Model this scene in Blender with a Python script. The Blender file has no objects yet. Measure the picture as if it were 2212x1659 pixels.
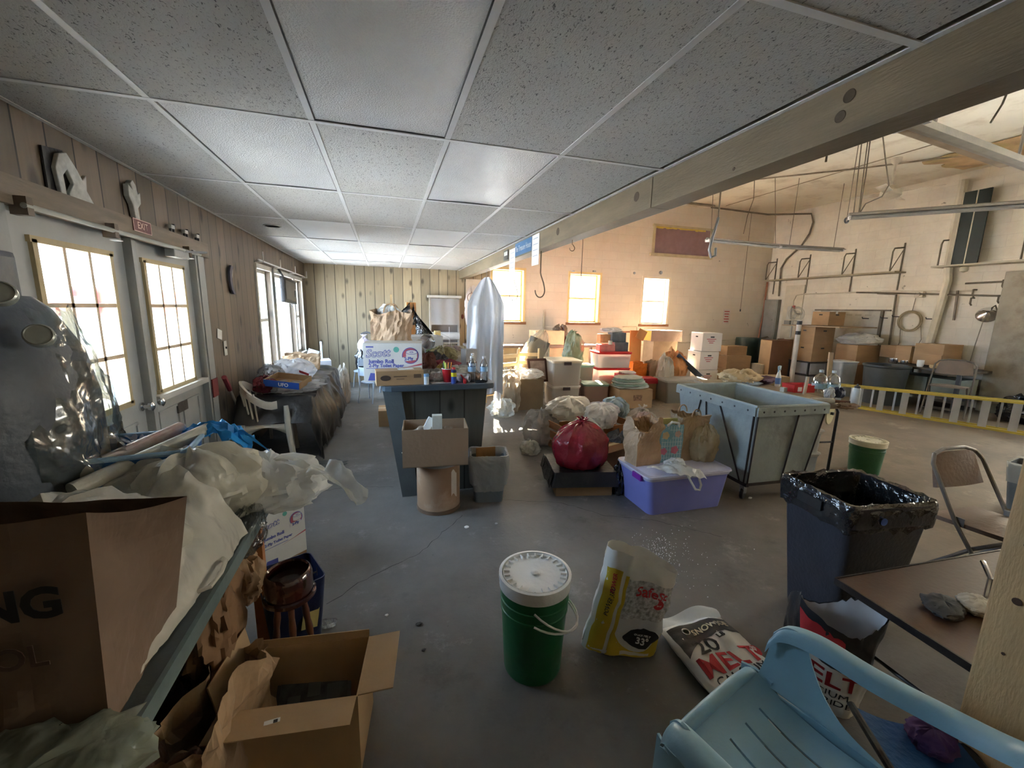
import bpy, bmesh, math, random
from mathutils import Vector, Matrix, noise
D = bpy.data; C = bpy.context.scene.collection; SC = bpy.context.scene
PI = math.pi
def R(d): return math.radians(d)
# ---------------------------------------------------------------- camera
FPX, YAW, PITCH, ROLL, CAMZ = 893.0, 0.2981, -0.1784, 0.0211, 1.60
fw = Vector((math.sin(YAW)*math.cos(PITCH), math.cos(YAW)*math.cos(PITCH), math.sin(PITCH)))
r0 = Vector((math.cos(YAW), -math.sin(YAW), 0)); u0 = r0.cross(fw)
rt = r0*math.cos(ROLL)+u0*math.sin(ROLL); up = -r0*math.sin(ROLL)+u0*math.cos(ROLL)
cam = D.cameras.new('camera'); camo = D.objects.new('camera', cam); C.objects.link(camo)
cam.sensor_fit = 'HORIZONTAL'; cam.sensor_width = 36.0; cam.lens = FPX/2212*36
m3 = Matrix((rt, up, -fw)).transposed(); mm = m3.to_4x4(); mm.translation = Vector((0, 0, CAMZ)); camo.matrix_world = mm
cam.clip_start = 0.02; SC.camera = camo
def at(px, py, x=None, y=None, z=None):
    'world point where the view line through a photo pixel meets a real plane'
    d = rt*((px-1106)/FPX)-up*((py-829.5)/FPX)+fw
    t = (z-CAMZ)/d.z if z is not None else (y/d.y if y is not None else x/d.x)
    return Vector((0, 0, CAMZ))+d*t
# ---------------------------------------------------------------- daylight
SC.view_settings.view_transform = 'Standard'; SC.view_settings.look = 'None'; SC.view_settings.gamma = 1
SC.view_settings.use_curve_mapping = False
SC.view_settings.exposure = EXPO = 2.2
wd = D.worlds.new('winter_sky'); SC.world = wd; wd.use_nodes = True
nt = wd.node_tree; nt.nodes.clear()
tc = nt.nodes.new('ShaderNodeTexCoord'); sx = nt.nodes.new('ShaderNodeSeparateXYZ'); nt.links.new(tc.outputs['Generated'], sx.inputs[0])
mr = nt.nodes.new('ShaderNodeMapRange'); mr.inputs['From Min'].default_value = -0.35; mr.inputs['From Max'].default_value = 0.95
dt = nt.nodes.new('ShaderNodeVectorMath'); dt.operation = 'DOT_PRODUCT'; dt.inputs[1].default_value = (.75, .66, 0); nt.links.new(tc.outputs['Generated'], dt.inputs[0]); nt.links.new(dt.outputs['Value'], mr.inputs['Value'])
cr = nt.nodes.new('ShaderNodeValToRGB'); nt.links.new(mr.outputs[0], cr.inputs[0])
cr.color_ramp.elements[0].color = (0.58, 0.76, 1.0, 1); cr.color_ramp.elements[1].color = (1.0, 0.85, 0.63, 1)
cr.color_ramp.elements[0].position = 0.25
bg = nt.nodes.new('ShaderNodeBackground'); bg.inputs['Strength'].default_value = 8.0; nt.links.new(cr.outputs[0], bg.inputs[0])
ms = nt.nodes.new('ShaderNodeMapRange'); ms.inputs['From Min'].default_value = -0.75; ms.inputs['From Max'].default_value = 0.2; ms.inputs['To Min'].default_value = 14.0; ms.inputs['To Max'].default_value = 8.0
nt.links.new(dt.outputs['Value'], ms.inputs['Value']); nt.links.new(ms.outputs[0], bg.inputs['Strength'])
wo = nt.nodes.new('ShaderNodeOutputWorld'); nt.links.new(bg.outputs[0], wo.inputs[0])
sun = D.lights.new('sun', 'SUN'); sun.energy = 80; sun.angle = R(0.6); sun.color = (1.0, 0.84, 0.62)
suno = D.objects.new('sun', sun); C.objects.link(suno)
suno.rotation_euler = Vector((-0.24, -1.0, -0.56)).to_track_quat('-Z', 'Y').to_euler()
def portal(name, loc, rot, sx_, sy_):
    l = D.lights.new(name, 'AREA'); l.shape = 'RECTANGLE'; l.size = sx_; l.size_y = sy_; l.cycles.is_portal = True
    o = D.objects.new(name, l); C.objects.link(o); o.location = loc; o.rotation_euler = rot
WL, WB, WR, WF, ZC, ZG = -1.5, 9.3, 10.3, -2.2, 2.418, 4.25
for y_ in (2.79, 3.66): portal('door_daylight', (WL-.14, y_, 1.42), (0, R(-90), 0), .95, .60)
for y_, w_ in ((6.25, .7), (7.42, 1.15), (8.47, .7)): portal('window_daylight', (WL-.14, y_, 1.4), (0, R(-90), 0), 1.4, w_)
for x_ in (2.74, 4.65, 6.66): portal('window_daylight', (x_, WB+.24, 1.9), (R(-90), 0, 0), .85, 1.2)
portal('garage_fill_daylight', (WR+.3, 1.6, 2.2), (0, R(90), 0), .8, 4.2)  # portal for the unseen door windows added to brighten the garage
SC.cycles.use_denoising = True
SC.cycles.max_bounces = 9; SC.cycles.diffuse_bounces = 5; SC.cycles.glossy_bounces = 4; SC.cycles.transmission_bounces = 5; SC.cycles.transparent_max_bounces = 14
SC.cycles.sample_clamp_indirect = 6; SC.cycles.caustics_reflective = False; SC.cycles.caustics_refractive = False
# ---------------------------------------------------------------- materials
_mc = {}
def nn(nt, t, **k):
    n = nt.nodes.new(t)
    for a, v in k.items(): setattr(n, a, v)
    return n
def S(n, **k):
    for a, v in k.items(): n.inputs[a.replace('_', ' ')].default_value = v
    return n
def M(col, rough=.6, metal=0., var=.12, vs=6., bump=.12, bs=45., spec=.4, stretch=(1, 1, 1), alpha=1., dirt=None, coat=0., sub=0.):
    key = (tuple(col), rough, metal, var, vs, bump, bs, spec, tuple(stretch), alpha, dirt, coat, sub)
    if key in _mc: return _mc[key]
    m = D.materials.new('mat%d' % len(_mc)); m.use_nodes = True; nt = m.node_tree; L = nt.links.new
    p = nt.nodes['Principled BSDF']; p.inputs['Roughness'].default_value = rough; p.inputs['Metallic'].default_value = metal
    p.inputs['Specular IOR Level'].default_value = spec; p.inputs['Coat Weight'].default_value = coat
    tc = nn(nt, 'ShaderNodeTexCoord'); mp = nn(nt, 'ShaderNodeMapping'); mp.inputs['Scale'].default_value = stretch
    L(tc.outputs['Object'], mp.inputs[0])
    n1 = S(nn(nt, 'ShaderNodeTexNoise'), Scale=vs, Detail=5.); L(mp.outputs[0], n1.inputs['Vector'])
    c = Vector(col[:3])
    rp = nn(nt, 'ShaderNodeValToRGB'); rp.color_ramp.elements[0].position = .3; rp.color_ramp.elements[1].position = .7
    rp.color_ramp.elements[0].color = (*[max(0, v*(1-var)) for v in c], 1); rp.color_ramp.elements[1].color = (*[min(1, v*(1+var)) for v in c], 1)
    L(n1.outputs[0], rp.inputs[0]); out = rp.outputs[0]
    if dirt:
        n3 = S(nn(nt, 'ShaderNodeTexNoise'), Scale=2.3, Detail=8., Roughness=.65); L(mp.outputs[0], n3.inputs['Vector'])
        r3 = nn(nt, 'ShaderNodeValToRGB'); r3.color_ramp.elements[0].position = .5; r3.color_ramp.elements[1].position = .78
        L(n3.outputs[0], r3.inputs[0])
        mx = nn(nt, 'ShaderNodeMix', data_type='RGBA'); mx.inputs['B'].default_value = (*dirt, 1)
        L(r3.outputs[0], mx.inputs['Factor']); L(out, mx.inputs['A']); out = mx.outputs['Result']
    L(out, p.inputs['Base Color'])
    if bump:
        n2 = S(nn(nt, 'ShaderNodeTexNoise'), Scale=bs, Detail=3.); L(mp.outputs[0], n2.inputs['Vector'])
        b = S(nn(nt, 'ShaderNodeBump'), Strength=bump, Distance=.02); L(n2.outputs[0], b.inputs['Height']); L(b.outputs[0], p.inputs['Normal'])
    if alpha < 1: p.inputs['Alpha'].default_value = alpha
    if sub: p.inputs['Subsurface Weight'].default_value = sub; p.inputs['Subsurface Radius'].default_value = (.02, .02, .02)
    _mc[key] = m; return m
def film(col, alpha=.55, rough=.22, bs=14., bump=.6, trans=.35):
    'thin plastic film: part translucent, part see-through, wrinkled'
    key = ('film', tuple(col), alpha, rough, bs, bump, trans)
    if key in _mc: return _mc[key]
    m = D.materials.new('film%d' % len(_mc)); m.use_nodes = True; nt = m.node_tree; L = nt.links.new
    p = nt.nodes['Principled BSDF']; S(p, Roughness=rough, Base_Color=(*col, 1)); p.inputs['Specular IOR Level'].default_value = .65
    tc = nn(nt, 'ShaderNodeTexCoord'); n2 = S(nn(nt, 'ShaderNodeTexNoise'), Scale=bs, Detail=4., Distortion=1.2); L(tc.outputs['Object'], n2.inputs['Vector'])
    v = S(nn(nt, 'ShaderNodeTexNoise'), Scale=bs*.35, Detail=2., Distortion=2.5); L(tc.outputs['Object'], v.inputs['Vector'])
    ad = nn(nt, 'ShaderNodeMath', operation='MULTIPLY_ADD'); ad.inputs[1].default_value = .35; L(n2.outputs[0], ad.inputs[0]); L(v.outputs[0], ad.inputs[2])
    b = S(nn(nt, 'ShaderNodeBump'), Strength=bump, Distance=.03); L(ad.outputs[0], b.inputs['Height']); L(b.outputs[0], p.inputs['Normal'])
    tl = nn(nt, 'ShaderNodeBsdfTranslucent'); tl.inputs[0].default_value = (*col, 1)
    mx = nn(nt, 'ShaderNodeMixShader'); mx.inputs[0].default_value = trans; L(p.outputs[0], mx.inputs[1]); L(tl.outputs[0], mx.inputs[2])
    tr = nn(nt, 'ShaderNodeBsdfTransparent'); m2 = nn(nt, 'ShaderNodeMixShader'); m2.inputs[0].default_value = alpha
    L(tr.outputs[0], m2.inputs[1]); L(mx.outputs[0], m2.inputs[2]); L(m2.outputs[0], nt.nodes['Material Output'].inputs[0])
    _mc[key] = m; return m
def clear(tint=(.95, .97, .97), gloss=.12, rough=.05, bump=0., bs=12.):
    'window glass, clear rigid plastic and cellophane'
    key = ('clear', tint, gloss, rough, bump, bs)
    if key in _mc: return _mc[key]
    m = D.materials.new('clear%d' % len(_mc)); m.use_nodes = True; nt = m.node_tree; L = nt.links.new; nt.nodes.remove(nt.nodes['Principled BSDF'])
    tr = nn(nt, 'ShaderNodeBsdfTransparent'); tr.inputs[0].default_value = (*tint, 1)
    gl = nn(nt, 'ShaderNodeBsdfGlossy'); S(gl, Roughness=rough)
    lw = nn(nt, 'ShaderNodeLayerWeight'); lw.inputs[0].default_value = .3
    ma = nn(nt, 'ShaderNodeMath', operation='MULTIPLY_ADD'); ma.inputs[1].default_value = .6; ma.inputs[2].default_value = gloss; L(lw.outputs['Fresnel'], ma.inputs[0]); ma.use_clamp = True
    mx = nn(nt, 'ShaderNodeMixShader'); L(ma.outputs[0], mx.inputs[0]); L(tr.outputs[0], mx.inputs[1]); L(gl.outputs[0], mx.inputs[2])
    if bump:
        tc = nn(nt, 'ShaderNodeTexCoord'); n2 = S(nn(nt, 'ShaderNodeTexNoise'), Scale=bs, Detail=3., Distortion=1.5); L(tc.outputs['Object'], n2.inputs['Vector'])
        b = S(nn(nt, 'ShaderNodeBump'), Strength=bump, Distance=.05); L(n2.outputs[0], b.inputs['Height']); L(b.outputs[0], gl.inputs['Normal']); L(b.outputs[0], lw.inputs['Normal'])
    L(mx.outputs[0], nt.nodes['Material Output'].inputs[0]); _mc[key] = m; return m
def pine(axis, base, dark, width=.19, grey=.4):
    'vertical knotty boards with grooves; axis 0 = wall runs in x, 1 = wall runs in y'
    m = D.materials.new('pine'); m.use_nodes = True; nt = m.node_tree; L = nt.links.new; p = nt.nodes['Principled BSDF']; S(p, Roughness=.55)
    tc = nn(nt, 'ShaderNodeTexCoord'); s = nn(nt, 'ShaderNodeSeparateXYZ'); L(tc.outputs['Object'], s.inputs[0]); u = s.outputs[axis]
    dv = nn(nt, 'ShaderNodeMath', operation='DIVIDE'); dv.inputs[1].default_value = width; L(u, dv.inputs[0])
    fl = nn(nt, 'ShaderNodeMath', operation='FLOOR'); L(dv.outputs[0], fl.inputs[0]); fr = nn(nt, 'ShaderNodeMath', operation='FRACT'); L(dv.outputs[0], fr.inputs[0])
    wn = nn(nt, 'ShaderNodeTexWhiteNoise', noise_dimensions='1D'); L(fl.outputs[0], wn.inputs['W'])
    cb = nn(nt, 'ShaderNodeCombineXYZ'); L(u, cb.inputs[0]); L(s.outputs[2], cb.inputs[2]); L(wn.outputs[0], cb.inputs[1])
    mp = nn(nt, 'ShaderNodeMapping'); mp.inputs['Scale'].default_value = (14, 9, 1.1); L(cb.outputs[0], mp.inputs[0])
    gn = S(nn(nt, 'ShaderNodeTexNoise'), Scale=1.6, Detail=6., Distortion=1.1); L(mp.outputs[0], gn.inputs['Vector'])
    mk = nn(nt, 'ShaderNodeMapping'); mk.inputs['Scale'].default_value = (5.2, 5, 2.6); L(cb.outputs[0], mk.inputs[0])
    vo = S(nn(nt, 'ShaderNodeTexVoronoi'), Scale=1.0, Randomness=1.); L(mk.outputs[0], vo.inputs['Vector'])
    kr = nn(nt, 'ShaderNodeValToRGB'); kr.color_ramp.elements[0].position = .09; kr.color_ramp.elements[1].position = .22
    kr.color_ramp.elements[0].color = (1, 1, 1, 1); kr.color_ramp.elements[1].color = (0, 0, 0, 1); L(vo.outputs['Distance'], kr.inputs[0])
    c1 = nn(nt, 'ShaderNodeMix', data_type='RGBA'); c1.inputs['A'].default_value = (*dark, 1); c1.inputs['B'].default_value = (*base, 1); L(gn.outputs[0], c1.inputs['Factor'])
    hs = nn(nt, 'ShaderNodeHueSaturation'); ml = nn(nt, 'ShaderNodeMath', operation='MULTIPLY_ADD'); ml.inputs[1].default_value = .45; ml.inputs[2].default_value = .78
    L(wn.outputs[0], ml.inputs[0]); L(ml.outputs[0], hs.inputs['Value']); L(c1.outputs['Result'], hs.inputs['Color'])
    c2 = nn(nt, 'ShaderNodeMix', data_type='RGBA'); c2.inputs['B'].default_value = (*[v*.28 for v in dark], 1); L(hs.outputs[0], c2.inputs['A'])
    kk = nn(nt, 'ShaderNodeMath', operation='MULTIPLY'); kk.inputs[1].default_value = .9; L(kr.outputs[0], kk.inputs[0]); L(kk.outputs[0], c2.inputs['Factor'])
    gr = nn(nt, 'ShaderNodeMath', operation='LESS_THAN'); gr.inputs[1].default_value = .055; L(fr.outputs[0], gr.inputs[0])
    c3 = nn(nt, 'ShaderNodeMix', data_type='RGBA'); c3.inputs['B'].default_value = (.02, .016, .012, 1); L(c2.outputs['Result'], c3.inputs['A']); L(gr.outputs[0], c3.inputs['Factor'])
    L(c3.outputs['Result'], p.inputs['Base Color'])
    bm_ = S(nn(nt, 'ShaderNodeBump'), Strength=.4, Distance=-.02); L(gr.outputs[0], bm_.inputs['Height']); L(bm_.outputs[0], p.inputs['Normal']); return m
def block(axis, col, stain):
    m = D.materials.new('painted_block'); m.use_nodes = True; nt = m.node_tree; L = nt.links.new; p = nt.nodes['Principled BSDF']; S(p, Roughness=.75)
    tc = nn(nt, 'ShaderNodeTexCoord'); s = nn(nt, 'ShaderNodeSeparateXYZ'); L(tc.outputs['Object'], s.inputs[0])
    cb = nn(nt, 'ShaderNodeCombineXYZ'); L(s.outputs[axis], cb.inputs[0]); L(s.outputs[2], cb.inputs[1])
    br = nn(nt, 'ShaderNodeTexBrick'); S(br, Scale=1.0, Mortar_Size=.007, Mortar_Smooth=.6); br.inputs['Brick Width'].default_value = .406; br.inputs['Row Height'].default_value = .203
    br.inputs['Color1'].default_value = (*col, 1); br.inputs['Color2'].default_value = (*[v*.94 for v in col], 1); br.inputs['Mortar'].default_value = (*[v*.90 for v in col], 1)
    L(cb.outputs[0], br.inputs['Vector'])
    n1 = S(nn(nt, 'ShaderNodeTexNoise'), Scale=1.3, Detail=9., Roughness=.7); L(tc.outputs['Object'], n1.inputs['Vector'])
    rp = nn(nt, 'ShaderNodeValToRGB'); rp.color_ramp.elements[0].position = .42; rp.color_ramp.elements[1].position = .72; L(n1.outputs[0], rp.inputs[0])
    mx = nn(nt, 'ShaderNodeMix', data_type='RGBA'); mx.inputs['B'].default_value = (*stain, 1); L(br.outputs['Color'], mx.inputs['A'])
    ml = nn(nt, 'ShaderNodeMath', operation='MULTIPLY'); ml.inputs[1].default_value = .55; L(rp.outputs[0], ml.inputs[0]); L(ml.outputs[0], mx.inputs['Factor'])
    n4 = S(nn(nt, 'ShaderNodeTexNoise'), Scale=5., Detail=6.); L(tc.outputs['Object'], n4.inputs['Vector'])
    r4 = nn(nt, 'ShaderNodeValToRGB'); r4.color_ramp.elements[0].position = .72; r4.color_ramp.elements[1].position = .76; L(n4.outputs[0], r4.inputs[0])
    m2 = nn(nt, 'ShaderNodeMix', data_type='RGBA'); m2.inputs['B'].default_value = (*[v*.45 for v in stain], 1); L(mx.outputs['Result'], m2.inputs['A']); L(r4.outputs[0], m2.inputs['Factor'])
    L(m2.outputs['Result'], p.inputs['Base Color'])
    n2 = S(nn(nt, 'ShaderNodeTexNoise'), Scale=60., Detail=3.); L(tc.outputs['Object'], n2.inputs['Vector'])
    ad = nn(nt, 'ShaderNodeMath', operation='MULTIPLY_ADD'); ad.inputs[1].default_value = -1.2; L(br.outputs['Fac'], ad.inputs[0]); L(n2.outputs[0], ad.inputs[2])
    b = S(nn(nt, 'ShaderNodeBump'), Strength=.25, Distance=.012); L(ad.outputs[0], b.inputs['Height']); L(b.outputs[0], p.inputs['Normal']); return m
def concrete():
    m = D.materials.new('concrete'); m.use_nodes = True; nt = m.node_tree; L = nt.links.new; p = nt.nodes['Principled BSDF']; S(p, Roughness=.62)
    tc = nn(nt, 'ShaderNodeTexCoord')
    def nz(s, d, r=.6): n = S(nn(nt, 'ShaderNodeTexNoise'), Scale=s, Detail=d, Roughness=r); L(tc.outputs['Object'], n.inputs['Vector']); return n.outputs[0]
    def ramp(i, a, b, c0, c1):
        r = nn(nt, 'ShaderNodeValToRGB'); r.color_ramp.elements[0].position = a; r.color_ramp.elements[1].position = b; r.color_ramp.elements[0].color = (*c0, 1); r.color_ramp.elements[1].color = (*c1, 1); L(i, r.inputs[0]); return r.outputs[0]
    base = ramp(nz(1.1, 9, .68), .3, .72, (.10, .095, .088), (.19, .182, .17))
    dk = ramp(nz(.9, 8, .78), .55, .66, (0, 0, 0), (1, 1, 1)); lt = ramp(nz(1.6, 10, .82), .56, .68, (0, 0, 0), (1, 1, 1)); sp = ramp(nz(26, 3), .70, .74, (0, 0, 0), (1, 1, 1))
    cur = base
    for fac, c, k in ((dk, (.075, .072, .068), .7), (lt, (.34, .34, .33), .6), (sp, (.07, .065, .06), .6)):
        mx = nn(nt, 'ShaderNodeMix', data_type='RGBA'); mx.inputs['B'].default_value = (*c, 1); ml = nn(nt, 'ShaderNodeMath', operation='MULTIPLY'); ml.inputs[1].default_value = k
        L(fac, ml.inputs[0]); L(ml.outputs[0], mx.inputs['Factor']); L(cur, mx.inputs['A']); cur = mx.outputs['Result']
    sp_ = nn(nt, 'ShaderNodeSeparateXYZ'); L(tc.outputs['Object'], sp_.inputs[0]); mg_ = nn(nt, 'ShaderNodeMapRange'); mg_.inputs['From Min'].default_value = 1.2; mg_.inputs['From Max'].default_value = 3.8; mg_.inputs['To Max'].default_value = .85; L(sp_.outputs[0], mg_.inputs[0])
    warm_light = nn(nt, 'ShaderNodeMix', data_type='RGBA', blend_type='MULTIPLY'); warm_light.inputs['B'].default_value = (1.25, .98, .68, 1); L(mg_.outputs[0], warm_light.inputs['Factor']); L(cur, warm_light.inputs['A']); cur = warm_light.outputs['Result']  # warm light of the garage side put into the floor colour, growing with x
    L(cur, p.inputs['Base Color'])
    b = S(nn(nt, 'ShaderNodeBump'), Strength=.25, Distance=.01); L(nz(30, 5), b.inputs['Height']); L(b.outputs[0], p.inputs['Normal']); return m
def ceiltile():
    m = D.materials.new('mineral_tile'); m.use_nodes = True; nt = m.node_tree; L = nt.links.new; p = nt.nodes['Principled BSDF']; S(p, Roughness=.85)
    tc = nn(nt, 'ShaderNodeTexCoord'); mp = nn(nt, 'ShaderNodeMapping'); mp.inputs['Scale'].default_value = (1, .55, 1); L(tc.outputs['Object'], mp.inputs[0])
    n1 = S(nn(nt, 'ShaderNodeTexNoise'), Scale=105., Detail=1., Distortion=1.4); L(mp.outputs[0], n1.inputs['Vector'])
    r = nn(nt, 'ShaderNodeValToRGB'); r.color_ramp.elements[0].position = .29; r.color_ramp.elements[1].position = .38
    r.color_ramp.elements[0].color = (.17, .17, .18, 1); r.color_ramp.elements[1].color = (.60, .61, .61, 1); L(n1.outputs[0], r.inputs[0])
    n2 = S(nn(nt, 'ShaderNodeTexNoise'), Scale=.8, Detail=5.); L(tc.outputs['Object'], n2.inputs['Vector'])
    r2 = nn(nt, 'ShaderNodeValToRGB'); r2.color_ramp.elements[0].position = .3; r2.color_ramp.elements[1].position = .7; r2.color_ramp.elements[0].color = (.84, .83, .80, 1); r2.color_ramp.elements[1].color = (1, 1, 1, 1); L(n2.outputs[0], r2.inputs[0])
    mx = nn(nt, 'ShaderNodeMix', data_type='RGBA', blend_type='MULTIPLY'); mx.inputs['Factor'].default_value = 1; L(r.outputs[0], mx.inputs['A']); L(r2.outputs[0], mx.inputs['B'])
    L(mx.outputs['Result'], p.inputs['Base Color'])
    b = S(nn(nt, 'ShaderNodeBump'), Strength=.5, Distance=.006); L(n1.outputs[0], b.inputs['Height']); L(b.outputs[0], p.inputs['Normal']); return m
CARD = M((.40, .255, .135), .75, var=.10, vs=3, bump=.08, bs=70, stretch=(1, 1, 3))
CARD2 = M((.33, .20, .10), .75, var=.12, vs=3, bump=.08, bs=70, stretch=(1, 1, 3)); CARDL = M((.52, .36, .21), .75, var=.08, vs=3, bump=.08, bs=70)
CARDD = M((.19, .095, .05), .75, var=.15, vs=3, bump=.08, bs=70); KRAFT = M((.42, .28, .165), .7, var=.14, vs=5, bump=.5, bs=12)
KRAFTD = M((.27, .15, .075), .7, var=.2, vs=5, bump=.55, bs=10)
WHITE = M((.78, .78, .77), .45, var=.05); WPAPER = M((.82, .82, .80), .7, var=.04); TAPE = M((.50, .38, .22), .3, var=.05, bump=.02)
BLACK = M((.022, .022, .024), .35, var=.2); DARK = M((.045, .045, .05), .5, var=.2); CHROME = M((.72, .72, .74), .2, 1., var=.03, bump=0); STEEL = M((.38, .38, .39), .4, .85, var=.1)
GREYP = M((.30, .31, .32), .5, var=.1); RED = M((.50, .03, .03), .4, var=.1); INKR = M((.55, .04, .05), .6, bump=0, var=.05); INKK = M((.03, .03, .035), .6, bump=0, var=.05)
INKB = M((.06, .08, .35), .6, bump=0, var=.05); INKY = M((.62, .45, .04), .5, bump=.2, bs=8, var=.1); BLUEP = M((.035, .16, .50), .5, var=.08)
WOOD = M((.36, .20, .09), .55, var=.25, vs=4, stretch=(6, 6, .8)); WOODD = M((.12, .045, .025), .4, var=.3, vs=4, stretch=(6, 6, .8)); RUST = M((.20, .09, .05), .7, .2, var=.3)
BAGW = film((.86, .86, .84), .82); BAGC = film((.80, .80, .74), .45, .18); BAGK = M((.016, .016, .018), .17, var=.3, bump=1.0, bs=16, spec=.9); GLASS = clear(); CELLO = clear((.90, .91, .89), .09, .16, .7, 9)
CORK = M((.55, .40, .22), .7); YEL = M((.55, .42, .05), .45); GREEN = M((.015, .13, .045), .38, var=.12, bs=20, spec=.4)
PLC = clear((.93, .93, .90), .10, .15, .1)
# ---------------------------------------------------------------- mesh helpers
class MB:
    def __init__(s): s.bm = bmesh.new()
    def box(s, c, d, rz=0, rx=0, ry=0, bev=0):
        r = bmesh.ops.create_cube(s.bm, size=1.0); vs = r['verts']
        mt = Matrix.Translation(c) @ Matrix.Rotation(rz, 4, 'Z') @ Matrix.Rotation(ry, 4, 'Y') @ Matrix.Rotation(rx, 4, 'X') @ Matrix.Diagonal((d[0], d[1], d[2], 1))
        bmesh.ops.transform(s.bm, matrix=mt, verts=vs)
        if bev:
            es = list({e for v in vs for e in v.link_edges}); bmesh.ops.bevel(s.bm, geom=es, offset=bev, segments=2, affect='EDGES', profile=.7)
        return s
    def fr(s, c, b, t, z0, z1, r=0., open_top=False, th=0, bot=True):
        'tapered box: bottom size b, top size t'
        def ring(sz, z):
            x, y = sz[0]/2, sz[1]/2
            if r <= 0: pts = [(-x, -y), (x, -y), (x, y), (-x, y)]
            else:
                pts = []
                for (sx_, sy_, a0) in ((1, -1, -90), (1, 1, 0), (-1, 1, 90), (-1, -1, 180)):
                    for k in range(5):
                        a = R(a0+22.5*k); pts.append((sx_*(x-r)+r*math.cos(a), sy_*(y-r)+r*math.sin(a)))
            return [s.bm.verts.new((c[0]+p[0], c[1]+p[1], c[2]+z)) for p in pts]
        A = ring(b, z0); B = ring(t, z1); n = len(A)
        for i in range(n): s.bm.faces.new((A[i], A[(i+1) % n], B[(i+1) % n], B[i]))
        if bot: s.bm.faces.new(A[::-1])
        if not open_top: s.bm.faces.new(B)
        elif th:
            I1 = ring((t[0]-2*th, t[1]-2*th), z1); I0 = ring((b[0]-2*th, b[1]-2*th), z0+th)
            for i in range(n):
                j = (i+1) % n; s.bm.faces.new((B[i], B[j], I1[j], I1[i])); s.bm.faces.new((I1[i], I1[j], I0[j], I0[i]))
            if bot: s.bm.faces.new(I0)
        return s
    def lathe(s, prof, c=(0, 0, 0), n=28, sx_=1, sy_=1, cap=True, mt=None):
        rs = []; mt = mt or Matrix.Identity(4)
        for (r, z) in prof: rs.append([s.bm.verts.new(mt @ Vector((c[0]+r*sx_*math.cos(2*PI*k/n), c[1]+r*sy_*math.sin(2*PI*k/n), c[2]+z))) for k in range(n)])
        for a, b in zip(rs, rs[1:]):
            for k in range(n): s.bm.faces.new((a[k], a[(k+1) % n], b[(k+1) % n], b[k]))
        if cap: s.bm.faces.new(rs[0][::-1]); s.bm.faces.new(rs[-1])
        return s
    def tube(s, pts, r, n=8, closed=False):
        P = [Vector(p) for p in pts]; rings = []; N = len(P); prev = None
        for i, p in enumerate(P):
            a = P[(i-1) % N] if closed or i > 0 else p; b = P[(i+1) % N] if closed or i < N-1 else p
            t = (b-a).normalized()
            if prev is None: nrm = t.orthogonal().normalized()
            else:
                nrm = prev-t*prev.dot(t); nrm = nrm.normalized() if nrm.length > 1e-6 else t.orthogonal().normalized()
            prev = nrm; bn = t.cross(nrm); rr = r[i] if isinstance(r, (list, tuple)) else r
            rings.append([s.bm.verts.new(p+(nrm*math.cos(2*PI*k/n)+bn*math.sin(2*PI*k/n))*rr) for k in range(n)])
        M_ = N if closed else N-1
        for i in range(M_):
            A, B = rings[i], rings[(i+1) % N]
            for k in range(n): s.bm.faces.new((A[k], A[(k+1) % n], B[(k+1) % n], B[k]))
        if not closed: s.bm.faces.new(rings[0][::-1]); s.bm.faces.new(rings[-1])
        return s
    def prism(s, outline, h, mt=None):
        'outline in xy extruded along z by h'
        mt = mt or Matrix.Identity(4)
        a = [s.bm.verts.new(mt @ Vector((x, y, 0))) for x, y in outline]; b = [s.bm.verts.new(mt @ Vector((x, y, h))) for x, y in outline]
        n = len(a); s.bm.faces.new(a[::-1]); s.bm.faces.new(b)
        for i in range(n): s.bm.faces.new((a[i], a[(i+1) % n], b[(i+1) % n], b[i]))
        return s
    def grid(s, fn, nu, nv, th=0):
        'surface fn(u,v)->xyz, u,v in 0..1'
        V = [[s.bm.verts.new(fn(i/nu, j/nv)) for j in range(nv+1)] for i in range(nu+1)]
        fs = [s.bm.faces.new((V[i][j], V[i+1][j], V[i+1][j+1], V[i][j+1])) for i in range(nu) for j in range(nv)]
        if th: bmesh.ops.recalc_face_normals(s.bm, faces=fs); bmesh.ops.solidify(s.bm, geom=fs, thickness=th)
        return s
    def poly(s, pts): s.bm.faces.new([s.bm.verts.new(p) for p in pts]); return s
    def build(s, name, mat, parent=None, loc=None, rot=None, smooth=False, bev=0):
        me = D.meshes.new(name); bmesh.ops.recalc_face_normals(s.bm, faces=s.bm.faces); s.bm.to_mesh(me); s.bm.free(); me.materials.append(mat)
        if smooth:
            for p in me.polygons: p.use_smooth = True
            try: me.set_sharp_from_angle(angle=R(38))
            except Exception: pass
        o = D.objects.new(name, me); C.objects.link(o)
        if parent: o.parent = parent
        if loc: o.location = loc
        if rot: o.rotation_euler = rot
        if bev: b = o.modifiers.new('b', 'BEVEL'); b.width = bev; b.segments = 2; b.limit_method = 'ANGLE'
        return o
def tag(o, label=None, cat=None, group=None, kind=None):
    if label: o['label'] = label
    if cat: o['category'] = cat
    if group: o['group'] = group
    if kind: o['kind'] = kind
    return o
def T(name, label, cat, loc=(0, 0, 0), rz=0, group=None, rot=None, sc=None):
    o = D.objects.new(name, None); C.objects.link(o); o.location = loc; o.rotation_euler = rot or (0, 0, rz); o.empty_display_size = .05
    if sc: o.scale = sc
    return tag(o, label, cat, group)
def ST(o): o['kind'] = 'structure'; return o
def bx(name, c, d, m, parent=None, rz=0, rx=0, ry=0, bev=0): return MB().box(c, d, rz, rx, ry, bev).build(name, m, parent)
def tb(name, pts, r, m, parent=None, n=8, closed=False): return MB().tube(pts, r, n, closed).build(name, m, parent, smooth=True)
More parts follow.
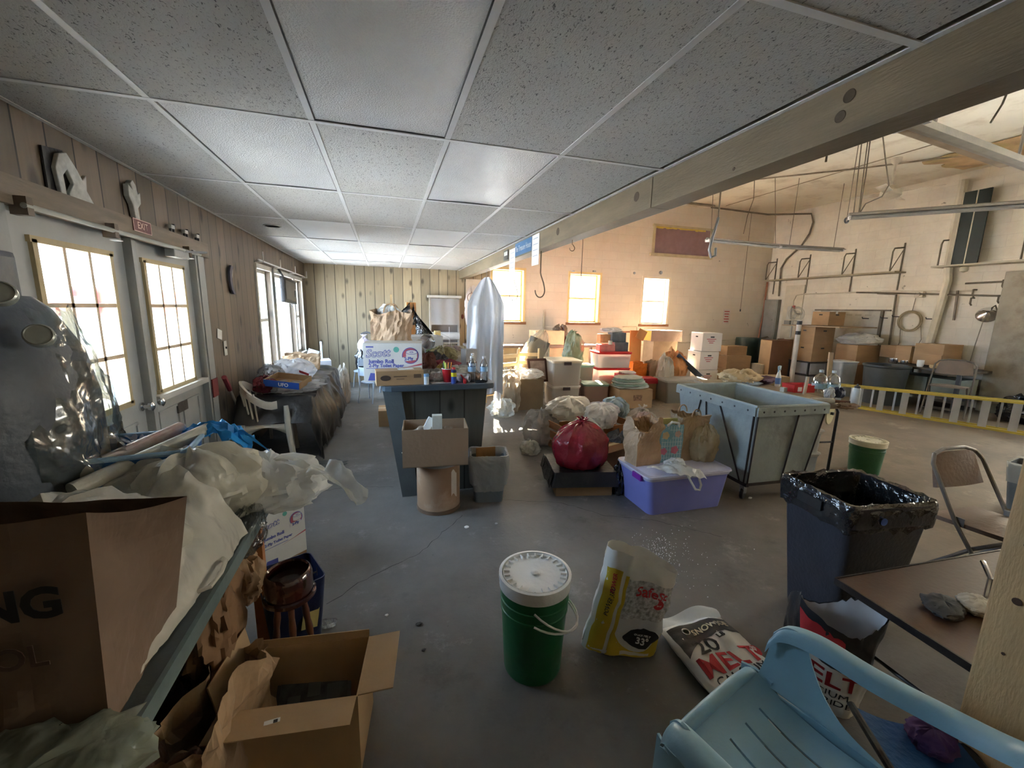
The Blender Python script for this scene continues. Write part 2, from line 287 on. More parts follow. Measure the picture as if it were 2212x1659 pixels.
def lt(name, prof, m, parent=None, c=(0, 0, 0), n=28, cap=True, sx_=1, sy_=1): return MB().lathe(prof, c, n, sx_, sy_, cap).build(name, m, parent, smooth=True)
def arc(c, r, a0, a1, n=12, pl='xz', ry=None):
    out = []
    for k in range(n+1):
        a = R(a0+(a1-a0)*k/n); p, q = r*math.cos(a), (ry or r)*math.sin(a)
        out.append((c[0]+p, c[1], c[2]+q) if pl == 'xz' else ((c[0], c[1]+p, c[2]+q) if pl == 'yz' else (c[0]+p, c[1]+q, c[2])))
    return out
def txt(s, size, pos, xdir, ydir, mat, parent=None, name='lettering', bold=.0, shear=0, wid=1., ax='CENTER'):
    'raised lettering lying on a face: xdir = reading direction, ydir = up of the letters'
    cu = D.curves.new('t', 'FONT'); cu.body = s; cu.size = size; cu.extrude = .0006; cu.offset = bold; cu.shear = shear; cu.align_x = ax; cu.align_y = 'CENTER'; cu.space_character = 1.0; cu.resolution_u = 3
    o = D.objects.new('t', cu); C.objects.link(o); dg = bpy.context.evaluated_depsgraph_get(); me = D.meshes.new_from_object(o.evaluated_get(dg)); D.objects.remove(o); D.curves.remove(cu)
    X = Vector(xdir).normalized(); Y = Vector(ydir); Y = (Y-X*Y.dot(X)).normalized(); Z = X.cross(Y)
    mt = Matrix((X*wid, Y, Z)).transposed().to_4x4(); mt.translation = Vector(pos)+Z*.0012; me.transform(mt); me.materials.clear(); me.materials.append(mat)
    o = D.objects.new(name, me); C.objects.link(o)
    if parent: o.parent = parent
    return o
def fbm(v, s=1., o=3):
    return noise.fractal(Vector(v)*s, 1., 2., o)
# ================================================================ THE SETTING
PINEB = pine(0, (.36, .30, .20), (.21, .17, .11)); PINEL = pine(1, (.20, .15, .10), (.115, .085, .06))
BLKB = block(0, (.71, .64, .54), (.60, .50, .39)); BLKR = block(1, (.74, .68, .57), (.50, .43, .33))
DOORP = M((.42, .43, .42), .5, var=.06, bump=.06); DOORW = M((.62, .60, .56), .5, var=.06); TRIMW = M((.60, .58, .52), .5, var=.1); SNOW = M((.86, .88, .92), .8, var=.04, vs=1, bump=.4, bs=2)
def wall(name, ax, pos, th, u0_, u1_, z0, z1, holes, m):
    'wall plane at pos (thickness th away from the room), ax 0: runs in x, 1: runs in y'
    us = sorted({u0_, u1_, *[h[0] for h in holes], *[h[1] for h in holes]}); zs = sorted({z0, z1, *[h[2] for h in holes], *[h[3] for h in holes]}); b = MB()
    for a0, a1 in zip(us, us[1:]):
        for c0, c1 in zip(zs, zs[1:]):
            um, zm = (a0+a1)/2, (c0+c1)/2
            if any(h[0] < um < h[1] and h[2] < zm < h[3] for h in holes): continue
            c = (um, pos+th/2, zm) if ax == 0 else (pos+th/2, um, zm); d = (a1-a0, abs(th), c1-c0) if ax == 0 else (abs(th), a1-a0, c1-c0); b.box(c, d)
    bmesh.ops.remove_doubles(b.bm, verts=b.bm.verts, dist=1e-5)
    seen = {}
    for f in list(b.bm.faces):
        k = tuple(round(v, 4) for v in f.calc_center_median())
        seen.setdefault(k, []).append(f)
    bmesh.ops.delete(b.bm, geom=[f for fs in seen.values() if len(fs) > 1 for f in fs], context='FACES_ONLY')
    return ST(b.build(name, m))
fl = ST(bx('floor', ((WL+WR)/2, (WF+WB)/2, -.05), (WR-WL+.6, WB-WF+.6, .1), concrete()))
def ribbon(pts, w):
    b = MB(); random.seed(len(pts)); P = []
    for a, c in zip(pts, pts[1:]):
        n = max(2, int((Vector(c)-Vector(a)).length/.04))
        for k in range(n): P.append(Vector(a).lerp(Vector(c), k/n)+Vector((random.uniform(-.010, .010), random.uniform(-.010, .010), 0)))
    P.append(Vector(pts[-1]))
    for i in range(len(P)-1):
        d = (P[i+1]-P[i]).normalized(); s = Vector((-d.y, d.x, 0))*w*random.uniform(.5, 1.2); b.poly([P[i]-s, P[i+1]-s, P[i+1]+s, P[i]+s])
    return b
CRK = M((.035, .032, .03), .8)
for pts in ([(1000, 1112), (905, 1195), (790, 1250), (705, 1305)], [(1085, 1080), (1210, 1085), (1300, 1112), (1420, 1125), (1560, 1160)], [(690, 1062), (760, 1050), (850, 1052)]):
    ribbon([at(a, b_, z=.0015) for a, b_ in pts], .0022).build('crack', CRK, fl)
# left wall: double doors and a bank of three windows
DH = (2.30, 4.17, 0.0, 2.03); WH = [(5.92, 6.60, .74, 2.04), (6.78, 8.04, .74, 2.04), (8.16, 8.82, .74, 2.04)]
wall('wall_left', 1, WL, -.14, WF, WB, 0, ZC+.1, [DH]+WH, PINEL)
wall('wall_back', 0, WB, .2, WL-.14, 2.28, 0, ZC+.12, [(2.30, 2.30, 0, 0)][:0], PINEB)
BW = [(2.34, 3.10, 1.32, 2.50), (4.24, 5.05, 1.32, 2.48), (6.27, 7.04, 1.30, 2.46)]
wall('wall_back_block', 0, WB, .2, 2.28, WR+.2, 0, ZG, BW, BLKB)
wall('wall_back_upper', 0, WB, .2, 1.6, 2.28, ZC+.12, ZG, [], BLKB)
GD = (-.6, 3.85, 0, 3.0)
wall('wall_right', 1, WR, .2, WF, WB+.2, 0, ZG, [GD], BLKR)
ST(bx('wall_front', ((WL+WR)/2, WF-.1, ZG/2), (WR-WL+.6, .2, ZG), BLKR))
ST(bx('trim_1', (1.70, (WF+WB)/2, (ZC+ZG)/2+.02), (.1, WB-WF, ZG-ZC+.02), M((.5, .44, .34), .8)))
BEAM = M((.19, .15, .095), .6, var=.28, vs=2.2, stretch=(1, .5, 3), bump=.15, dirt=(.13, .105, .07))
for i, (a, b_) in enumerate(((-2.2, 2.34), (2.345, 9.3))):
    bm_ = ST(bx('trim_%d' % (2+i), (1.66, (a+b_)/2, (2.235+ZC)/2), (.14, b_-a, ZC-2.235), BEAM, bev=.006))
    for px_, py_, r_ in (((1835, 207, .022), (1815, 252, .020), (1585, 365, .008)) if i == 0 else ((1205, 500, .035), (1375, 425, .03))):
        q = at(px_, py_, x=1.589); MB().lathe([(r_, 0), (r_*.9, .0015)], n=18).build('knot', M((.07, .05, .03), .7), bm_, loc=q, rot=(0, R(-90), 0))
# post holding the beam, right beside the camera
pst = ST(bx('trim_4', (1.665, .525, 1.118), (.145, .145, 2.236), M((.72, .47, .24), .55, var=.16, vs=3, stretch=(3, 3, .7), bump=.2, dirt=(.52, .33, .15)), bev=.004))
for z_, r_ in ((1.02, .014), (.70, .004), (.86, .010)): MB().lathe([(r_, 0), (r_, .002)], n=14).build('knot', M((.10, .05, .03), .6), pst, loc=(1.5915, .545, z_), rot=(0, R(-90), 0))
# suspended ceiling: grid, mineral tiles, prismatic light panels
GX = [-.897+.61*i for i in range(-1, 5)]; GY = [2.224+1.22*j for j in range(-4, 6)]+[9.3]; GX[0] = WL
TILE = ceiltile(); BAR = M((.74, .75, .76), .45, var=.05, bump=0); PRISM = M((.74, .76, .78), .35, var=.03, bump=.55, bs=150, spec=.5)
ceil_ = ST(MB().box(((WL+1.6)/2, (WF+WB)/2, ZC+.11), (3.2, WB-WF, .02)).build('ceiling', WHITE))
PAN = {(2, 3), (1, 4), (3, 4), (1, 6), (3, 6), (1, 8), (2, 8), (3, 8)}
lab = {(2, 3): 'large prismatic ceiling light panel nearest the camera', (1, 4): 'ceiling light panel with white gaps, above the double doors', (3, 4): 'sagging ceiling light panel beside the wooden beam, crossed by a warm streak',
       (1, 6): 'ceiling light panel to the left, just beyond the round mark', (3, 6): 'ceiling light panel to the right, above the blue banner end of the beam', (1, 8): 'leftmost of the three furthest ceiling light panels',
       (2, 8): 'middle one of the three furthest ceiling light panels, sagging', (3, 8): 'rightmost of the three furthest ceiling light panels'}
b = MB()
for i in range(5):
    for j in range(len(GY)-1):
        x0, x1, y0, y1 = GX[i], (GX+[1.6])[i+1] if i < 5 else 1.6, GY[j], GY[j+1]
        if i == 4: x1 = GX[5]
        if (i, j) in PAN:
            t = T('ceiling_light', lab[(i, j)], 'ceiling light', ((x0+x1)/2, (y0+y1)/2, ZC), group='light panels in the dropped ceiling')
            w, h = (x1-x0)/2-.014, (y1-y0)/2-.014; sag = {(3, 4): .018, (1, 4): .010, (2, 8): .03, (3, 8): .012, (3, 6): .014}.get((i, j), .004)
            MB().grid(lambda u, v: (w*(2*u-1), h*(2*v-1), .006-sag*math.sin(PI*u)*math.sin(PI*v)-.3*sag*math.sin(9*v+3*u)*math.sin(PI*u)), 8, 14, .003).build('diffuser', PRISM, t, smooth=True)
            f = MB()
            for sx_, sy_, a, c in ((0, 1, w*2, .006), (0, -1, w*2, .006), (1, 0, .006, h*2), (-1, 0, .006, h*2)): f.box((sx_*(w-.001), sy_*(h-.001), .006), (a, c, .012))
            f.build('frame', M((.10, .10, .11), .35, .3), t)
        else: b.box(((x0+x1)/2, (y0+y1)/2, ZC+.009), (x1-x0-.006, y1-y0-.006, .018))
b.build('ceiling_tiles', TILE, ceil_)
b = MB()
for x_ in GX[1:5]+[1.58]: b.box((x_, (WF+WB)/2, ZC-.001), (.026, WB-WF, .004))
b.box((WL+.012, (WF+WB)/2, ZC-.001), (.024, WB-WF, .004))
for y_ in GY[1:-1]: b.box((.04, y_, ZC-.002), (3.08, .026, .004))
b.build('ceiling_grid', BAR, ceil_)
b = MB().lathe([(.085, 0), (.085, -.006), (.075, -.006), (.075, 0)], n=32); tag(b.build('ceiling_speaker', M((.45, .46, .45), .6), loc=at(588, 488, z=ZC-.003)), 'faint round speaker grille in a ceiling tile near the left wall', 'speaker')
# garage side roof
CG = M((.74, .69, .57), .8, var=.08, vs=.8, bump=.25, bs=6, dirt=(.5, .42, .30))
gc = ST(bx('ceiling_garage', ((1.6+WR)/2, (WF+WB)/2, ZG+.06), (WR-1.4, WB-WF+.3, .12), CG))
for x_, y0, y1, w in ((8.2, 4.4, 8.9, .02), (6.9, 4.2, 8.2, .012)): bx('seam', (x_, (y0+y1)/2, ZG-.004), (w, y1-y0, .01), M((.30, .24, .16), .8), gc)
MB().grid(lambda u, v: (8.9+1.1*u+.12*fbm((u*3, v*3, 0)), 3.9+1.4*v+.15*fbm((u*4, v*2, 3)), ZG-.012-.05*math.sin(PI*u)*math.sin(PI*v)), 14, 14, .01).build('peeling_patch', M((.50, .33, .17), .8, var=.35, vs=3, bump=.6, dirt=(.45, .40, .12)), gc, smooth=True)
# ---- windows
def dh_window(name, x, y, z0, z1, w, facing, ms, mg=GLASS, mullion=True, deep=.1, sill=None):
    'double hung window set in a wall; facing 0 wall runs in x, 1 runs in y'
    h = z1-z0; rz = 0 if facing == 0 else R(90); p = T(name, None, None, (x, y, z0), rz); ST(p); del_ = .05
    f = MB()
    for c, d in (((0, 0, .02), (w, .06, .04)), ((0, 0, h-.02), (w, .06, .04)), ((-w/2+.02, 0, h/2), (.04, .06, h-.08)), ((w/2-.02, 0, h/2), (.04, .06, h-.08))): f.box(c, d)
    f.build('frame', ms, p)
    if mullion: bx('sash', (0, -.01, h*.5), (w-.08, .05, .04), ms, p)
    bx('glass', (0, .005, h/2), (w-.08, .004, h-.08), mg, p)
    return p
for i, (a, b_, c, d) in enumerate(WH):
    p = dh_window('window_%d' % (i+1), WL-.09, (a+b_)/2, c, d, b_-a, 1, TRIMW, mullion=(i != 1))
    q = MB()
    for cc, dd in (((0, -.098, d-c+.03), (b_-a+.10, .022, .06)), ((0, -.105, -.02), (b_-a+.12, .05, .04)), ((-(b_-a)/2-.03, -.098, (d-c)/2), (.05, .022, d-c+.1)), (((b_-a)/2+.03, -.098, (d-c)/2), (.05, .022, d-c+.1))): q.box(cc, dd)
    q.build('casing', TRIMW, p)
SILL = M((.26, .12, .06), .5, var=.15); YW = M((.74, .58, .28), .6, var=.06, bump=.05); WW = M((.74, .66, .52), .6, var=.06, bump=.05)
SHADE = film((1.0, .78, .42), .80, .6, 8, .1, .85)
for i, (a, b_, c, d) in enumerate(BW):
    ms = YW if i < 2 else WW
    p = dh_window('window_%d' % (i+4), (a+b_)/2, WB+.16, c, d, b_-a, 0, ms)
    q = MB(); w = b_-a; h = d-c
    for cc, dd in (((0, -.10, h-.008), (w, .14, .016)), ((-w/2+.008, -.10, h/2), (.016, .14, h)), ((w/2-.008, -.10, h/2), (.016, .14, h)), ((0, -.165, h+.02), (w+.08, .02, .04)), ((w/2+.02, -.165, h/2), (.04, .02, h)), ((-w/2-.02, -.165, h/2), (.04, .02, h))): q.box(cc, dd)
    q.build('casing', ms, p)
    bx('sill', (0, -.13, -.03), (w+.12, .13, .06), SILL, p, bev=.004)
    if i < 2:
        q = MB()
        for k in range(44): q.box((w/2-.03-.03, -.02, .06+k*(h-.12)/43), (.10, .004, .016), rx=R(35))
        q.build('blind', M((.80, .62, .30), .6, bump=0), p)
# ---- double doors: nine-light leaves
MUN = M((.72, .55, .38), .5, var=.08)
def leaf(name, y0, w, knob_side, slot):
    H_ = 2.0; p = T(name, None, None, (WL-.05, y0+w/2, .01)); ST(p)
    g0, g1, gw = .97, 1.86, .56; b = MB()
    b.box((0, -(w/2-(w-gw)/4), H_/2), (.045, (w-gw)/2, H_)); b.box((0, (w/2-(w-gw)/4), H_/2), (.045, (w-gw)/2, H_)); b.box((0, 0, g0/2), (.045, gw, g0)); b.box((0, 0, (H_+g1)/2), (.045, gw, H_-g1))
    b.build('leaf', DOORP, p)
    for s in (-1, 1):
        q = MB()
        for cc, dd in (((0, -.14, 0), (.012, .016, .62)), ((0, .14, 0), (.012, .016, .62)), ((0, 0, .31), (.012, .296, .016)), ((0, 0, -.31), (.012, .296, .016))): q.box((.026, cc[1]+s*.18, cc[2]+.52), dd)
        q.build('raised_panel', DOORP, p)
    q = MB()
    for cc, dd in (((.02, 0, g0), (.04, gw+.05, .035)), ((.02, 0, g1), (.04, gw+.05, .03)), ((.02, -gw/2, (g0+g1)/2), (.04, .03, g1-g0)), ((.02, gw/2, (g0+g1)/2), (.04, .03, g1-g0))): q.box(cc, dd)
    q.build('glass_frame', M((.50, .40, .22), .5, var=.1), p)
    for k in (1, 2):
        bx('muntin', (.012, -gw/2+gw*k/3, (g0+g1)/2), (.05, .022, g1-g0), MUN, p); bx('muntin', (.012, 0, g0+(g1-g0)*k/3), (.05, gw, .022), MUN, p)
    bx('glass', (0, 0, (g0+g1)/2), (.005, gw, g1-g0), GLASS, p)
    if slot:
        bx('mail_slot', (.028, .02, .80), (.012, .16, .075), M((.12, .11, .10), .4, .6), p)
        bx('crossbar', (.05, 0.02, .94), (.05, w-.06, .04), DOORW, p)
    else: bx('mail_slot', (.028, .10, .86), (.012, .13, .055), M((.12, .11, .10), .4, .6), p)
    k = MB().lathe([(.028, 0), (.028, .01), (.012, .012), (.012, .04), (.026, .045), (.028, .065), (.01, .075)], n=16).build('door_knob', CHROME, p, loc=(.022, knob_side*(w/2-.055), .92), rot=(0, R(90), 0), smooth=True)
leaf('door_1', 2.335, .905, 1, False); leaf('door_2', 3.262, .88, -1, True)
q = MB()
for cc, dd in (((WL-.04, 2.315, 1.015), (.12, .03, 2.03)), ((WL-.04, 4.155, 1.015), (.12, .03, 2.03)), ((WL-.04, 3.235, 2.022), (.12, 1.87, .016)), ((WL+.012, 2.26, 1.03), (.03, .08, 2.06)), ((WL+.012, 4.235, 1.03), (.03, .12, 2.06)), ((WL-.005, 3.252, 1.01), (.05, .05, 2.0))): q.box(cc, dd)
ST(q.build('trim_5', M((.36, .37, .36), .5, var=.08)))
ST(bx('trim_6', (WL+.02, 3.28, 2.045), (.045, 2.2, .12), M((.21, .165, .12), .6, var=.2, stretch=(1, .6, 4)), bev=.003))
bx('red_patch', (WL+.03, 4.235, .86), (.012, .12, .16), M((.22, .03, .03), .6), D.objects['trim_5'])
# garage opening with a sectional door, an unseen window row added for fill daylight and the masonry pier beside it
gd = T('door_3', None, None, (WR+.12, 1.625, 0)); ST(gd); GDM = M((.30, .35, .40), .5, var=.06)
for k, (z0, z1) in enumerate(((.02, .62), (.64, 1.24), (1.26, 1.80), (2.55, 2.98))): bx('door_section', (0, 0, (z0+z1)/2), (.05, 4.44, z1-z0), GDM, gd)
for k in range(7): bx('door_stile', (0, -2.2+k*4.4/6, 2.175), (.05, .06, .75), GDM, gd)
bx('glass', (0, 0, 2.175), (.006, 4.4, .75), GLASS, gd)
for y_ in (-2.18, 2.18): bx('door_track', (-.08, y_, 1.5), (.05, .04, 3.0), STEEL, gd)
ST(bx('trim_7', (WR-.09, 4.19, 1.20), (.36, .56, 2.4), M((.33, .30, .24), .8, var=.2, vs=3, dirt=(.15, .12, .09)), bev=.012))
# ---- outdoors
ST(bx('trim_8', (-30, 32, -.22), (200, 200, .1), SNOW))
t = T('red_barn', 'long red barn with white doors across the snowy yard', 'barn', (*at(230, 640, y=62).xy, -.15), R(-63)); BR = M((.24, .006, .010), .9, var=.1, spec=0.)
bx('wall', (0, 0, 1.6), (6, 24, 3.2), BR, t); MB().prism([(-3.4, 0), (3.4, 0), (0, 1.2)], 24.6, Matrix.Translation((0, 12.3, 3.2)) @ Matrix.Rotation(R(90), 4, 'X')).build('roof', M((.75, .76, .80), .8), t)
for y_ in (-8, -2.5, 3, 8.5): bx('door', (3.03, y_, 1.2), (.06, 1.6, 1.9), M((.30, .28, .28)), t)
t = T('neighbour_house', 'beige clapboard house with white corner board outside the windows', 'house', (0, 0, -.15)); hx0, hx1 = at(590, 700, y=14).x-.4, at(628, 700, y=14).x
q = MB()
for k in range(44): q.box(((hx0+hx1)/2, 14.1, .1+k*.13), (hx1-hx0, .26, .118), rx=R(4))
q.build('siding', M((.40, .34, .25), .9, var=.05, spec=0.), t); bx('wall', ((hx0+hx1)/2, 17, 2.8), (hx1-hx0-.05, 5.6, 5.6), M((.50, .44, .34), .7), t)
bx('corner_board', (hx1+.12, 14.0, 2.8), (.24, .3, 5.6), WHITE, t); MB().prism([(-4.3, 0), (4.3, 0), (0, 1.6)], hx1-hx0+.6, Matrix.Translation((hx0-.3, 17, 5.6)) @ Matrix.Rotation(R(90), 4, 'Z') @ Matrix.Rotation(R(90), 4, 'X')).build('roof', M((.7, .72, .75), .8), t)
random.seed(4)
def conifer(loc, h, label):
    t = T('bare_tree', label, 'tree', loc, group='trees beyond the red barn'); lt('trunk', [(.25, 0), (.1, h*.6), (.03, h)], M((.16, .12, .09), .8), t, n=7); b = MB()
    for k in range(26):
        a = random.uniform(0, 2*PI); z = random.uniform(.3, .95)*h; l = (1.05*h-z)*.42; b.tube([(0, 0, z), (l*.5*math.cos(a), l*.5*math.sin(a), z+l*.22), (l*math.cos(a+.3), l*math.sin(a+.3), z+l*.3)], [.07, .04, .015], 5)
    bmesh.ops.remove_doubles(b.bm, verts=b.bm.verts, dist=.02); b.build('branches', M((.20, .15, .12), .8), t)
for i, (x_, y_, h) in enumerate(((at(130, 640, y=85).x, 85, 9), (at(190, 640, y=88).x, 88, 11), (at(225, 640, y=86).x, 86, 9))): conifer((x_, y_, -.15), h, 'bare tree far beyond the barn roof, %s' % ('left of the group', 'tallest of the group', 'right of the group')[i])
# ================================================================ BUILDERS OF THINGS
def carton(label, loc, d, rz=0, m=CARD, group=None, hole=False, tape=True, name='cardboard_box', cat='box', rot=None, flaps=False):
    'closed carton standing on loc'
    t = T(name, label, cat, loc, rz, group, rot); w, l, h = d
    bx('body', (0, 0, h/2), (w, l, h), m, t, bev=.004)
    if tape: bx('tape', (0, 0, h+.0008), (w+.001 if w > l else .05, .05 if w > l else l+.001, .0015), TAPE, t)
    if hole:
        for s in (-1, 1):
            bx('handle_hole', (0, s*(l/2+.0006), h*.78), (.09, .002, .028), BLACK, t); bx('handle_hole', (s*(w/2+.0006), 0, h*.78), (.002, .08, .028), BLACK, t)
    return t
def opencarton(label, loc, d, rz=0, m=CARD, min_=CARDD, flaps=(), group=None, name='open_cardboard_box', rot=None, th=.005):
    'flaps: list of (side 0..3, angle outward from upright in deg, length)'
    t = T(name, label, 'box', loc, rz, group, rot); w, l, h = d; b = MB()
    b.box((0, 0, th/2), (w, l, th))
    for c, s in (((0, -l/2+th/2, h/2), (w, th, h)), ((0, l/2-th/2, h/2), (w, th, h)), ((-w/2+th/2, 0, h/2), (th, l-2*th, h)), ((w/2-th/2, 0, h/2), (th, l-2*th, h))): b.box(c, s)
    b.build('body', m, t)
    for s, a, L_ in flaps:
        ww = (w if s in (0, 2) else l)-.008
        o = MB().box((0, 0, L_/2), (ww, .004, L_)).build('flap', m, t); px_, py_ = ((0, -l/2), (w/2, 0), (0, l/2), (-w/2, 0))[s]
        o.location = (px_, py_, h); o.rotation_euler = (R(a), 0, R((0, 90, 180, 270)[s])); o.rotation_mode = 'XYZ'
    return t
def tote(label, loc, d, mb, ml, rz=0, lid=True, group=None, latch=None, contents=(), name='storage_tote', r=.04, taper=.10):
    t = T(name, label, 'storage tub', loc, rz, group); w, l, h = d; b = (w*(1-taper), l*(1-taper))
    MB().fr((0, 0, 0), b, (w-.02, l-.02), 0, h-.02, r, True, .005).build('body', mb, t, smooth=True)
    MB().fr((0, 0, 0), (w-.014, l-.014), (w, l), h-.045, h-.02, r, True, .012, False).build('rim', ml, t, smooth=True) if lid else None
    if lid:
        MB().fr((0, 0, 0), (w+.012, l+.012), (w+.006, l+.006), h-.02, h-.006, r).fr((0, 0, 0), (w-.06, l-.06), (w-.075, l-.075), h-.006, h, r).build('lid', ml, t, smooth=True)
    if latch:
        for s in (-1, 1): bx('latch', (s*(w/2+.008), 0, h-.03), (.02, .10, .045), latch, t, bev=.003)
    for c in contents: c(t)
    return t
def blob(d, seed, ridges=9, amp=.10, rough=.10, neck=.0, top=1.0, nu=52, nv=30, flat=.25, sag=0.):
    'soft bag surface sitting on z=0; folds run up towards a gathered neck'
    w, l, h = d; rnd = random.Random(seed); ph = rnd.uniform(0, 6); o = Vector((rnd.uniform(0, 50), rnd.uniform(0, 50), 0)); b = MB(); rows = []
    for j in range(nv+1):
        v = j/nv; a = -PI/2+PI*v; cz = math.sin(a); rr = abs(math.cos(a))**.62
        rr *= 1.08-.18*v if neck else 1.0; z = (cz*.5+.5); z = max(0, (z-flat*.35)/(1-flat*.35)); tk = max(0, (v-.6)/.4); rr = rr*(1-neck*tk**1.2)+neck*.10*tk
        row = []
        for i in range(nu):
            th = 2*PI*i/nu; q = Vector((math.cos(th)*1.3, math.sin(th)*1.3, v*2.0))+o
            f = 1+amp*(.25+1.3*tk+.35*v*bool(neck))*(1-2*abs(math.sin(.5*ridges*th+ph+2.5*fbm(q, .9))))+rough*fbm(q, 2.2)+rough*.6*abs(fbm(q, 5.0))
            x, y = .5*w*rr*f*math.cos(th), .5*l*rr*f*math.sin(th); zz = h*z*(1+rough*.8*fbm(q+Vector((9, 9, 9)), 1.6)*(z)) - sag*rr*z
            row.append((x, y, max(0, zz)))
        rows.append(row)
    V = [[b.bm.verts.new(p) for p in r_] for r_ in rows[1:-1]]
    bot = b.bm.verts.new((0, 0, rows[0][0][2])); tp = b.bm.verts.new((0, 0, rows[-1][0][2]))
    for A, B in zip(V, V[1:]):
        for i in range(nu): b.bm.faces.new((A[i], A[(i+1) % nu], B[(i+1) % nu], B[i]))
    for i in range(nu): b.bm.faces.new((V[0][(i+1) % nu], V[0][i], bot)); b.bm.faces.new((V[-1][i], V[-1][(i+1) % nu], tp))
    return b
def bag(label, loc, d, m, seed=1, rz=0, knot=False, handles=False, group=None, name='plastic_bag', neck=.0, ridges=9, amp=.09, rough=.16, rot=None, kn=.03, fill=None):
    t = T(name, label, 'bag', loc, rz, group, rot); w, l, h = d
    blob(d, seed, ridges, amp, rough, neck or (.55 if knot else .0)).build('body', m, t, smooth=True)
    if knot:
        b = MB(); b.lathe([(kn*.9, -.01), (kn*.6, kn*.5), (kn*1.1, kn*1.4), (kn*.4, kn*2)], (0, 0, h*.93), 14)
        for s in (0, 1.4, 2.9, 4.3): b.grid(lambda u, v: (kn*(.4+1.8*u)*math.cos(s+1.1*v+.3*u), kn*(.4+1.8*u)*math.sin(s+1.1*v), h*.93+kn*1.4+kn*(1.6*u-.5*u*u)+.006*math.sin(9*v)), 4, 6)
        b.build('knot', m, t, smooth=True)
    if handles:
        for s in (-1, 1):
            o = []
            for k in range(15):
                a = PI*k/14; o.append((s*w*.22+.10*w*math.cos(a)*s, (.02+.05*s), h*.80+h*.42*math.sin(a)))
            b = MB(); n = len(o)
            for k in range(n-1):
                p, q = Vector(o[k]), Vector(o[k+1]); ws = .022+.010*math.sin(k)
                b.poly([p+Vector((0, -ws, 0)), q+Vector((0, -ws, .004)), q+Vector((0, ws, -.004)), p+Vector((0, ws, 0))])
            b.build('handle', m, t, smooth=True)
    if fill: blob((w*.8, l*.8, h*.8), seed+7, 5, .1, .25).build('contents', fill, t, smooth=True)
    return t
def pbag(label, loc, d, m=KRAFT, seed=1, rz=0, handles=False, group=None, flare=1.06, rot=None, jag=.03, crumple=.02, mi=None, name='paper_bag', inner=True):
    'standing open paper bag with creased walls'
    t = T(name, label, 'bag', loc, rz, group, rot); w, l, h = d; rnd = random.Random(seed); o = Vector((rnd.uniform(0, 90), rnd.uniform(0, 90), 0)); b = MB()
    per = 2*(w+l); N = 56; NV = 16
    def P(s):
        s = s % per
        if s < w: return Vector((-w/2+s, -l/2, 0))
        s -= w
        if s < l: return Vector((w/2, -l/2+s, 0))
        s -= l
        if s < w: return Vector((w/2-s, l/2, 0))
        return Vector((-w/2, l/2-(s-w), 0))
    V = []
    for j in range(NV+1):
        v = j/NV; row = []
        for i in range(N):
            p = P(per*i/N); q = Vector((p.x*9, p.y*9, v*h*9))+o; f = 1+(flare-1)*v
            side = Vector((p.x/w, p.y/l, 0)); c = crumple*(.25+v)*(fbm(q, .8)+.6*abs(fbm(q, 2.4)))
            zz = h*v+(jag*fbm(q+Vector((5, 5, 5)), .7)*v**4)
            gus = -(.10*l)*v*max(0, 1-abs(p.y)/(l*.35)) * (1 if abs(abs(p.x)-w/2) < 1e-4 else 0)
            pt = Vector((p.x*f+side.x*c*2+(gus if p.x > 0 else -gus), p.y*f+side.y*c*2, zz)); row.append(b.bm.verts.new(pt))
        V.append(row)
    for A, B in zip(V, V[1:]):
        for i in range(N): b.bm.faces.new((A[i], A[(i+1) % N], B[(i+1) % N], B[i]))
    b.bm.faces.new(V[0][::-1]); b.build('body', m, t, smooth=False)
    if handles:
        for s in (-1, 1): b = MB(); b.tube(arc((0, s*l*.5*flare, h*.98), w*.17, 0, 180, 12, 'xz', w*.24), .006, 6).build('handle', KRAFT, t, smooth=True)
    return t
def sheet(name, fn, m, label=None, cat=None, nu=30, nv=30, th=.0, parent=None, group=None):
    o = MB().grid(fn, nu, nv, th).build(name, m, parent, smooth=True); return tag(o, label, cat, group)
def hollow_cyl(name, r0_, r1_, h, th, m, parent, n=32, c=(0, 0, 0)):
    return lt(name, [(0.001, 0), (r0_, 0), (r1_, h), (r1_-th, h), (r0_-th, th), (0.001, th)], m, parent, c, n, cap=False)
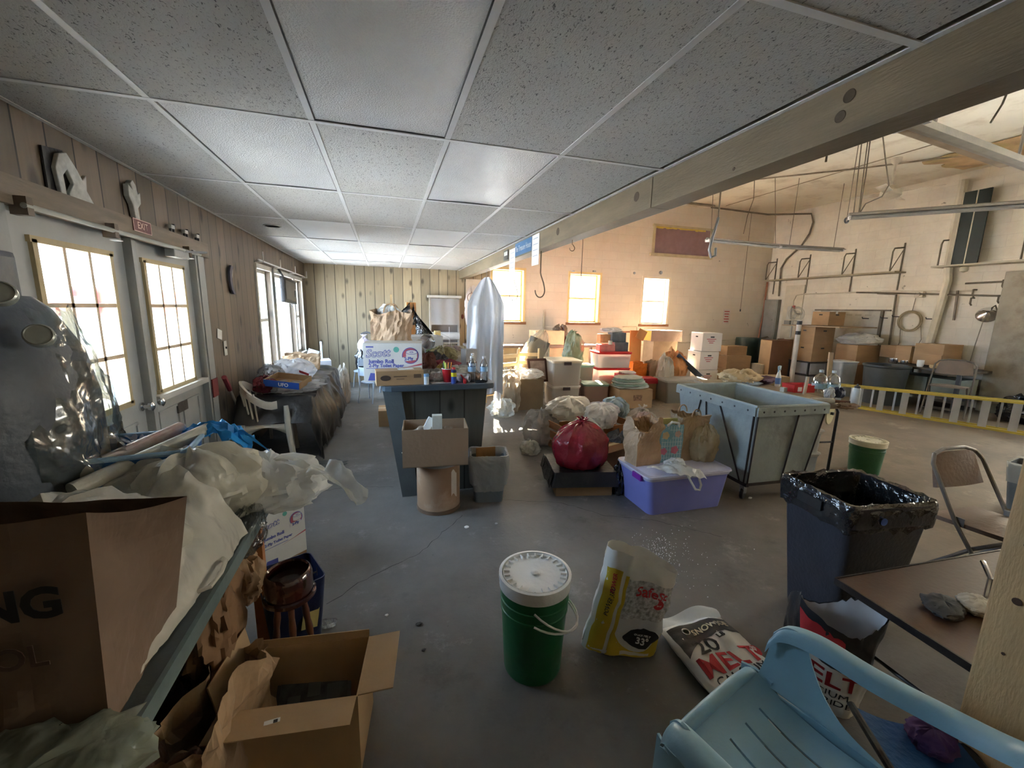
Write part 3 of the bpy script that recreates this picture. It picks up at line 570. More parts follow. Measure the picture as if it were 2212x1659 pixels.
# ================================================================ GARAGE SIDE, FRONT OF THE ROOM
def bucket(label, loc, mb, rz=0, double=True, lidc=WHITE, group=None):
    t = T('plastic_bucket', label, 'bucket', loc, rz, group); z0 = .0
    lt('body', [(.001, 0), (.128, 0), (.130, .01), (.146, .30 if double else .24)] + ([(.150, .302), (.150, .312), (.147, .315), (.148, .345), (.152, .347), (.152, .357), (.148, .36), (.150, .45)] if double else [(.15, .242), (.15, .262), (.147, .265), (.15, .34)]) + [(.001, .451 if double else .341)], mb, t, n=40, cap=False)
    h = .45 if double else .34
    lt('rim', [(.150, h-.045), (.157, h-.043), (.157, h-.012), (.160, h-.01), (.160, h+.012), (.148, h+.014), (.145, h-.005), (.001, h-.006)], lidc, t, n=44, cap=False)
    b = MB().lathe([(.001, h+.004), (.136, h+.004), (.141, h+.012), (.144, h+.004), (.144, h-.004)], n=44, cap=False)
    for k in range(24):
        a = 2*PI*k/24; b.box((.126*math.cos(a), .126*math.sin(a), h+.008), (.026, .006, .010), rz=a)
    b.lathe([(.020, h+.004), (.018, h+.012), (.001, h+.014)], n=18, cap=False); b.build('lid', lidc, t, smooth=True)
    if double:
        for z_, dz in ((.37, -.14), (.31, -.06)):
            pts = [(.152*math.cos(a), .152*math.sin(a), z_+dz*math.sin((a+PI)/1.0 if 0 else (a-R(-120))/R(200)*PI)) for a in [R(-120+200*k/20) for k in range(21)]]
            pts = [(x*(1+.30*math.sin(PI*i/20)), y*(1+.30*math.sin(PI*i/20)), z) for i, (x, y, z) in enumerate(pts)]
            tb('bail', pts, .0045, M((.72, .72, .70), .4), t)
    return t
p = at(1155, 1455, z=0); bk = bucket('tall green plastic bucket with white gear-edged lid, alone on the open floor', (.60, 1.545, 0), GREEN, R(10))
bucket('green plastic bucket with a white lid beside the folding work table and ladder', at(1864, 1018, z=0), M((.03, .12, .05), .4), 0, False, M((.70, .66, .52), .5))
# salt bags ---------------------------------------------------------------
def pillow(w, l, th, seed, m, parent, n=36, name='body', lump=.03, crimp=.02):
    'sealed sack lying flat: x width, y length, swelling in z'
    rnd = random.Random(seed); o = Vector((rnd.uniform(0, 90), 0, 0)); b = MB()
    def f(u, v, s):
        x, y = (u-.5)*w, (v-.5)*l; e = (max(0, 1-abs(2*u-1)**3.2)*max(0, 1-abs(2*v-1)**4))**.5
        z = th/2+s*th/2*e+ s*lump*fbm((x*7, y*7, s*3+o.x), 1.)*e; return (x*(1-.03*abs(fbm((0, y*20, 1)))), y*(1+.01*fbm((x*30, 0, 2))), max(0, z))
    b.grid(lambda u, v: f(u, v, 1), n, n); b.grid(lambda u, v: f(u, v, -1), n, n); bmesh.ops.remove_doubles(b.bm, verts=b.bm.verts, dist=1e-4)
    return b.build(name, m, parent, smooth=True), f
SACK = M((.74, .74, .72), .38, var=.04, bump=.35, bs=9)
def onsack(f, w, l, u0_, u1_, v0_, v1_, m, parent, name='print', off=.0025, n=14, s=1, shape=None):
    'colour field printed on the sack face'
    b = MB()
    def g(a, c):
        if shape: a2, c2 = shape(a, c)
        else: a2, c2 = u0_+(u1_-u0_)*a, v0_+(v1_-v0_)*c
        x, y, z = f(a2, c2, s); return (x, y, z+off*s)
    return b.grid(g, n, n).build(name, m, parent, smooth=True)
def wraptxt(f, w, l, s, size, u, v, m, parent, rot=0, off=.004, bold=0, shear=0, wid=1., name='lettering'):
    o = txt(s, size, (0, 0, 0), (1, 0, 0), (0, 1, 0), m, None, name, bold, shear, wid); o.parent = parent; cx_, cy_ = (u-.5)*w, (v-.5)*l; ca, sa = math.cos(rot), math.sin(rot)
    for vt in o.data.vertices:
        x = cx_+vt.co.x*ca-vt.co.y*sa; y = cy_+vt.co.x*sa+vt.co.y*ca; uu, vv = min(.99, max(.01, x/w+.5)), min(.99, max(.01, y/l+.5)); z = f(uu, vv, 1)[2]
        vt.co = (x, y, z+off+vt.co.z)
    return o
# ice melt sack lying on the floor, top edge towards the camera's left
w, l = .37, .56
t = T('ice_melt_sack', 'white sack printed 20 LB MELT lying flat on the floor behind the blue chair', 'sack', (1.475, 1.285, .0), R(35.5))
a0 = at(1432, 1372, z=.06); a1 = at(1562, 1305, z=.06); ex = (a1-a0).normalized(); rz = math.atan2(ex.y, ex.x); w = (a1-a0).length; ctr = (a0+a1)/2+Vector((ex.y, -ex.x, 0))*(l/2)
p_, q_ = at(1440, 1385, z=.03), at(1542, 1512, z=.03); dy = (p_-q_).normalized(); ex = Vector((dy.y, -dy.x, 0)); w = .37; ctr = p_+ex*w*.47-dy*(l*.40); rz = math.atan2(ex.y, ex.x)
t.location = (ctr.x, ctr.y, 0); t.rotation_euler = (0, 0, rz)
o, f = pillow(w, l, .10, 5, SACK, t)
onsack(f, w, l, .04, .96, .74, .93, M((.03, .03, .035), .35), t)
onsack(f, w, l, 0, 0, 0, 0, M((.03, .03, .035), .35), t, shape=lambda a, c: (.04+.40*a*(1-.0*c), .745-.13*c*(1-a)**1.5))
MB().lathe([(.020, 0), (.020, .002), (.015, .002), (.015, 0)], n=24).build('emblem', WHITE, t, loc=(-.10, l*.335, .098)); wraptxt(f, w, l, 'S', .03, .23, .835, WHITE, t, bold=.001)
wraptxt(f, w, l, 'SNOWJOE', .042, .60, .835, M((.62, .55, .40), .5), t, bold=.001)
wraptxt(f, w, l, '20', .115, .32, .655, INKK, t, bold=.001); wraptxt(f, w, l, 'LB', .035, .58, .70, INKK, t, bold=.001)
wraptxt(f, w, l, 'MELT', .125, .45, .485, INKR, t, bold=.0022)
for i, s in enumerate(('CALCIUM', 'CHLORIDE', 'PELLETS')): wraptxt(f, w, l, s, .058, .44, .36-.085*i, INKK, t)
MB().lathe([(.036, 0), (.036, .002)], n=9).build('seal', INKR, t, loc=(w*.36, l*.04, .088)); wraptxt(f, w, l, '-25°', .032, .86, .54, WHITE, t, bold=.0005, off=.010)
MB().grid(lambda u, v: ((u-.5)*w*.98, l*.485+.065*v, .045+.02*math.sin(7*u+3*v)+.025*v), 20, 4, .002).build('sealed_edge', SACK, t, smooth=True)
# standing ice melt sack, yellow and white
t = T('ice_melt_sack', 'yellow and white ice melt sack with winter forest picture, standing upright on the floor', 'sack')
bl, br_, = at(1283, 1440, z=0), at(1415, 1432, z=0); ex = (br_-bl).normalized(); rz = math.atan2(ex.y, ex.x); w, th, h = .37, .14, .53
t.location = (bl+br_)/2+Vector((-ex.y, ex.x, 0))*.10; t.rotation_euler = (R(2), R(10), rz)
def ss(u, v, s):
    q = abs(2*u-1); dep = th/2*(1-q**5)**.5*(1-.25*v**3); dep = dep*(1 if v > .05 else .6+8*v); x = (u-.5)*w*(1-.06*math.sin(PI*v)); 
    return (x+.018*fbm((0, 0, v*4)), s*dep+.012*fbm((u*5, s, v*6)), h*v*(1-.02*fbm((u*4, 0, 9)))-.13*v**3*max(0, u-.25)**1.5)
b = MB(); b.grid(lambda u, v: ss(u, v, -1), 30, 30); b.grid(lambda u, v: ss(u, v, 1), 30, 30); b.build('body', SACK, t, smooth=True)
def sf(a0, a1, v0, v1, m, name='print', shape=None, off=.0025, n=12):
    def g(a, c):
        u, v = shape(a, c) if shape else (a0+(a1-a0)*a, v0+(v1-v0)*c); x, y, z = ss(u, v, -1); return (x, y-off, z)
    return MB().grid(g, n, n).build(name, m, t, smooth=True)
sf(.02, .20, .04, .84, INKY); sf(.245, .29, .04, .82, INKY)
sf(.29, .97, .42, .80, M((.50, .52, .54), .5, var=.55, vs=60, bump=0), 'forest_picture', off=.003); sf(.29, .97, .28, .42, M((.66, .69, .72), .5, var=.1), 'snow_picture', off=.003)
sf(0, 0, 0, 0, INKY, shape=lambda a, c: (.25+.73*a, .04+c*(.06+.20*(2*a-1)**2)), off=.0035)
sf(0, 0, 0, 0, INKK, 'print', shape=lambda a, c: (.40+.52*a, (.14+.10*(2*a-1)**2)+c*(.20-.06*abs(2*a-1))*max(.1, 1-(2*a-1)**4)), off=.005)
def st(s, size, u, v, m, rot=0, bold=0, shear=0, off=.007, wid=1.):
    o = txt(s, size, (0, 0, 0), (1, 0, 0), (0, 1, 0), m, None, 'lettering', bold, shear, wid); o.parent = t; ca, sa = math.cos(rot), math.sin(rot)
    for vt in o.data.vertices:
        uu = min(.985, max(.015, u+(vt.co.x*ca-vt.co.y*sa)/w)); vv = min(.99, max(.01, v+(vt.co.x*sa+vt.co.y*ca)/h)); x, y, z = ss(uu, vv, -1); vt.co = (x, y-off-vt.co.z, z)
st('SafeSt', .068, .645, .70, INKR, bold=.001, wid=1); st('33°', .045, .68, .215, WHITE, bold=.001); st('QUICK MELT', .014, .66, .27, WHITE); st('POWER 3300', .026, .11, .55, INKK, R(90), shear=.2); st('POWER', .026, .11, .72, INKR, R(90), bold=.0005, shear=.2)
sf(.42, .82, .07, .10, M((.70, .68, .60), .5), off=.006)
o = MB().lathe([(.024, 0), (.024, .002)], n=24).build('seal', INKR, t); x, y, z = ss(.76, .60, -1); o.location = (x, y-.004, z); o.rotation_euler = (R(90), 0, 0); st('20 LB', .014, .76, .60, WHITE, off=.010)
# spilled salt: nobody could count the grains
random.seed(3); b = MB()
for k in range(420):
    c = at(random.gauss(1420, 28), random.gauss(1190, 22), z=0) if k % 3 else at(random.gauss(1440, 60), random.gauss(1225, 30), z=0); s = random.uniform(.0012, .0045); b.box((c.x, c.y, s/2), (s, s, s), rz=random.uniform(0, 3))
tag(b.build('salt_grains', M((.72, .74, .76), .4)), 'white ice melt grains scattered on the floor behind the standing yellow sack', 'salt', kind='stuff')
# litter
for i, (px_, py_, s, c, lb) in enumerate(((1008, 1140, .02, WPAPER, 'white paper scrap on the floor in front of the fibre drum'), (1072, 1132, .014, M((.4, .4, .38)), 'grey crumb of litter on the floor right of the fibre drum'), (708, 1352, .05, CELLO, 'crumpled clear wrapper on the floor beside the brown stool'), (905, 1350, .018, DARK, 'small dark lump on the open floor, left of the green bucket'),
        (1190, 1040, .03, WPAPER, 'torn paper scrap on the floor beside the black covered box'), (1620, 1077, .02, WPAPER, 'thin white straw end on the floor under the laundry cart'), (915, 1405, .012, DARK, 'small dark speck on the open floor, nearer the open cardboard box'), (835, 1330, .012, WPAPER, 'tiny white crumb on the floor beyond the open cardboard box'))):
    c_ = at(px_, py_, z=0); tag(blob((s*1.6, s, s*.7), i+3, 3, .2, .4, nu=14, nv=8).build('litter_scrap', c, None, loc=c_), lb, 'litter')
# ---------------------------------------------------------------- laundry cart
CANV = M((.30, .345, .35), .65, var=.08, vs=4, bump=.3, bs=16, dirt=(.22, .25, .25)); CVB = M((.22, .26, .27), .7, var=.1)
t = T('laundry_cart', 'large grey canvas laundry cart on casters, beside the folding work table', 'cart', (3.24, 3.02, 0), R(-3)); W_, L_, ZB, ZT = .72, 1.02, .17, .86
b = MB().fr((0, 0, 0), (W_*.84, L_*.84), (W_, L_), ZB, ZT, .015, True, .012); b.build('canvas_tub', CANV, t, smooth=False)
pts = [(-W_/2, -L_/2, ZT), (W_/2, -L_/2, ZT), (W_/2, L_/2, ZT), (-W_/2, L_/2, ZT)]
tb('rim_tube', pts, .017, M((.36, .41, .42), .5, bump=.2), t, closed=True)
for (a, c) in zip(pts, pts[1:]+pts[:1]):
    a, c = Vector(a), Vector(c); d = (c-a).normalized(); o = Vector((d.y, -d.x, 0)); b = MB(); L2 = (c-a).length
    b.box(((a+c)/2+o*.012+Vector((0, 0, -.035))), (abs(d.x)*L2+abs(o.x)*.006+.01, abs(d.y)*L2+abs(o.y)*.006+.01, .075)); b.build('hem', CANV, t)
    n = 7
    for k in range(n):
        q = a.lerp(c, (k+.5)/n)+o*.018+Vector((0, 0, -.035)); MB().lathe([(.009, 0), (.009, .003), (.004, .005)], n=10).build('rivet', DARK, t, loc=q, rot=(R(90), 0, math.atan2(o.y, o.x)+R(90)))
def cp(u, v, side):
    'point on the outside of the cart side: u along, v up'
    s = .84+.16*v; z = ZB+(ZT-ZB)*v; k = .008
    return {'front': (W_*s*(u-.5), -L_*s/2-k, z), 'left': (-W_*s/2-k, L_*s*(.5-u), z), 'right': (W_*s/2+k, L_*s*(u-.5), z)}[side]
FRM = M((.05, .04, .04), .5, .4)
for side, segs in (('left', ((.985, .0, .985, .93), (.60, .90, .93, .0), (.42, .90, .44, .0), (.35, .90, .14, .12))), ('front', ((.02, .0, .02, .93), (.60, .0, .60, .92), (.985, .0, .985, .93))), ('right', ((.5, 0, .5, .92),))):
    for u0_, v0_, u1_, v1_ in segs: tb('frame_rod', [cp(u0_, v0_, side), cp(u1_, v1_, side)], .007, FRM, t, 6)
b = MB()
for s in (-1, 1): b.box((s*W_*.40, 0, ZB-.015), (.03, L_*.86, .03)); b.box((0, s*L_*.40, ZB-.015), (W_*.84, .03, .03))
b.build('base_frame', FRM, t)
for sx_ in (-1, 1):
    for sy_ in (-1, 1):
        q = T('caster', None, None, (sx_*W_*.36, sy_*L_*.36, 0)); q.parent = t
        MB().lathe([(.045, -.014), (.05, -.008), (.05, .008), (.045, .014)], n=20).build('wheel', BLACK, q, loc=(0, 0, .05), rot=(R(90), 0, R(30)), smooth=True); bx('fork', (0, 0, .105), (.03, .05, .09), STEEL, q)
# ---------------------------------------------------------------- black bin with liner
t = T('trash_can', 'large square black trash can lined with a shiny black bag, beside the brown folding chair', 'trash can', (2.47, 1.48, 0), 0)
TP = [at(*q, z=.735) for q in ((1705, 1045), (1832, 1078), (2000, 1068), (1860, 1013))]; c = (TP[0]+TP[1]+TP[2]+TP[3])/4; t.location = (c.x, c.y, 0); e = (TP[1]+TP[0]-TP[2]-TP[3]); 
t.rotation_euler = (0, 0, math.atan2((TP[2]-TP[1]).y, (TP[2]-TP[1]).x)); WT = .47; LT = .40; BIN = M((.035, .037, .05), .42, var=.15, bump=.15, bs=60)
MB().fr((0, 0, 0), (WT*.72, LT*.74), (WT, LT), 0, .69, .03, True, .006).fr((0, 0, 0), (WT+.035, LT+.035), (WT+.035, LT+.035), .62, .72, .04, True, .012, False).build('body', BIN, t, smooth=True)
for s in (-1, 1):
    bx('handle', (s*(WT/2+.022), 0, .67), (.02, .14, .05), BLACK, t)
b = MB()
def ln(u, v):
    th_ = 2*PI*u; cx_ = max(-1, min(1, 1.35*math.cos(th_))); cy_ = max(-1, min(1, 1.35*math.sin(th_))); prof = [(1.075, .60), (1.095, .70), (1.06, .735), (.96, .73), (.93, .60), (.80, .25), (.72, .07)]
    k = v*(len(prof)-1); i = min(int(k), len(prof)-2); fr_ = k-i; s = prof[i][0]*(1-fr_)+prof[i+1][0]*fr_; z = prof[i][1]*(1-fr_)+prof[i+1][1]*fr_; q = (math.cos(th_)*4, math.sin(th_)*4, v*5); s += .018*fbm(q, 1.3)
    return (cx_*WT/2*s, cy_*LT/2*s, z+.012*fbm(q, 2.)*(1 if v < .5 else .3)-(.05*max(0, fbm((u*30, 1, 1)))*(1-v) if v < .15 else 0))
b.grid(ln, 80, 24); b.build('liner', BAGK, t, smooth=True)
bx('paper', (0.0, .07, .50), (.12, .004, .09), M((.55, .50, .42)), t, rx=R(-15))
MB().lathe([(.018, 0), (.018, .002)], n=16).build('sticker', M((.10, .2, .65), .4), t, loc=(-.075, -LT/2-.020, .655), rot=(R(90), 0, 0)); D.objects['sticker']['label'] = 'small blue round sticker'
# ---------------------------------------------------------------- folding chairs
def folding_chair(label, loc, rz, ms, mf, group=None, pad=True):
    t = T('folding_chair', label, 'chair', loc, rz, group); W2 = .22
    # side frames (front leg runs up into the back), facing +y is the back
    for s in (-1, 1):
        tb('front_leg', [(s*W2, -.24, .01), (s*W2, .06, .44), (s*W2*.97, .22, .74), (s*W2*.80, .245, .79)], .011, mf, t); tb('rear_leg', [(s*(W2-.03), .25, .01), (s*(W2-.03), -.02, .32), (s*(W2-.03), -.16, .44)], .011, mf, t)
        bx('hinge', (s*(W2-.015), .05, .45), (.006, .04, .05), mf, t)
    tb('top_rail', [(-W2*.80, .245, .79), (-W2*.4, .255, .815), (W2*.4, .255, .815), (W2*.80, .245, .79)], .011, mf, t)
    tb('stretcher', [(-W2+.03, .20, .07), (W2-.03, .20, .07)], .008, mf, t); tb('stretcher', [(-W2, -.18, .10), (W2, -.18, .10)], .008, mf, t)
    MB().grid(lambda u, v: ((u-.5)*.40*(1-.14*v), .185+.055*v-.012*math.sin(PI*u), .60+.205*v-.035*(2*u-1)**4*v), 12, 8, .022).build('backrest', ms, t, smooth=True)
    MB().grid(lambda u, v: ((u-.5)*.40*(1-.12*(1-v)**3), -.20+.40*v, .435+.018*math.sin(PI*u)*math.sin(PI*v)+.02*(1-v)), 12, 12, .025).build('seat', ms, t, smooth=True)
    return t
BRV = M((.17, .115, .085), .5, var=.12, bump=.2); FRG = M((.20, .19, .18), .4, .5)
folding_chair('brown padded folding chair between the black trash can and the wooden post', (3.33, 1.29, 0), R(-3), BRV, FRG)
# ---------------------------------------------------------------- pale blue resin chair, seen from behind its far arm
LB = M((.27, .47, .60), .36, var=.05, bump=.04, bs=90, spec=.5)
t = T('resin_armchair', 'light blue moulded plastic armchair with slotted seat, in the near right corner', 'chair', (1.00, .60, 0), R(17))
def lerp(a, b, k): return a+(b-a)*k
def seatpt(x, v, dz=0):
    y = lerp(.25, -.22, v); z = .435-.04*math.sin(PI*min(1, v*1.1))-.03*v; z -= .015*(1-(2*x/.44)**2)*math.sin(PI*v); return Vector((x*(1-.10*v), y, z+dz))
sw = [(-.225, -.130), (-.122, -.047), (-.039, .039), (.047, .122), (.130, .225)]
b = MB()
for a, c in sw: b.grid(lambda u, v: seatpt(lerp(a, c, u), .16+.74*v), 6, 16, .006)
b.grid(lambda u, v: seatpt(lerp(-.225, .225, u), .16*v), 20, 5, .006); b.grid(lambda u, v: seatpt(lerp(-.225, .225, u), .90+.12*v), 20, 3, .006)
b.build('seat', LB, t, smooth=True)
tb('seat_rim', [seatpt(-.235, .0, -.03)]+[seatpt(x, 0, .003-.02*(2*x/.44)**4) for x in (-.20, -.12, -.04, .04, .12, .20)]+[seatpt(.235, 0, -.03)], .019, LB, t, 12)
def backpt(x, v): return Vector((x*(1+.10*v), -.235-.13*v-.03*(1-(2*x/.44)**2), .39+.42*v+.03*v*(1-(2*x/.46)**2)))
b = MB()
for a, c in sw: b.grid(lambda u, v: backpt(lerp(a, c, u)*.92, .05+.80*v), 4, 12, .006)
b.grid(lambda u, v: backpt(lerp(-.205, .205, u), .85+.17*v), 16, 4, .010); b.grid(lambda u, v: backpt(lerp(-.205, .205, u), .07*v), 16, 2, .006); b.build('backrest', LB, t, smooth=True)
def poly(P, u): k = u*(len(P)-1); i = min(int(k), len(P)-2); return P[i].lerp(P[i+1], k-i)
def spl(P, n=5):
    out = []
    for i in range(len(P)-1):
        p0, p1, p2, p3 = P[max(0, i-1)], P[i], P[i+1], P[min(len(P)-1, i+2)]
        for j in range(n): s = j/n; out.append(.5*((2*p1)+(p2-p0)*s+(2*p0-5*p1+4*p2-p3)*s*s+(3*p1-p0-3*p2+p3)*s**3))
    return out+[P[-1]]
for s in (-1, 1):
    P = spl([Vector((s*.272, .225, .545)), Vector((s*.295, .195, .595)), Vector((s*.310, .11, .612)), Vector((s*.312, -.03, .605)), Vector((s*.325, -.16, .605)), Vector((s*.29, -.27, .64)), Vector((s*.225, -.33, .70))])
    def arm(u, v, P=P):
        a = (v-.5)*2; return poly(P, u)+Vector((a*(.036+.006*math.sin(PI*u)), 0, -.034*a*a*a*a-.004*a*a))
    MB().grid(arm, 48, 12, .008).build('armrest', LB, t, smooth=True)
    A_ = spl([Vector((s*.222, .235, .41)), Vector((s*.225, .10, .405)), Vector((s*.22, -.02, .40)), Vector((s*.215, -.16, .41))]); B_ = spl([Vector((s*.278, .222, .565)), Vector((s*.290, .195, .60)), Vector((s*.298, .16, .605)), Vector((s*.300, .14, .60))])
    def side(u, v, s=s, A_=A_, B_=B_): p, q = poly(A_, u), poly(B_, u); k = v**(1+1.6*u); return Vector((lerp(p.x, q.x, v)+s*.012*math.sin(PI*v), lerp(p.y, q.y, v**.55), lerp(p.z, q.z, k)))
    MB().grid(side, 20, 16, .008).build('side_panel', LB, t, smooth=True)
    MB().grid(lambda u, v: Vector((s*(.228+.035*(1-u)+.012*(1-(2*v-1)**2)), .235+(v-.5)*.085*(1+.2*u), .43*u)), 12, 8, .008).build('leg', LB, t, smooth=True)
    MB().grid(lambda u, v: Vector((s*(.20+.02*(1-u)+.010*(1-(2*v-1)**2)), -.30-.05*(1-u)+.07*(v-.5)+.04*u, .02+.40*u)), 10, 8, .008).build('leg', LB, t, smooth=True)
    MB().grid(lambda u, v: Vector((s*(.215+.012*math.sin(PI*u)), lerp(.22, -.22, u), .405-.06*v)), 14, 4, .006).build('side_apron', LB, t, smooth=True)
# ---------------------------------------------------------------- low brown card table beside the post
CTZ = .515; ca = at(1805, 1248, z=CTZ); cb_ = at(2110, 1196, z=CTZ); ex = (cb_-ca).normalized(); rz = math.atan2(ex.y, ex.x); ey = Vector((ex.y, -ex.x, 0)); cw, cl = 1.15, .50
cc = ca+ex*cw/2+ey*cl/2; BRT = M((.085, .045, .030), .42, var=.15, vs=3, bump=.05)
t = T('folding_table', 'low brown folding card table beside the wooden post, in front of the black trash can', 'table', (cc.x, cc.y, 0), rz)
bx('tabletop', (0, 0, CTZ-.012), (cw, cl, .020), BRT, t, bev=.006); b = MB()
for c, d in (((0, -cl/2, CTZ-.014), (cw, .008, .028)), ((0, cl/2, CTZ-.014), (cw, .008, .028)), ((-cw/2, 0, CTZ-.014), (.008, cl, .028)), ((cw/2, 0, CTZ-.014), (.008, cl, .028))): b.box(c, d)
b.build('edge_band', M((.035, .03, .03), .3, .3), t)
for sx_ in (-1, 1):
    for sy_ in (-1, 1): tb('leg', [(sx_*(cw/2-.10), sy_*(cl/2-.04), CTZ-.03), (sx_*(cw/2-.04), sy_*(cl/2-.04), .0)], .011, BLACK, t)
    tb('crossbar', [(sx_*(cw/2-.07), -cl/2+.04, .25), (sx_*(cw/2-.07), cl/2-.04, .25)], .008, BLACK, t)
q = at(2050, 1320, z=CTZ); t = bag('dark grey crumpled cloth lying on the low brown table by the post', (q.x-.02, q.y+.01, CTZ), (.16, .11, .04), M((.05, .055, .06), .8), 11, .4, name='cloth'); tag(t, cat='cloth')
q = at(2125, 1325, z=CTZ); bag('beige crumpled paper on the low brown table, right of the dark cloth', (q.x-.01, q.y+.02, CTZ), (.12, .10, .05), M((.48, .44, .36), .6), 12, .2, name='crumpled_paper')
q = at(2135, 1270, z=CTZ+.06); t = T('chrome_clamp', 'chrome tubular bracket standing on the low brown table beside the post', 'bracket', (q.x, q.y, CTZ)); tb('tube', [(0, 0, 0), (0, 0, .10), (.02, .03, .13), (.05, .05, .13)], .009, CHROME, t); lt('foot', [(.03, 0), (.028, .01), (.010, .014)], CHROME, t, n=20)
# blue fabric camp seat with dark frame behind the blue chair's arm
t = T('camp_stool', 'dark framed folding stool with a blue fabric seat behind the light blue armchair', 'stool', (at(2010, 1640, z=.36).x, at(2010, 1640, z=.36).y, 0), R(-30))
for s in (-1, 1):
    tb('leg', [(-.13, s*.11, .0), (.13, s*.11, .36)], .010, BLACK, t); tb('leg', [(.13, s*.13, .0), (-.13, s*.13, .36)], .010, BLACK, t)
    tb('rail', [(s*.13, -.14, .36), (s*.13, .14, .36)], .011, BLACK, t)
MB().grid(lambda u, v: ((u-.5)*.26, (v-.5)*.26, .365-.03*math.sin(PI*u)), 12, 6, .004).build('seat', M((.02, .09, .27), .7, bump=.3), t, smooth=True)
bag('dark purple crumpled cloth on the blue fabric stool', (at(2010, 1600, z=.36).x, at(2010, 1600, z=.36).y, .345), (.13, .11, .06), M((.07, .03, .12), .85), 14, .3, name='cloth')
# open black and red sack behind it
t = T('ice_melt_sack', 'opened black, white and red sack with torn rim, under the low brown table edge', 'sack', (1.725, 1.05, 0), R(-45), None)
SB = M((.035, .035, .04), .35, var=.1, bump=.3, bs=10)
def ob(u, v, k=1.0, dv=0):
    a = 2*PI*u; rx_, ry_ = .155*(1-.15*(1-v)**3), .095*(1-.1*(1-v)**3); q = Vector((math.cos(a)*2, math.sin(a)*2, v*3)); f = k*(1+.10*fbm(q, .9)+.12*v**4*math.sin(3*a+1)); return (rx_*f*math.cos(a), ry_*f*math.sin(a), v*(.42+.05*math.sin(2*a+.6)+.015*fbm((math.cos(a)*9, math.sin(a)*9, 0)))+dv)
MB().grid(lambda u, v: ob(u, v*.56), 60, 14).build('body', SACK, t, smooth=True); MB().grid(lambda u, v: ob(u, .56+v*.44, 1.003), 60, 14).build('header_band', SB, t, smooth=True)
MB().grid(lambda u, v: ob(u, 1-v*.9, .965, -.003), 60, 14).build('lining', M((.55, .56, .60), .5, bump=.3, bs=9), t, smooth=True); MB().grid(lambda u, v: ob(.62+.16*u, .62+.30*v, 1.012), 12, 6).build('red_stripe', INKR, t, smooth=True)
def oft(s, size, u0_, v0_, m, bold=0):
    o = txt(s, size, (0, 0, 0), (1, 0, 0), (0, 1, 0), m, None, 'lettering', bold); o.parent = t
    for vt in o.data.vertices: x, y, z = ob(u0_+vt.co.x/.80, v0_+vt.co.y/.42, 1.02); vt.co = (x, y, z)
oft('MELT', .10, .72, .42, INKR, .002); oft('CALCIUM', .042, .72, .26, INKK); oft('CHLORIDE', .042, .72, .16, INKK); oft('S', .05, .80, .78, WHITE)
# grey bin at the right edge of the picture
p = at(2215, 1110, z=0); t = T('waste_bin', 'grey waste bin with clear liner, partly cut off at the far right edge', 'bin', (p.x+.12, p.y+.05, 0), R(10)); MB().fr((0, 0, 0), (.24, .18), (.32, .26), 0, .40, .03, True, .004).build('body', M((.17, .19, .20), .5), t, smooth=True)
MB().fr((0, 0, 0), (.30, .24), (.335, .275), .24, .415, .03, True, .002).build('liner', BAGC, t, smooth=True)
# ================================================================ LEFT FOREGROUND: green worktable and what is on and under it
TZ = .77; GT = M((.075, .095, .098), .42, var=.12, vs=5, bump=.06, dirt=(.05, .055, .055)); GTE = M((.13, .175, .18), .4, var=.12, bump=.05)
t = T('work_table', 'long dark green worktable with a light edge strip along the left wall', 'table', (-.83, 1.05, 0)); bx('tabletop', (0, 0, TZ-.02), (.64, 1.96, .04), GT, t, bev=.004)
bx('edge_strip', (.325, 0, TZ-.022), (.012, 1.96, .046), GTE, t); ORW = M((.42, .16, .05), .5, var=.15, vs=4, stretch=(5, 5, 1))
for y_ in (-.90, .82): bx('leg', (.27, y_, (TZ-.04)/2), (.05, .035, TZ-.04), ORW, t); bx('leg', (-.27, y_, (TZ-.04)/2), (.05, .05, TZ-.04), ORW, t)
# brown bag lettered ING
INGM = M((.20, .135, .095), .75, var=.12, vs=3, bump=.3, bs=9); t = T('paper_bag', 'large brown paper sack lettered ING standing on the near end of the green worktable', 'bag', (-.80, 1.03, TZ))
BT = [Vector((-.26, -.16, 0)), Vector((.26, -.16, 0)), Vector((.235, .17, 0)), Vector((-.26, .17, 0))]; TP_ = [Vector((-.26, -.145, .455)), Vector((.275, -.15, .455)), Vector((.375, -.02, .415)), Vector((-.26, .03, .465))]
def ingp(u, v):
    k = (u % 1)*4; i = min(int(k), 3); f_ = k-i; p = BT[i].lerp(BT[(i+1) % 4], f_); q = TP_[i].lerp(TP_[(i+1) % 4], f_); c_ = 4*f_*(1-f_); r_ = p.lerp(q, v); r_.z = v*lerp(TP_[i].z, TP_[(i+1) % 4].z, f_)-.012*c_*v**6
    w_ = .014*fbm((r_.x*5, r_.y*5, r_.z*5), 1)*c_+.006*fbm((r_.x*14, r_.y*14, r_.z*14), 1)*c_; return r_+(Vector((0, -w_, 0)) if i in (0, 2) else Vector((w_, 0, 0)))
b = MB(); b.grid(ingp, 96, 30); bmesh.ops.remove_doubles(b.bm, verts=b.bm.verts, dist=1e-4); b.poly([tuple(p+Vector((0, 0, .001))) for p in BT]); b.build('body', INGM, t)
MK = M((.02, .02, .022), .7, bump=0); txt('ING', .080, (.168, -.178, .305), (1, 0, -.0), (0, 0, 1), MK, t, bold=.003); txt('RBOL', .06, (.13, -.178, .205), (1, 0, 0), (0, 0, 1), M((.10, .06, .045), .7), t, bold=.001)
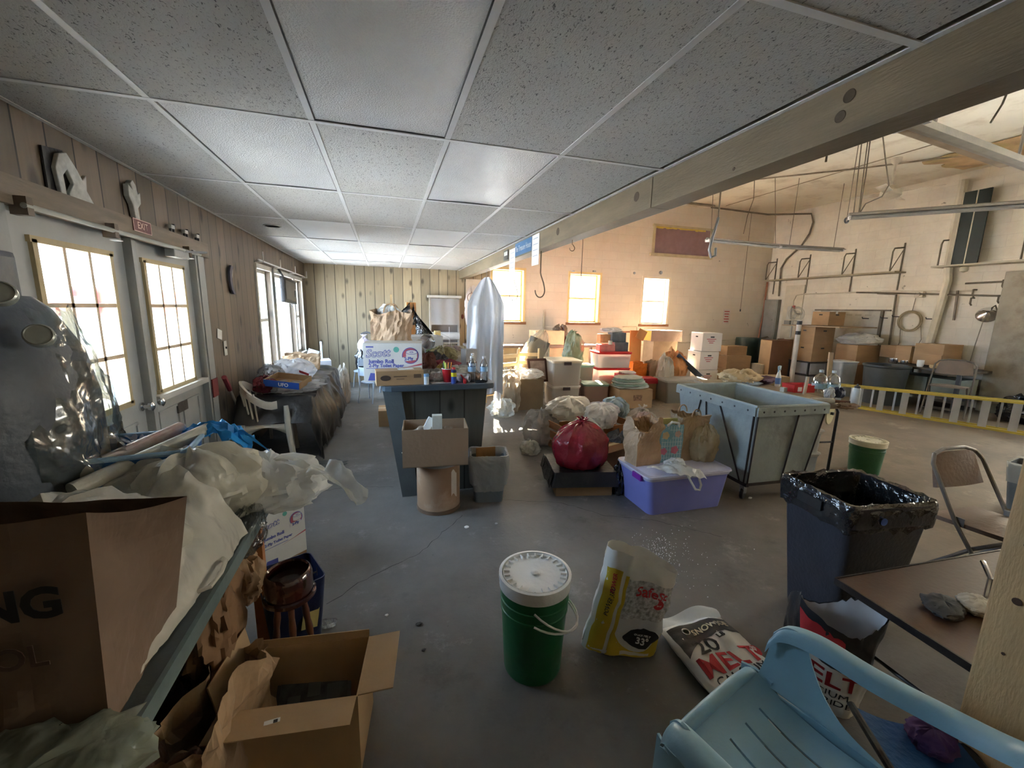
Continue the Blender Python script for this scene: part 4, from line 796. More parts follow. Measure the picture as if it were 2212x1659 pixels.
b = MB(); b.tube([(-.10, -.175, .40), (-.085, -.19, .50), (-.04, -.20, .57), (.03, -.20, .585), (.09, -.195, .54), (.12, -.185, .47), (.125, -.175, .40)], .0035, 7); b.build('wire_handle', M((.35, .30, .22), .5), t, smooth=True)
b = MB(); b.tube([(-.20, -.18, .44), (-.08, -.21, .50), (.0, -.20, .46), (.02, -.18, .36)], .003, 7); b.build('wire_handle', M((.35, .30, .22), .5), t, smooth=True)
# clear sack in the bottom left corner
bag('dusty clear plastic bag at the very near end of the green worktable', (-.60, .74, TZ), (.34, .28, .07), film((.42, .46, .38), .7, .2), 31, .3, rough=.25)
# wrapped machine against the wall
MG = M((.085, .10, .125), .45, var=.15); t = T('gauge_machine', 'dark blue grey machine with round dials standing at the far left edge', 'machine', (-1.22, 1.72, TZ), 0)
b = MB().lathe([(.24, 0), (.26, .1), (.26, .50), (.235, .66), (.17, .80), (.13, .84)], n=30, sx_=.9, sy_=1.25); b.build('body', MG, t, smooth=True); bx('head', (-.02, -.08, .90), (.22, .30, .16), MG, t, bev=.02)
for k, (y_, z_) in enumerate(((-.17, .95), (-.13, .84), (-.10, .72))):
    g = MB().lathe([(.001, 0), (.034, 0), (.034, .022), (.030, .026), (.028, .022), (.001, .022)], n=24, cap=False).build('dial', M((.45, .47, .44), .25, .4), t, loc=(.13+.05*k, y_-.02, z_), rot=(R(70), 0, R(25)), smooth=True)
t = T('plastic_dust_cover', 'large clear plastic bag draped over the dark machine in front of the double doors', 'cover', (-1.18, 1.78, TZ), 0)
def cov(u, v):
    a = 2*PI*u; z = .80*(1-v)**.92; s = .17+.17*v**.8; q = Vector((math.cos(a)*2.2, math.sin(a)*2.2, v*4)); f = 1+.13*v*math.sin(8*a+3*fbm(q, .8))+.16*fbm(q, 1.5)*v+.02*fbm(q, 4)
    return (max(-.27, s*.80*f*math.cos(a)), s*1.02*f*math.sin(a), max(.004, z+.03*fbm(q, 1.5)))
MB().grid(cov, 90, 46).build('sheet', clear((.80, .85, .83), .13, .13, .45, 3.5), t, smooth=True)
bag('small white plastic bag beside the wrapped machine, in front of the left door', (-.98, 1.96, TZ), (.20, .16, .26), film((.80, .80, .86), .75), 33, 0, knot=True, kn=.02)
# pile of shopping bags
t = bag('long translucent shopping bag printed with red 99, lying across the green worktable', (-.88, 1.34, TZ), (.56, .40, .28), film((.72, .70, .62), .72, .2, 9, .9, .25), 35, .1, rough=.2, ridges=6)
for k, s in enumerate('99'): txt(s, .12, (-.06+.0*k, -.10+.07*k, .30-.01*k), (.3, -.95, -.02), (1, .3, .02), M((.30, .12, .11), .6, bump=0), t, bold=.004)
bag('crumpled beige plastic bag at the far end of the green worktable', (-.72, 1.76, TZ), (.48, .36, .28), film((.76, .72, .60), .85, .25, 8, .9, .3), 36, .4, rough=.22, ridges=7, handles=False)
t = bag('white plastic shopping bag spilling over the table end towards the aisle', (-.50, 1.93, TZ-.03), (.42, .32, .20), film((.80, .78, .72), .78, .25, 9, .8, .3), 37, -.2, rough=.28, handles=False)
t = T('plastic_bag', 'thin see-through bag loop hanging off the far table end above the toilet paper carton', 'bag', (-.30, 1.86, .86), R(-30))
MB().grid(lambda u, v: (.0+.22*u*(1-.1*math.sin(9*v)), (v-.5)*.16*(1-.5*u)+.02*fbm((u*5, v*5, 1)), .04-.10*u*u+.03*math.sin(7*v+3*u)), 16, 12).build('body', BAGC, t, smooth=True)
# white bag hanging over the front edge with loop handles
t = T('plastic_bag', 'white shopping bag lying along the front edge of the worktable, handles towards the camera', 'bag', (-.56, 1.33, TZ), 0)
def hang(u, v):
    y = lerp(.28, -.36, u); wd = lerp(.34, .03, u**1.3)*(1+.10*math.sin(7*u)); top = lerp(.24, .02, u**.8); e = math.sin(PI*min(1, v))**.7
    x = lerp(-wd*1.0+.0, .055-.05*u, v); z = .004+top*e*(1+.25*fbm((u*4, v*3, 2)))+.012*abs(fbm((u*9, v*9, 5))); return (x+.015*fbm((u*6, v*6, 8)), y+.02*fbm((u*3, v*5, 1)), z)
MB().grid(hang, 44, 30).build('body', film((.80, .77, .68), .86, .25, 10, .7, .3), t, smooth=True)
for pts in ([(.03, .10, .02), (.055, .06, .03), (.062, .0, .03), (.05, -.05, .02), (.02, -.06, .015), (.0, -.02, .02)],): tb('handle', pts, .007, film((.80, .77, .68), .9, .25, 10, .7, .3), t, 8)
bag('crinkled clear wrapper hanging at the table edge over the toilet paper carton', (-.53, 1.70, TZ-.10), (.10, .22, .16), CELLO, 39, 0, rough=.35)
# blue tub with rolled posters
t = T('blue_tub', 'blue plastic tub holding rolled papers behind the bags on the worktable', 'tub', (-.95, 1.86, TZ), R(8)); MB().fr((0, 0, 0), (.34, .26), (.42, .32), 0, .29, .05, True, .006).build('body', BLUEP, t, smooth=True)
tb('rim', [(x, y, .29) for x, y in ((-.20, -.16), (.20, -.16), (.22, -.12), (.22, .12), (.20, .16), (-.20, .16), (-.22, .12), (-.22, -.12))], .010, M((.35, .55, .75), .4), t, closed=True)
for i, (dx, a, m_, lb) in enumerate(((-.13, 24, M((.62, .58, .52), .4, dirt=(.45, .03, .04)), 'long flat wrapped roll with red marks leaning out of the blue tub, left one'), (.02, 26, M((.60, .58, .50), .35), 'long beige cardboard tube leaning out of the blue tub, right one'))):
    p0 = Vector((-.98+dx*.6, 1.58, TZ+.235)); d_ = Vector((.34, .60, .10)).normalized() if i else Vector((.30, .62, .10)).normalized(); t = T('paper_roll', lb, 'roll', p0, 0, 'rolls in the blue tub'); MB().tube([(0, 0, 0), d_*.50], .026, 16).build('roll', m_, t, smooth=True)
q = T('tissue_wrap', 'bright blue crumpled plastic sticking out of the blue tub', 'wrapping', (-.78, 2.00, TZ+.16), 0); MB().grid(lambda u, v: ((u-.3)*.30, (v-.5)*.12+.03*fbm((u*6, v*3, 0)), .06+.12*math.sin(2.4*u+.4)+.03*fbm((u*8, v*8, 4))-.05*abs(2*v-1)), 18, 12, .004).build('sheet', M((.02, .28, .72), .45, bump=.4, bs=12), q, smooth=True)
# ---- printed toilet paper cartons (used twice)
CW = M((.66, .66, .64), .7, var=.06, vs=3, bump=.06); BL2 = M((.10, .12, .42), .6, bump=0, var=.05)
def tp_carton(label, loc, rz, d, m=CW, shade=1.0):
    t = carton(label, loc, d, rz, m, None, False, True, 'toilet_paper_carton', 'box'); w, l, h = d; y = -l/2; k = w/.44
    txt('Scott', .085*k, (-.095*k-.02, y, h*.74), (1, 0, .06), (0, 0, 1), BL2, t, bold=.003*k, shear=.25); txt('Scott', .085*k, (-.095*k-.02, y-.0016, h*.74), (1, 0, .06), (0, 0, 1), CW, t, bold=-.0005, shear=.25)
    txt('Jumbo Roll', .042*k, (-w/2+.04*k, y, h*.53), (1, 0, .0), (0, 0, 1), BL2, t, bold=.0014*k, ax='LEFT'); txt('2-Ply Toilet Paper', .036*k, (-w/2+.04*k, y, h*.42), (1, 0, .0), (0, 0, 1), BL2, t, bold=.001*k, ax='LEFT')
    o = MB().lathe([(.062*k, 0), (.062*k, .001)], n=36).build('roll_emblem', M((.45, .10, .13), .6, bump=0), t, loc=(w*.30, y, h*.68), rot=(R(90), 0, 0))
    MB().lathe([(.064*k, 0), (.064*k, .0012), (.059*k, .0012), (.059*k, 0)], n=36, cap=False).build('ring', BL2, t, loc=(w*.30, y-.0005, h*.68), rot=(R(90), 0, 0))
    q = MB(); el = [(.042*k*math.cos(a), .017*k*math.sin(a)) for a in [2*PI*i/24 for i in range(24)]]; body = [(-.042*k, .02*k), (-.042*k, -.02*k)]+[(.042*k*math.cos(a), -.02*k+.015*k*math.sin(a)) for a in [PI+PI*i/10 for i in range(11)]]+[(.042*k, .02*k)]
    mt = Matrix.Translation((w*.32, y-.002, h*.70)) @ Matrix.Rotation(R(90), 4, 'X'); q.prism(body, .001, mt); q.prism([(x, yy+.022*k) for x, yy in el], .0012, mt); q.build('roll_picture', CW, t)
    tb('roll_outline', [(w*.32+x, y-.004, h*.70+yy+.022*k) for x, yy in el], .0016*k, BL2, t, 5, True); tb('roll_outline', [(w*.32+x*.3, y-.004, h*.70+yy*.3+.022*k) for x, yy in el], .0016*k, BL2, t, 5, True)
    bx('label_band', (w*.27, y-.004, h*.60), (.11*k, .001, .032*k), CW, t, ry=R(-6)); txt('2-Ply', .034*k, (w*.27, y-.005, h*.60), (1, 0, .08), (0, 0, 1), BL2, t, bold=.0012*k)
    MB().lathe([(.022*k, 0), (.022*k, .001)], n=12).build('seal', M((.12, .42, .36), .6), t, loc=(w*.06, y, h*.84), rot=(R(90), 0, 0)); bx('trade_mark', (-w/2+.05*k, y-.0006, h*.91), (.055*k, .001, .010*k), BL2, t)
    bx('rule_line', (-.08*k, y-.0006, h*.35), (.24*k, .001, .004*k), BL2, t)
    q = MB(); q.prism([(-.02*k, 0), (w/2, .035*k), (w/2, .050*k), (.10*k, .02*k)], .001, Matrix.Translation((0, y, h*.31)) @ Matrix.Rotation(R(90), 4, 'X')); q.build('swoosh', M((.45, .10, .13), .6, bump=0), t)
    q = MB(); q.prism([(-w/2+.03*k, 0), (-w/2+.15*k, 0), (-w/2+.15*k, .05*k), (-w/2+.05*k, .06*k)], .001, Matrix.Translation((0, y, h*.03)) @ Matrix.Rotation(R(90), 4, 'X')); q.build('pack_count_print', BL2, t); return t
a_ = at(560, 1112, z=.44); b_ = at(655, 1074, z=.44); ex = (b_-a_).normalized(); rz = math.atan2(ex.y, ex.x); w_ = .275; c_ = b_-ex*w_/2+Vector((-ex.y, ex.x, 0))*.16
tp_carton('toilet paper carton on the floor at the far end of the green worktable', (c_.x, c_.y, .09), rz, (w_, .32, .35)); carton('brown carton on the floor underneath the toilet paper carton by the worktable', (c_.x, c_.y, 0), (.27, .32, .09), rz, CARD2, tape=False)
# ---- stand with a brown glazed pot, beside it
PB = M((.045, .012, .010), .12, var=.2, bump=.05, spec=.7, coat=.6); t = T('pot_stand', 'dark brown glossy pot on turned wooden legs beside the toilet paper carton', 'stand', (-.40, 1.67, 0), R(20)); t.scale = (.84, .84, .90)
lt('pot', [(.001, .47), (.07, .47), (.095, .49), (.104, .54), (.104, .60), (.096, .625), (.090, .63), (.084, .622), (.086, .58), (.001, .56)], PB, t, n=36, cap=False); lt('ring', [(.106, .50), (.114, .505), (.114, .52), (.106, .525)], PB, t, n=36, cap=False)
for k in range(3):
    a = 2*PI*k/3+.4; tp_ = Vector((.06*math.cos(a), .06*math.sin(a), .475)); bt = Vector((.12*math.cos(a), .12*math.sin(a), 0)); tb('leg', [bt.lerp(tp_, j/10) for j in range(11)], [.010, .014, .016, .012, .017, .013, .018, .014, .017, .013, .015], WOODD, t, 10)
tb('thumb_screw', [(.10, .02, .56), (.125, .025, .56)], .004, DARK, t, 6); bx('wing', (.128, .026, .56), (.004, .004, .04), DARK, t)
t = T('navy_bin', 'dark navy wastebasket with a cream label behind the pot stand', 'bin', (-.47, 1.97, 0), R(25)); MB().fr((0, 0, 0), (.20, .20), (.26, .26), 0, .36, .03, True, .004).build('body', M((.012, .018, .06), .4), t, smooth=True); bx('label', (.05, -.119, .17), (.07, .002, .09), M((.55, .48, .20), .6), t, ry=R(12), rx=R(-5))
bag('crumpled brown paper bag hanging under the table beside the pot stand', (-.63, 1.60, .30), (.16, .36, .36), KRAFTD, 41, .15, rough=.3, name='paper_bag'); bag('knotted brown paper bag top sticking out under the table edge', (-.60, 1.80, .38), (.14, .14, .20), KRAFT, 42, .3, rough=.35, name='paper_bag')
bag('black garbage bag deep under the green worktable', (-.86, 1.45, 0), (.42, .70, .50), BAGK, 43, 0, rough=.2)
bag('dark brown sack leaning on the black garbage bag under the worktable', (-.62, 1.05, 0), (.26, .34, .40), M((.11, .05, .03), .6, var=.3, bump=.5), 44, 0, rough=.25)
pbag('torn brown paper bag standing open between the worktable and the open carton', (-.55, 1.32, 0), (.15, .36, .42), KRAFT, 45, R(-10), flare=1.12, jag=.09, crumple=.035)
# ---- open cardboard box with a picture frame inside
A_, B_, C_ = at(545, 1402, z=.31), at(800, 1374, z=.31), at(805, 1500, z=.31); ex = (B_-A_).normalized(); rz = math.atan2(ex.y, ex.x); w_ = (B_-A_).length; l_ = abs((C_-B_).dot(Vector((ex.y, -ex.x, 0)))); c_ = (A_+B_)/2+Vector((ex.y, -ex.x, 0))*l_/2
t = opencarton('open cardboard box with flaps spread, holding a picture frame, in the near left', (c_.x, c_.y, 0), (w_, l_, .31), rz, M((.50, .34, .19), .75, var=.12, vs=3, bump=.06), flaps=((1, 84, .115), (0, 86, .105), (3, 10, .10), (2, 4, .03)))
bx('sticker', (-.03, -l_/2-.055, .3165), (.045, .014, .001), WPAPER, t, rz=.2, rx=R(4)); bx('barcode', (-.02, -l_/2-.055, .3175), (.012, .010, .001), DARK, t, rz=.2, rx=R(4))
t = T('picture_frame', 'dark framed print lying inside the open cardboard box', 'picture', tuple(at(680, 1497, z=.10)), 0, rot=(R(40), 0, rz+.08)); bx('frame', (0, 0, .008), (.27, .16, .012), M((.09, .09, .095), .4), t); bx('print', (0, 0, .0152), (.245, .135, .002), M((.10, .10, .10), .5, var=.6, vs=18, bump=0), t)
for k, (x_, y_) in enumerate(((-.07, -.03), (0, .02), (.07, -.01))): bx('print_block', (x_, y_, .0168), (.045, .06, .001), M((.16, .16, .16), .5), t)
# ================================================================ LEFT WALL DETAILS
XW = WL+.003
t = T('curtain_rod', 'long white curtain rod on wooden brackets over the double doors', 'rod', (WL+.075, 2.34, 1.985)); MB().tube([(0, 0, 0), (0, 1.75, 0)], .012, 10).build('rod', M((.42, .42, .38), .5), t, smooth=True)
for y_ in (.02, .62, 1.55): bx('bracket', (-.02, y_, .0), (.06, .035, .075), M((.16, .12, .09), .6), t)
for y_, z_ in ((.62, -.05), (1.55, -.05)): bx('bracket_foot', (.0, y_, z_), (.04, .05, .006), M((.5, .5, .48)), t)
q = at(308, 490, x=WL+.046); t = T('exit_sign', 'small dark red EXIT sign on the header board over the doors', 'sign', (WL+.044, q.y, q.z)); bx('plate', (0, 0, 0), (.004, .21, .075), M((.14, .025, .025), .4), t); txt('EXIT', .058, (.0025, 0, 0), (0, 1, 0), (0, 0, 1), M((.75, .50, .42), .5), t)
b = MB()
for c, d in (((0, 0, .036), (.002, .205, .004)), ((0, 0, -.036), (.002, .205, .004)), ((0, .101, 0), (.002, .004, .072)), ((0, -.101, 0), (.002, .004, .072))): b.box((.0025, c[1], c[2]), d)
b.build('border', M((.75, .50, .42), .5), t)
def relief(name, label, cat, px_, py_, outline, m, sc=1., th=.02, back=None, x=None, group=None):
    q = at(px_, py_, x=WL+.03); t = T(name, label, cat, (x or WL+.006, q.y, q.z), group=group); mt = Matrix.Rotation(R(90), 4, 'Z') @ Matrix.Rotation(R(90), 4, 'X')
    if back: MB().prism([(a*sc, c*sc) for a, c in back[0]], .008, mt).build('backing', back[1], t)
    MB().prism([(a*sc, c*sc) for a, c in outline], th, Matrix.Translation((.009 if back else 0, 0, 0)) @ mt).build('figure', m, t, bev=.004); return t
BONE = M((.52, .52, .48), .6, var=.25, vs=20)
relief('bird_plaque', 'pale long necked bird figure on a dark square plaque above the left door', 'plaque', 160, 408, [(-.09, -.02), (-.10, .06), (-.07, .12), (-.02, .14), (.03, .09), (.06, .05), (.09, .08), (.08, .01), (.12, -.04), (.155, -.10), (.10, -.08), (.05, -.085), (-.01, -.08), (-.04, -.03), (.0, .02), (-.03, .07), (-.06, .04), (-.055, -.05), (-.02, -.10), (-.08, -.08)], BONE, 1.15, back=([(-.13, -.09), (-.13, .13), (-.01, .15), (-.03, -.09)], BLACK))
relief('angel_figure', 'small pale angel figure hung on the wall between the plaque and the exit sign', 'figure', 291, 432, [(-.02, -.10), (.02, -.10), (.015, -.04), (.05, -.01), (.055, .05), (.03, .035), (.02, .08), (-.005, .10), (-.03, .08), (-.02, .05), (-.055, .07), (-.06, .01), (-.03, -.03)], BONE, 1.15, .03)
relief('wall_wreath', 'small dark crescent wreath with pale figure on the wall right of the doors', 'wreath', 504, 607, [(.03, .13), (-.03, .14), (-.08, .08), (-.09, 0), (-.07, -.08), (-.02, -.12), (.04, -.12), (.0, -.09), (-.03, -.03), (-.03, .05), (.0, .10)], M((.10, .10, .14), .6), 1.1, .02, back=([(-.02, -.11), (.02, -.12), (.03, .02), (.07, .12), (.04, .12), (-.01, .02)], BONE))
for i, (px_, py_) in enumerate(((371, 496), (400, 503), (425, 512))):
    q = at(px_, py_, x=WL+.03); t = T('cow_figurine', 'tiny black and white cow figurine on the door header, %s' % ('nearest the exit sign', 'middle of three', 'nearest the door closer')[i], 'figurine', (WL+.03, q.y, 2.107), 0, 'cow figurines over the doors')
    b = MB(); b.box((0, 0, .035), (.022, .055, .028), bev=.006); b.build('body', BONE, t); bx('head', (0, .036, .05), (.018, .022, .02), DARK, t, bev=.004); [bx('leg', (0, s, .012), (.016, .010, .024), DARK, t) for s in (-.02, .02)]
q = at(392, 548, x=WL+.07); t = T('door_closer', 'grey door closer arm at the top of the right door', 'door closer', (WL+.03, q.y-.02, q.z-.01)); bx('body', (.03, -.02, 0), (.06, .24, .055), M((.20, .21, .22), .35, .6), t, bev=.01); tb('arm', [(.05, .06, .03), (.14, .20, .045), (.02, .36, .05)], .008, STEEL, t); bx('soffit_plate', (0.02, .30, .055), (.05, .16, .012), STEEL, t)
q = at(474, 722, x=XW); t = T('paper_note', 'small torn white paper note pinned beside the light switch', 'note', (XW+.002, q.y, q.z)); bx('sheet', (0, 0, 0), (.002, .11, .09), WPAPER, t, rx=R(-14))
q = at(486, 752, x=XW); t = T('light_switch', 'white light switch plate on the wall under the paper note', 'switch', (XW+.004, q.y, q.z)); bx('plate', (0, 0, 0), (.006, .07, .14), M((.62, .62, .58), .4), t, bev=.002); bx('toggle', (.008, 0, .005), (.012, .010, .02), BLACK, t)
# rod hooks over the windows and the screen
q = at(583, 583, x=WL+.05); t = T('curtain_rod', 'white curtain rod with bent brackets over the three windows', 'rod', (WL+.06, 5.85, 2.13)); tb('rod', [(0, 0, 0), (0, 3.1, 0)], .010, DOORW, t)
for y_ in (.05, .95, 2.0, 3.05): tb('bracket', [(-.05, y_, -.02), (.04, y_, -.02), (.04, y_, .10)], .008, DOORW, t, 6)
t = T('television', 'small black flat television hanging in front of the middle window', 'television', (WL+.14, 7.02, 1.80), R(0)); bx('screen', (0, 0, 0), (.06, .82, .36), BLACK, t, rx=R(-2), bev=.02); bx('bezel', (.032, 0, 0), (.004, .70, .27), M((.06, .065, .08), .15), t, rx=R(-2)); tb('arm', [(-.13, 0, .34), (-.02, 0, .12)], .015, DARK, t); bx('speaker', (.033, .28, -.03), (.006, .08, .10), DARK, t); tb('cable', [(0, .02, -.18), (.02, .08, -.24), (0, .16, -.19)], .004, DARK, t, 6)
# scraper leaning on the wall
f0, f1 = at(547, 948, z=.02), Vector((WL+.06, 0, 0)); g0 = at(484, 815, x=WL+.08)
t = T('floor_scraper', 'long handled scraper with red grip leaning on the wall beside the doors', 'tool', (f0.x, f0.y, .02)); v_ = g0-Vector((f0.x, f0.y, .02)); tb('handle', [(0, 0, 0), v_*.86], .012, M((.45, .44, .40), .5), t); tb('grip', [v_*.84, v_*1.0], .022, M((.22, .03, .04), .5), t); bx('blade', (0, 0, .01), (.14, .02, .05), STEEL, t)
# ---- resin chair beside the doors, loaded with things, black plastic behind
RW = M((.62, .58, .50), .45, var=.05)
t = T('resin_armchair', 'cream plastic armchair with slatted round back beside the doors, covered by black plastic', 'chair', (-1.20, 4.72, 0), R(98))
def rimp(a, k=1.): return Vector((.29*k*math.sin(a), .02-.29*k*math.cos(a), .74-.10*(1-math.cos(a-0))*.35))
P = [Vector((.28*math.cos(R(a)), -.05+.27*math.sin(R(a)), .70-.10*abs(math.cos(R(a)))**2)) for a in range(-15, 196, 10)]
P = [Vector((p.x, p.y, p.z+.05+.08*max(0, math.sin(R(-15+10*i))))) for i, p in enumerate(P)]
MB().grid(lambda u, v: (lambda k: (P[min(int(k), len(P)-2)].lerp(P[min(int(k), len(P)-2)+1], k-min(int(k), len(P)-2)))+Vector((0, 0, -.075*v+.02*(v-.5)**2)))(u*(len(P)-1)), 40, 4, .022).build('back_rim', RW, t, smooth=True)
for a in range(25, 160, 14): c_, s_ = math.cos(R(a)), math.sin(R(a)); tb('spindle', [(.20*c_, -.03+.20*s_, .43), (.275*c_, -.05+.265*s_, .74)], .009, RW, t, 6)
MB().grid(lambda u, v: ((u-.5)*.46, (v-.5)*.44-.02, .42-.02*math.sin(PI*u)), 8, 8, .012).build('seat', RW, t, smooth=True)
for sx_ in (-1, 1):
    for sy_ in (-1, 1): MB().tube([(sx_*.21, sy_*.19, .60 if sy_ < 0 else .42), (sx_*.235, sy_*.20, .40), (sx_*.265, sy_*.235, 0)], [.022, .034, .026], 8).build('leg', RW, t, smooth=True)
    MB().grid(lambda u, v: (sx_*(.225+.02*math.sin(PI*v)), lerp(-.18, .18, u), .41-.10*v*(1-math.sin(PI*u)*.75)), 12, 4, .008).build('apron', RW, t, smooth=True)
t = T('folding_table', 'long table hidden under black plastic along the window wall', 'table', (-1.10, 6.10, 0)); bx('tabletop', (0, 0, .60), (.60, 1.55, .03), GREYP, t)
for sx_ in (-1, 1):
    for sy_ in (-1, 1): bx('leg', (sx_*.26, sy_*.66, .29), (.03, .03, .58), RW, t)
def blk(u, v):
    y = lerp(4.50, 7.0, u); q = Vector((u*9, v*3, 1)); ed = .615+.05*math.sin(5*u+1); H_ = .68+.05*fbm(q, .7)-.24*max(0, .07-u)/.07
    if v < .55: x = lerp(WL+.06, -.76, v/.55)+.03*fbm(q, 1.1); z = H_+.03*fbm(q, 1.6)-.04*(v/.55)**3
    else:
        k = (v-.55)/.45; x = -.76+.06*math.sin(k*2)+.045*math.sin(17*u+5*fbm(q, .4))*k+.03*fbm(q, 1.4)+.10*k*math.sin(PI*u); z = H_-.04-(.60-.22*math.sin(3+7*u)*.35-.12*abs(fbm((u*14, 0, 3))))*k*.92
    return (x, y, max(.02, z))
sheet('black_plastic_sheet', blk, M((.014, .014, .016), .34, var=.3, bump=.5, bs=9, spec=.5), 'wide sheet of shiny black plastic draped over the chair and table under the windows', 'sheet', 90, 44, .0)
t = T('cardboard_tray', 'shallow blue sided cardboard tray lettered UFO, on top of the bags by the windows', 'tray', (-1.02, 4.90, .76), R(-12), rot=(R(6), R(6), R(-14))); BLT = M((.02, .10, .46), .5, var=.05)
bx('base', (0, 0, .003), (.36, .30, .006), CARD, t); [bx('side', c, d, BLT if i == 0 else CARD, t) for i, (c, d) in enumerate((((0, -.15, .035), (.36, .006, .07)), ((0, .15, .035), (.36, .006, .07)), ((-.18, 0, .035), (.006, .30, .07)), ((.18, 0, .035), (.006, .30, .07))))]; txt('UFO', .052, (.02, -.1535, .034), (1, 0, 0), (0, 0, 1), WHITE, t, bold=.001)
bag('clear plastic bag spread under the blue cardboard tray', (-1.02, 5.02, .66), (.58, .42, .12), film((.74, .74, .76), .55, .15, 12, .9), 51, 0, rough=.3); bag('clear bag with dark red contents between the blue tray and the chair back', (-1.26, 4.92, .68), (.20, .26, .16), film((.30, .06, .08), .8), 52, 0, rough=.3)
bag('white plastic bag with red print behind the blue tray on the black plastic', (-1.12, 5.75, .68), (.46, .46, .24), film((.74, .73, .74), .7), 53, 0, rough=.2); MB().grid(lambda u, v: (.10+.10*u, -.235+.03*u, .14-.05*u-.03*v), 4, 3, .004).build('red_print', M((.45, .03, .04), .5), [o for o in C.objects if o.get('label', '').startswith('white plastic bag with red print')][0])
pbag('brown paper bag lying under the middle window, behind the bags', (-1.17, 6.62, .68), (.44, .30, .22), KRAFT, 54, R(8), flare=1.1, jag=.05); bag('grey white plastic bag heap behind the chair back under the first window', (-1.30, 5.42, .68), (.26, .40, .20), film((.55, .56, .60), .7), 55, 0, rough=.3)
t = T('desk_organiser', 'white angular plastic organiser at the far end of the black plastic', 'organiser', (-1.06, 7.40, 0), R(12)); bx('body', (0, 0, .36), (.34, .34, .72), M((.62, .66, .74), .4), t, bev=.01); bx('panel', (0, -.17, .56), (.34, .01, .26), M((.60, .62, .70), .4), t, rx=R(-8)); bx('post', (.05, .10, .85), (.03, .02, .32), M((.62, .66, .74), .4), t, bev=.006); bx('side_wing', (-.10, .0, .78), (.16, .02, .22), M((.62, .66, .74), .4), t, ry=R(20))
bag('clear bag with brown paper on the floor at the end of the black plastic', (-.70, 7.28, 0), (.22, .30, .58), film((.60, .56, .50), .65), 57, 0, rough=.3, fill=KRAFT); bag('white paper bundle on the floor under the black plastic edge', (-.86, 6.75, 0), (.16, .24, .40), WPAPER, 58, 0, rough=.2)
def stool(label, loc, rz):
    t = T('step_stool', label, 'stool', loc, rz); m_ = M((.28, .34, .42), .45); MB().fr((0, 0, 0), (.36, .26), (.34, .24), .27, .30, .03).build('top', m_, t, smooth=True)
    for s in (-1, 1):
        b = MB().tube([(-.12, s*.12, .27), (-.17, s*.17, .0)], .022, 8).tube([(.12, s*.12, .27), (.17, s*.17, .0)], .022, 8); b.build('side_frame', m_, t, smooth=True); bx('foot_rail', (0, s*.155, .05), (.32, .02, .04), m_, t)
    for s in (-1, 1): bx('end_panel', (s*.15, 0, .14), (.02, .26, .26), m_, t, ry=R(s*-9))
    return t
q = at(714, 838, z=0); stool('blue grey plastic step stool on the floor against the pine wall', (q.x, q.y, 0), R(12))
q = at(700, 842, z=0); t = T('floor_cable', 'dark cable loop on the floor in front of the step stool', 'cable', (q.x, q.y-.2, .008)); tb('cable', [(-.25, -.1, 0), (-.05, -.12, 0), (.02, .05, 0), (-.02, .22, 0), (-.16, .26, 0), (-.3, .2, 0)], .008, BLACK, t)
bag('dark stained plastic scrap on the floor in the aisle', at(712, 1003, z=0), (.30, .22, .012), M((.07, .075, .08), .5), 59, 0, rough=.3, name='plastic_scrap')
# ---- back wall
t = T('bag_rack', 'metal wall rack with plastic covered shelves and a roll of plastic on the pine wall', 'rack', (1.25, WB-.005, .80)); rk = M((.35, .32, .28), .5, .3)
for s in (-1, 1): bx('upright', (s*.31, -.08, .50), (.03, .16, 1.05), rk, t)
bx('top', (0, -.10, 1.04), (.72, .20, .05), M((.50, .49, .45), .5), t); bx('shelf', (0, -.08, .52), (.60, .15, .02), rk, t); bx('shelf', (0, -.08, .04), (.60, .15, .02), rk, t); bx('back', (0, -.01, .5), (.6, .015, 1.0), M((.16, .14, .13), .6), t)
MB().tube([(-.31, -.15, .20), (.31, -.15, .20)], .085, 20).build('plastic_roll', film((.80, .80, .80), .85), t, smooth=True); MB().grid(lambda u, v: ((u-.5)*.60, -.18-.03*math.sin(PI*v)+.01*math.sin(14*u), .44+.56*v), 24, 12).build('plastic_curtain', film((.72, .73, .74), .55, .12, 10, .8), t, smooth=True); tb('cord', [(.08, -.24, .02), (.08, -.24, .40)], .004, WHITE, t, 5)
q = at(878, 640, y=7.2); t = T('leaning_panel', 'orange brown wood panel standing behind the counter, half wrapped in black plastic', 'panel', (.42, 7.2, 0), R(10)); bx('board', (0, 0, .84), (.16, .05, 1.68), M((.42, .19, .06), .5, var=.1, stretch=(4, 4, .6)), t); bx('board', (-.06, .06, .56), (.24, .03, 1.12), M((.50, .28, .10), .5), t)
sheet('black_plastic_bag', lambda u, v: (.46+.15*math.sin(PI*min(1, v*.6))*u+.38*u*v-.12*(1-u)*v, 7.16+.05*math.sin(9*u)*v+.04*fbm((u*5, v*5, 0)), 1.70-.85*v-.10*u*(1-v)-.06*u), BAGK, 'black plastic bag hooked over the orange brown wood panel', 'bag', 20, 20)
q = at(860, 660, y=7.0); sheet('black_plastic_bag', lambda u, v: (.40-.42*u*(1-.2*v), 7.08+.03*math.sin(8*v+3*u), 1.68-.45*u-.22*v*(1-.2*u)+.03*fbm((u*6, v*6, 5))), BAGK, 'black plastic stretched to the left from the top of the wood panel', 'bag', 16, 12)
t = T('yellow_box', 'small yellow box standing behind the black plastic on the counter end', 'box', (.90, 7.6, .85)); bx('body', (0, 0, .17), (.10, .16, .34), M((.55, .42, .16), .5), t); bx('box', (0, 0, -.42), (.5, .5, .84), DARK, None).location = (.90, 7.6, .425); D.objects['box'].name = 'dark_cabinet'; tag(D.objects['dark_cabinet'], 'dark cabinet hidden behind the counter clutter', 'cabinet')
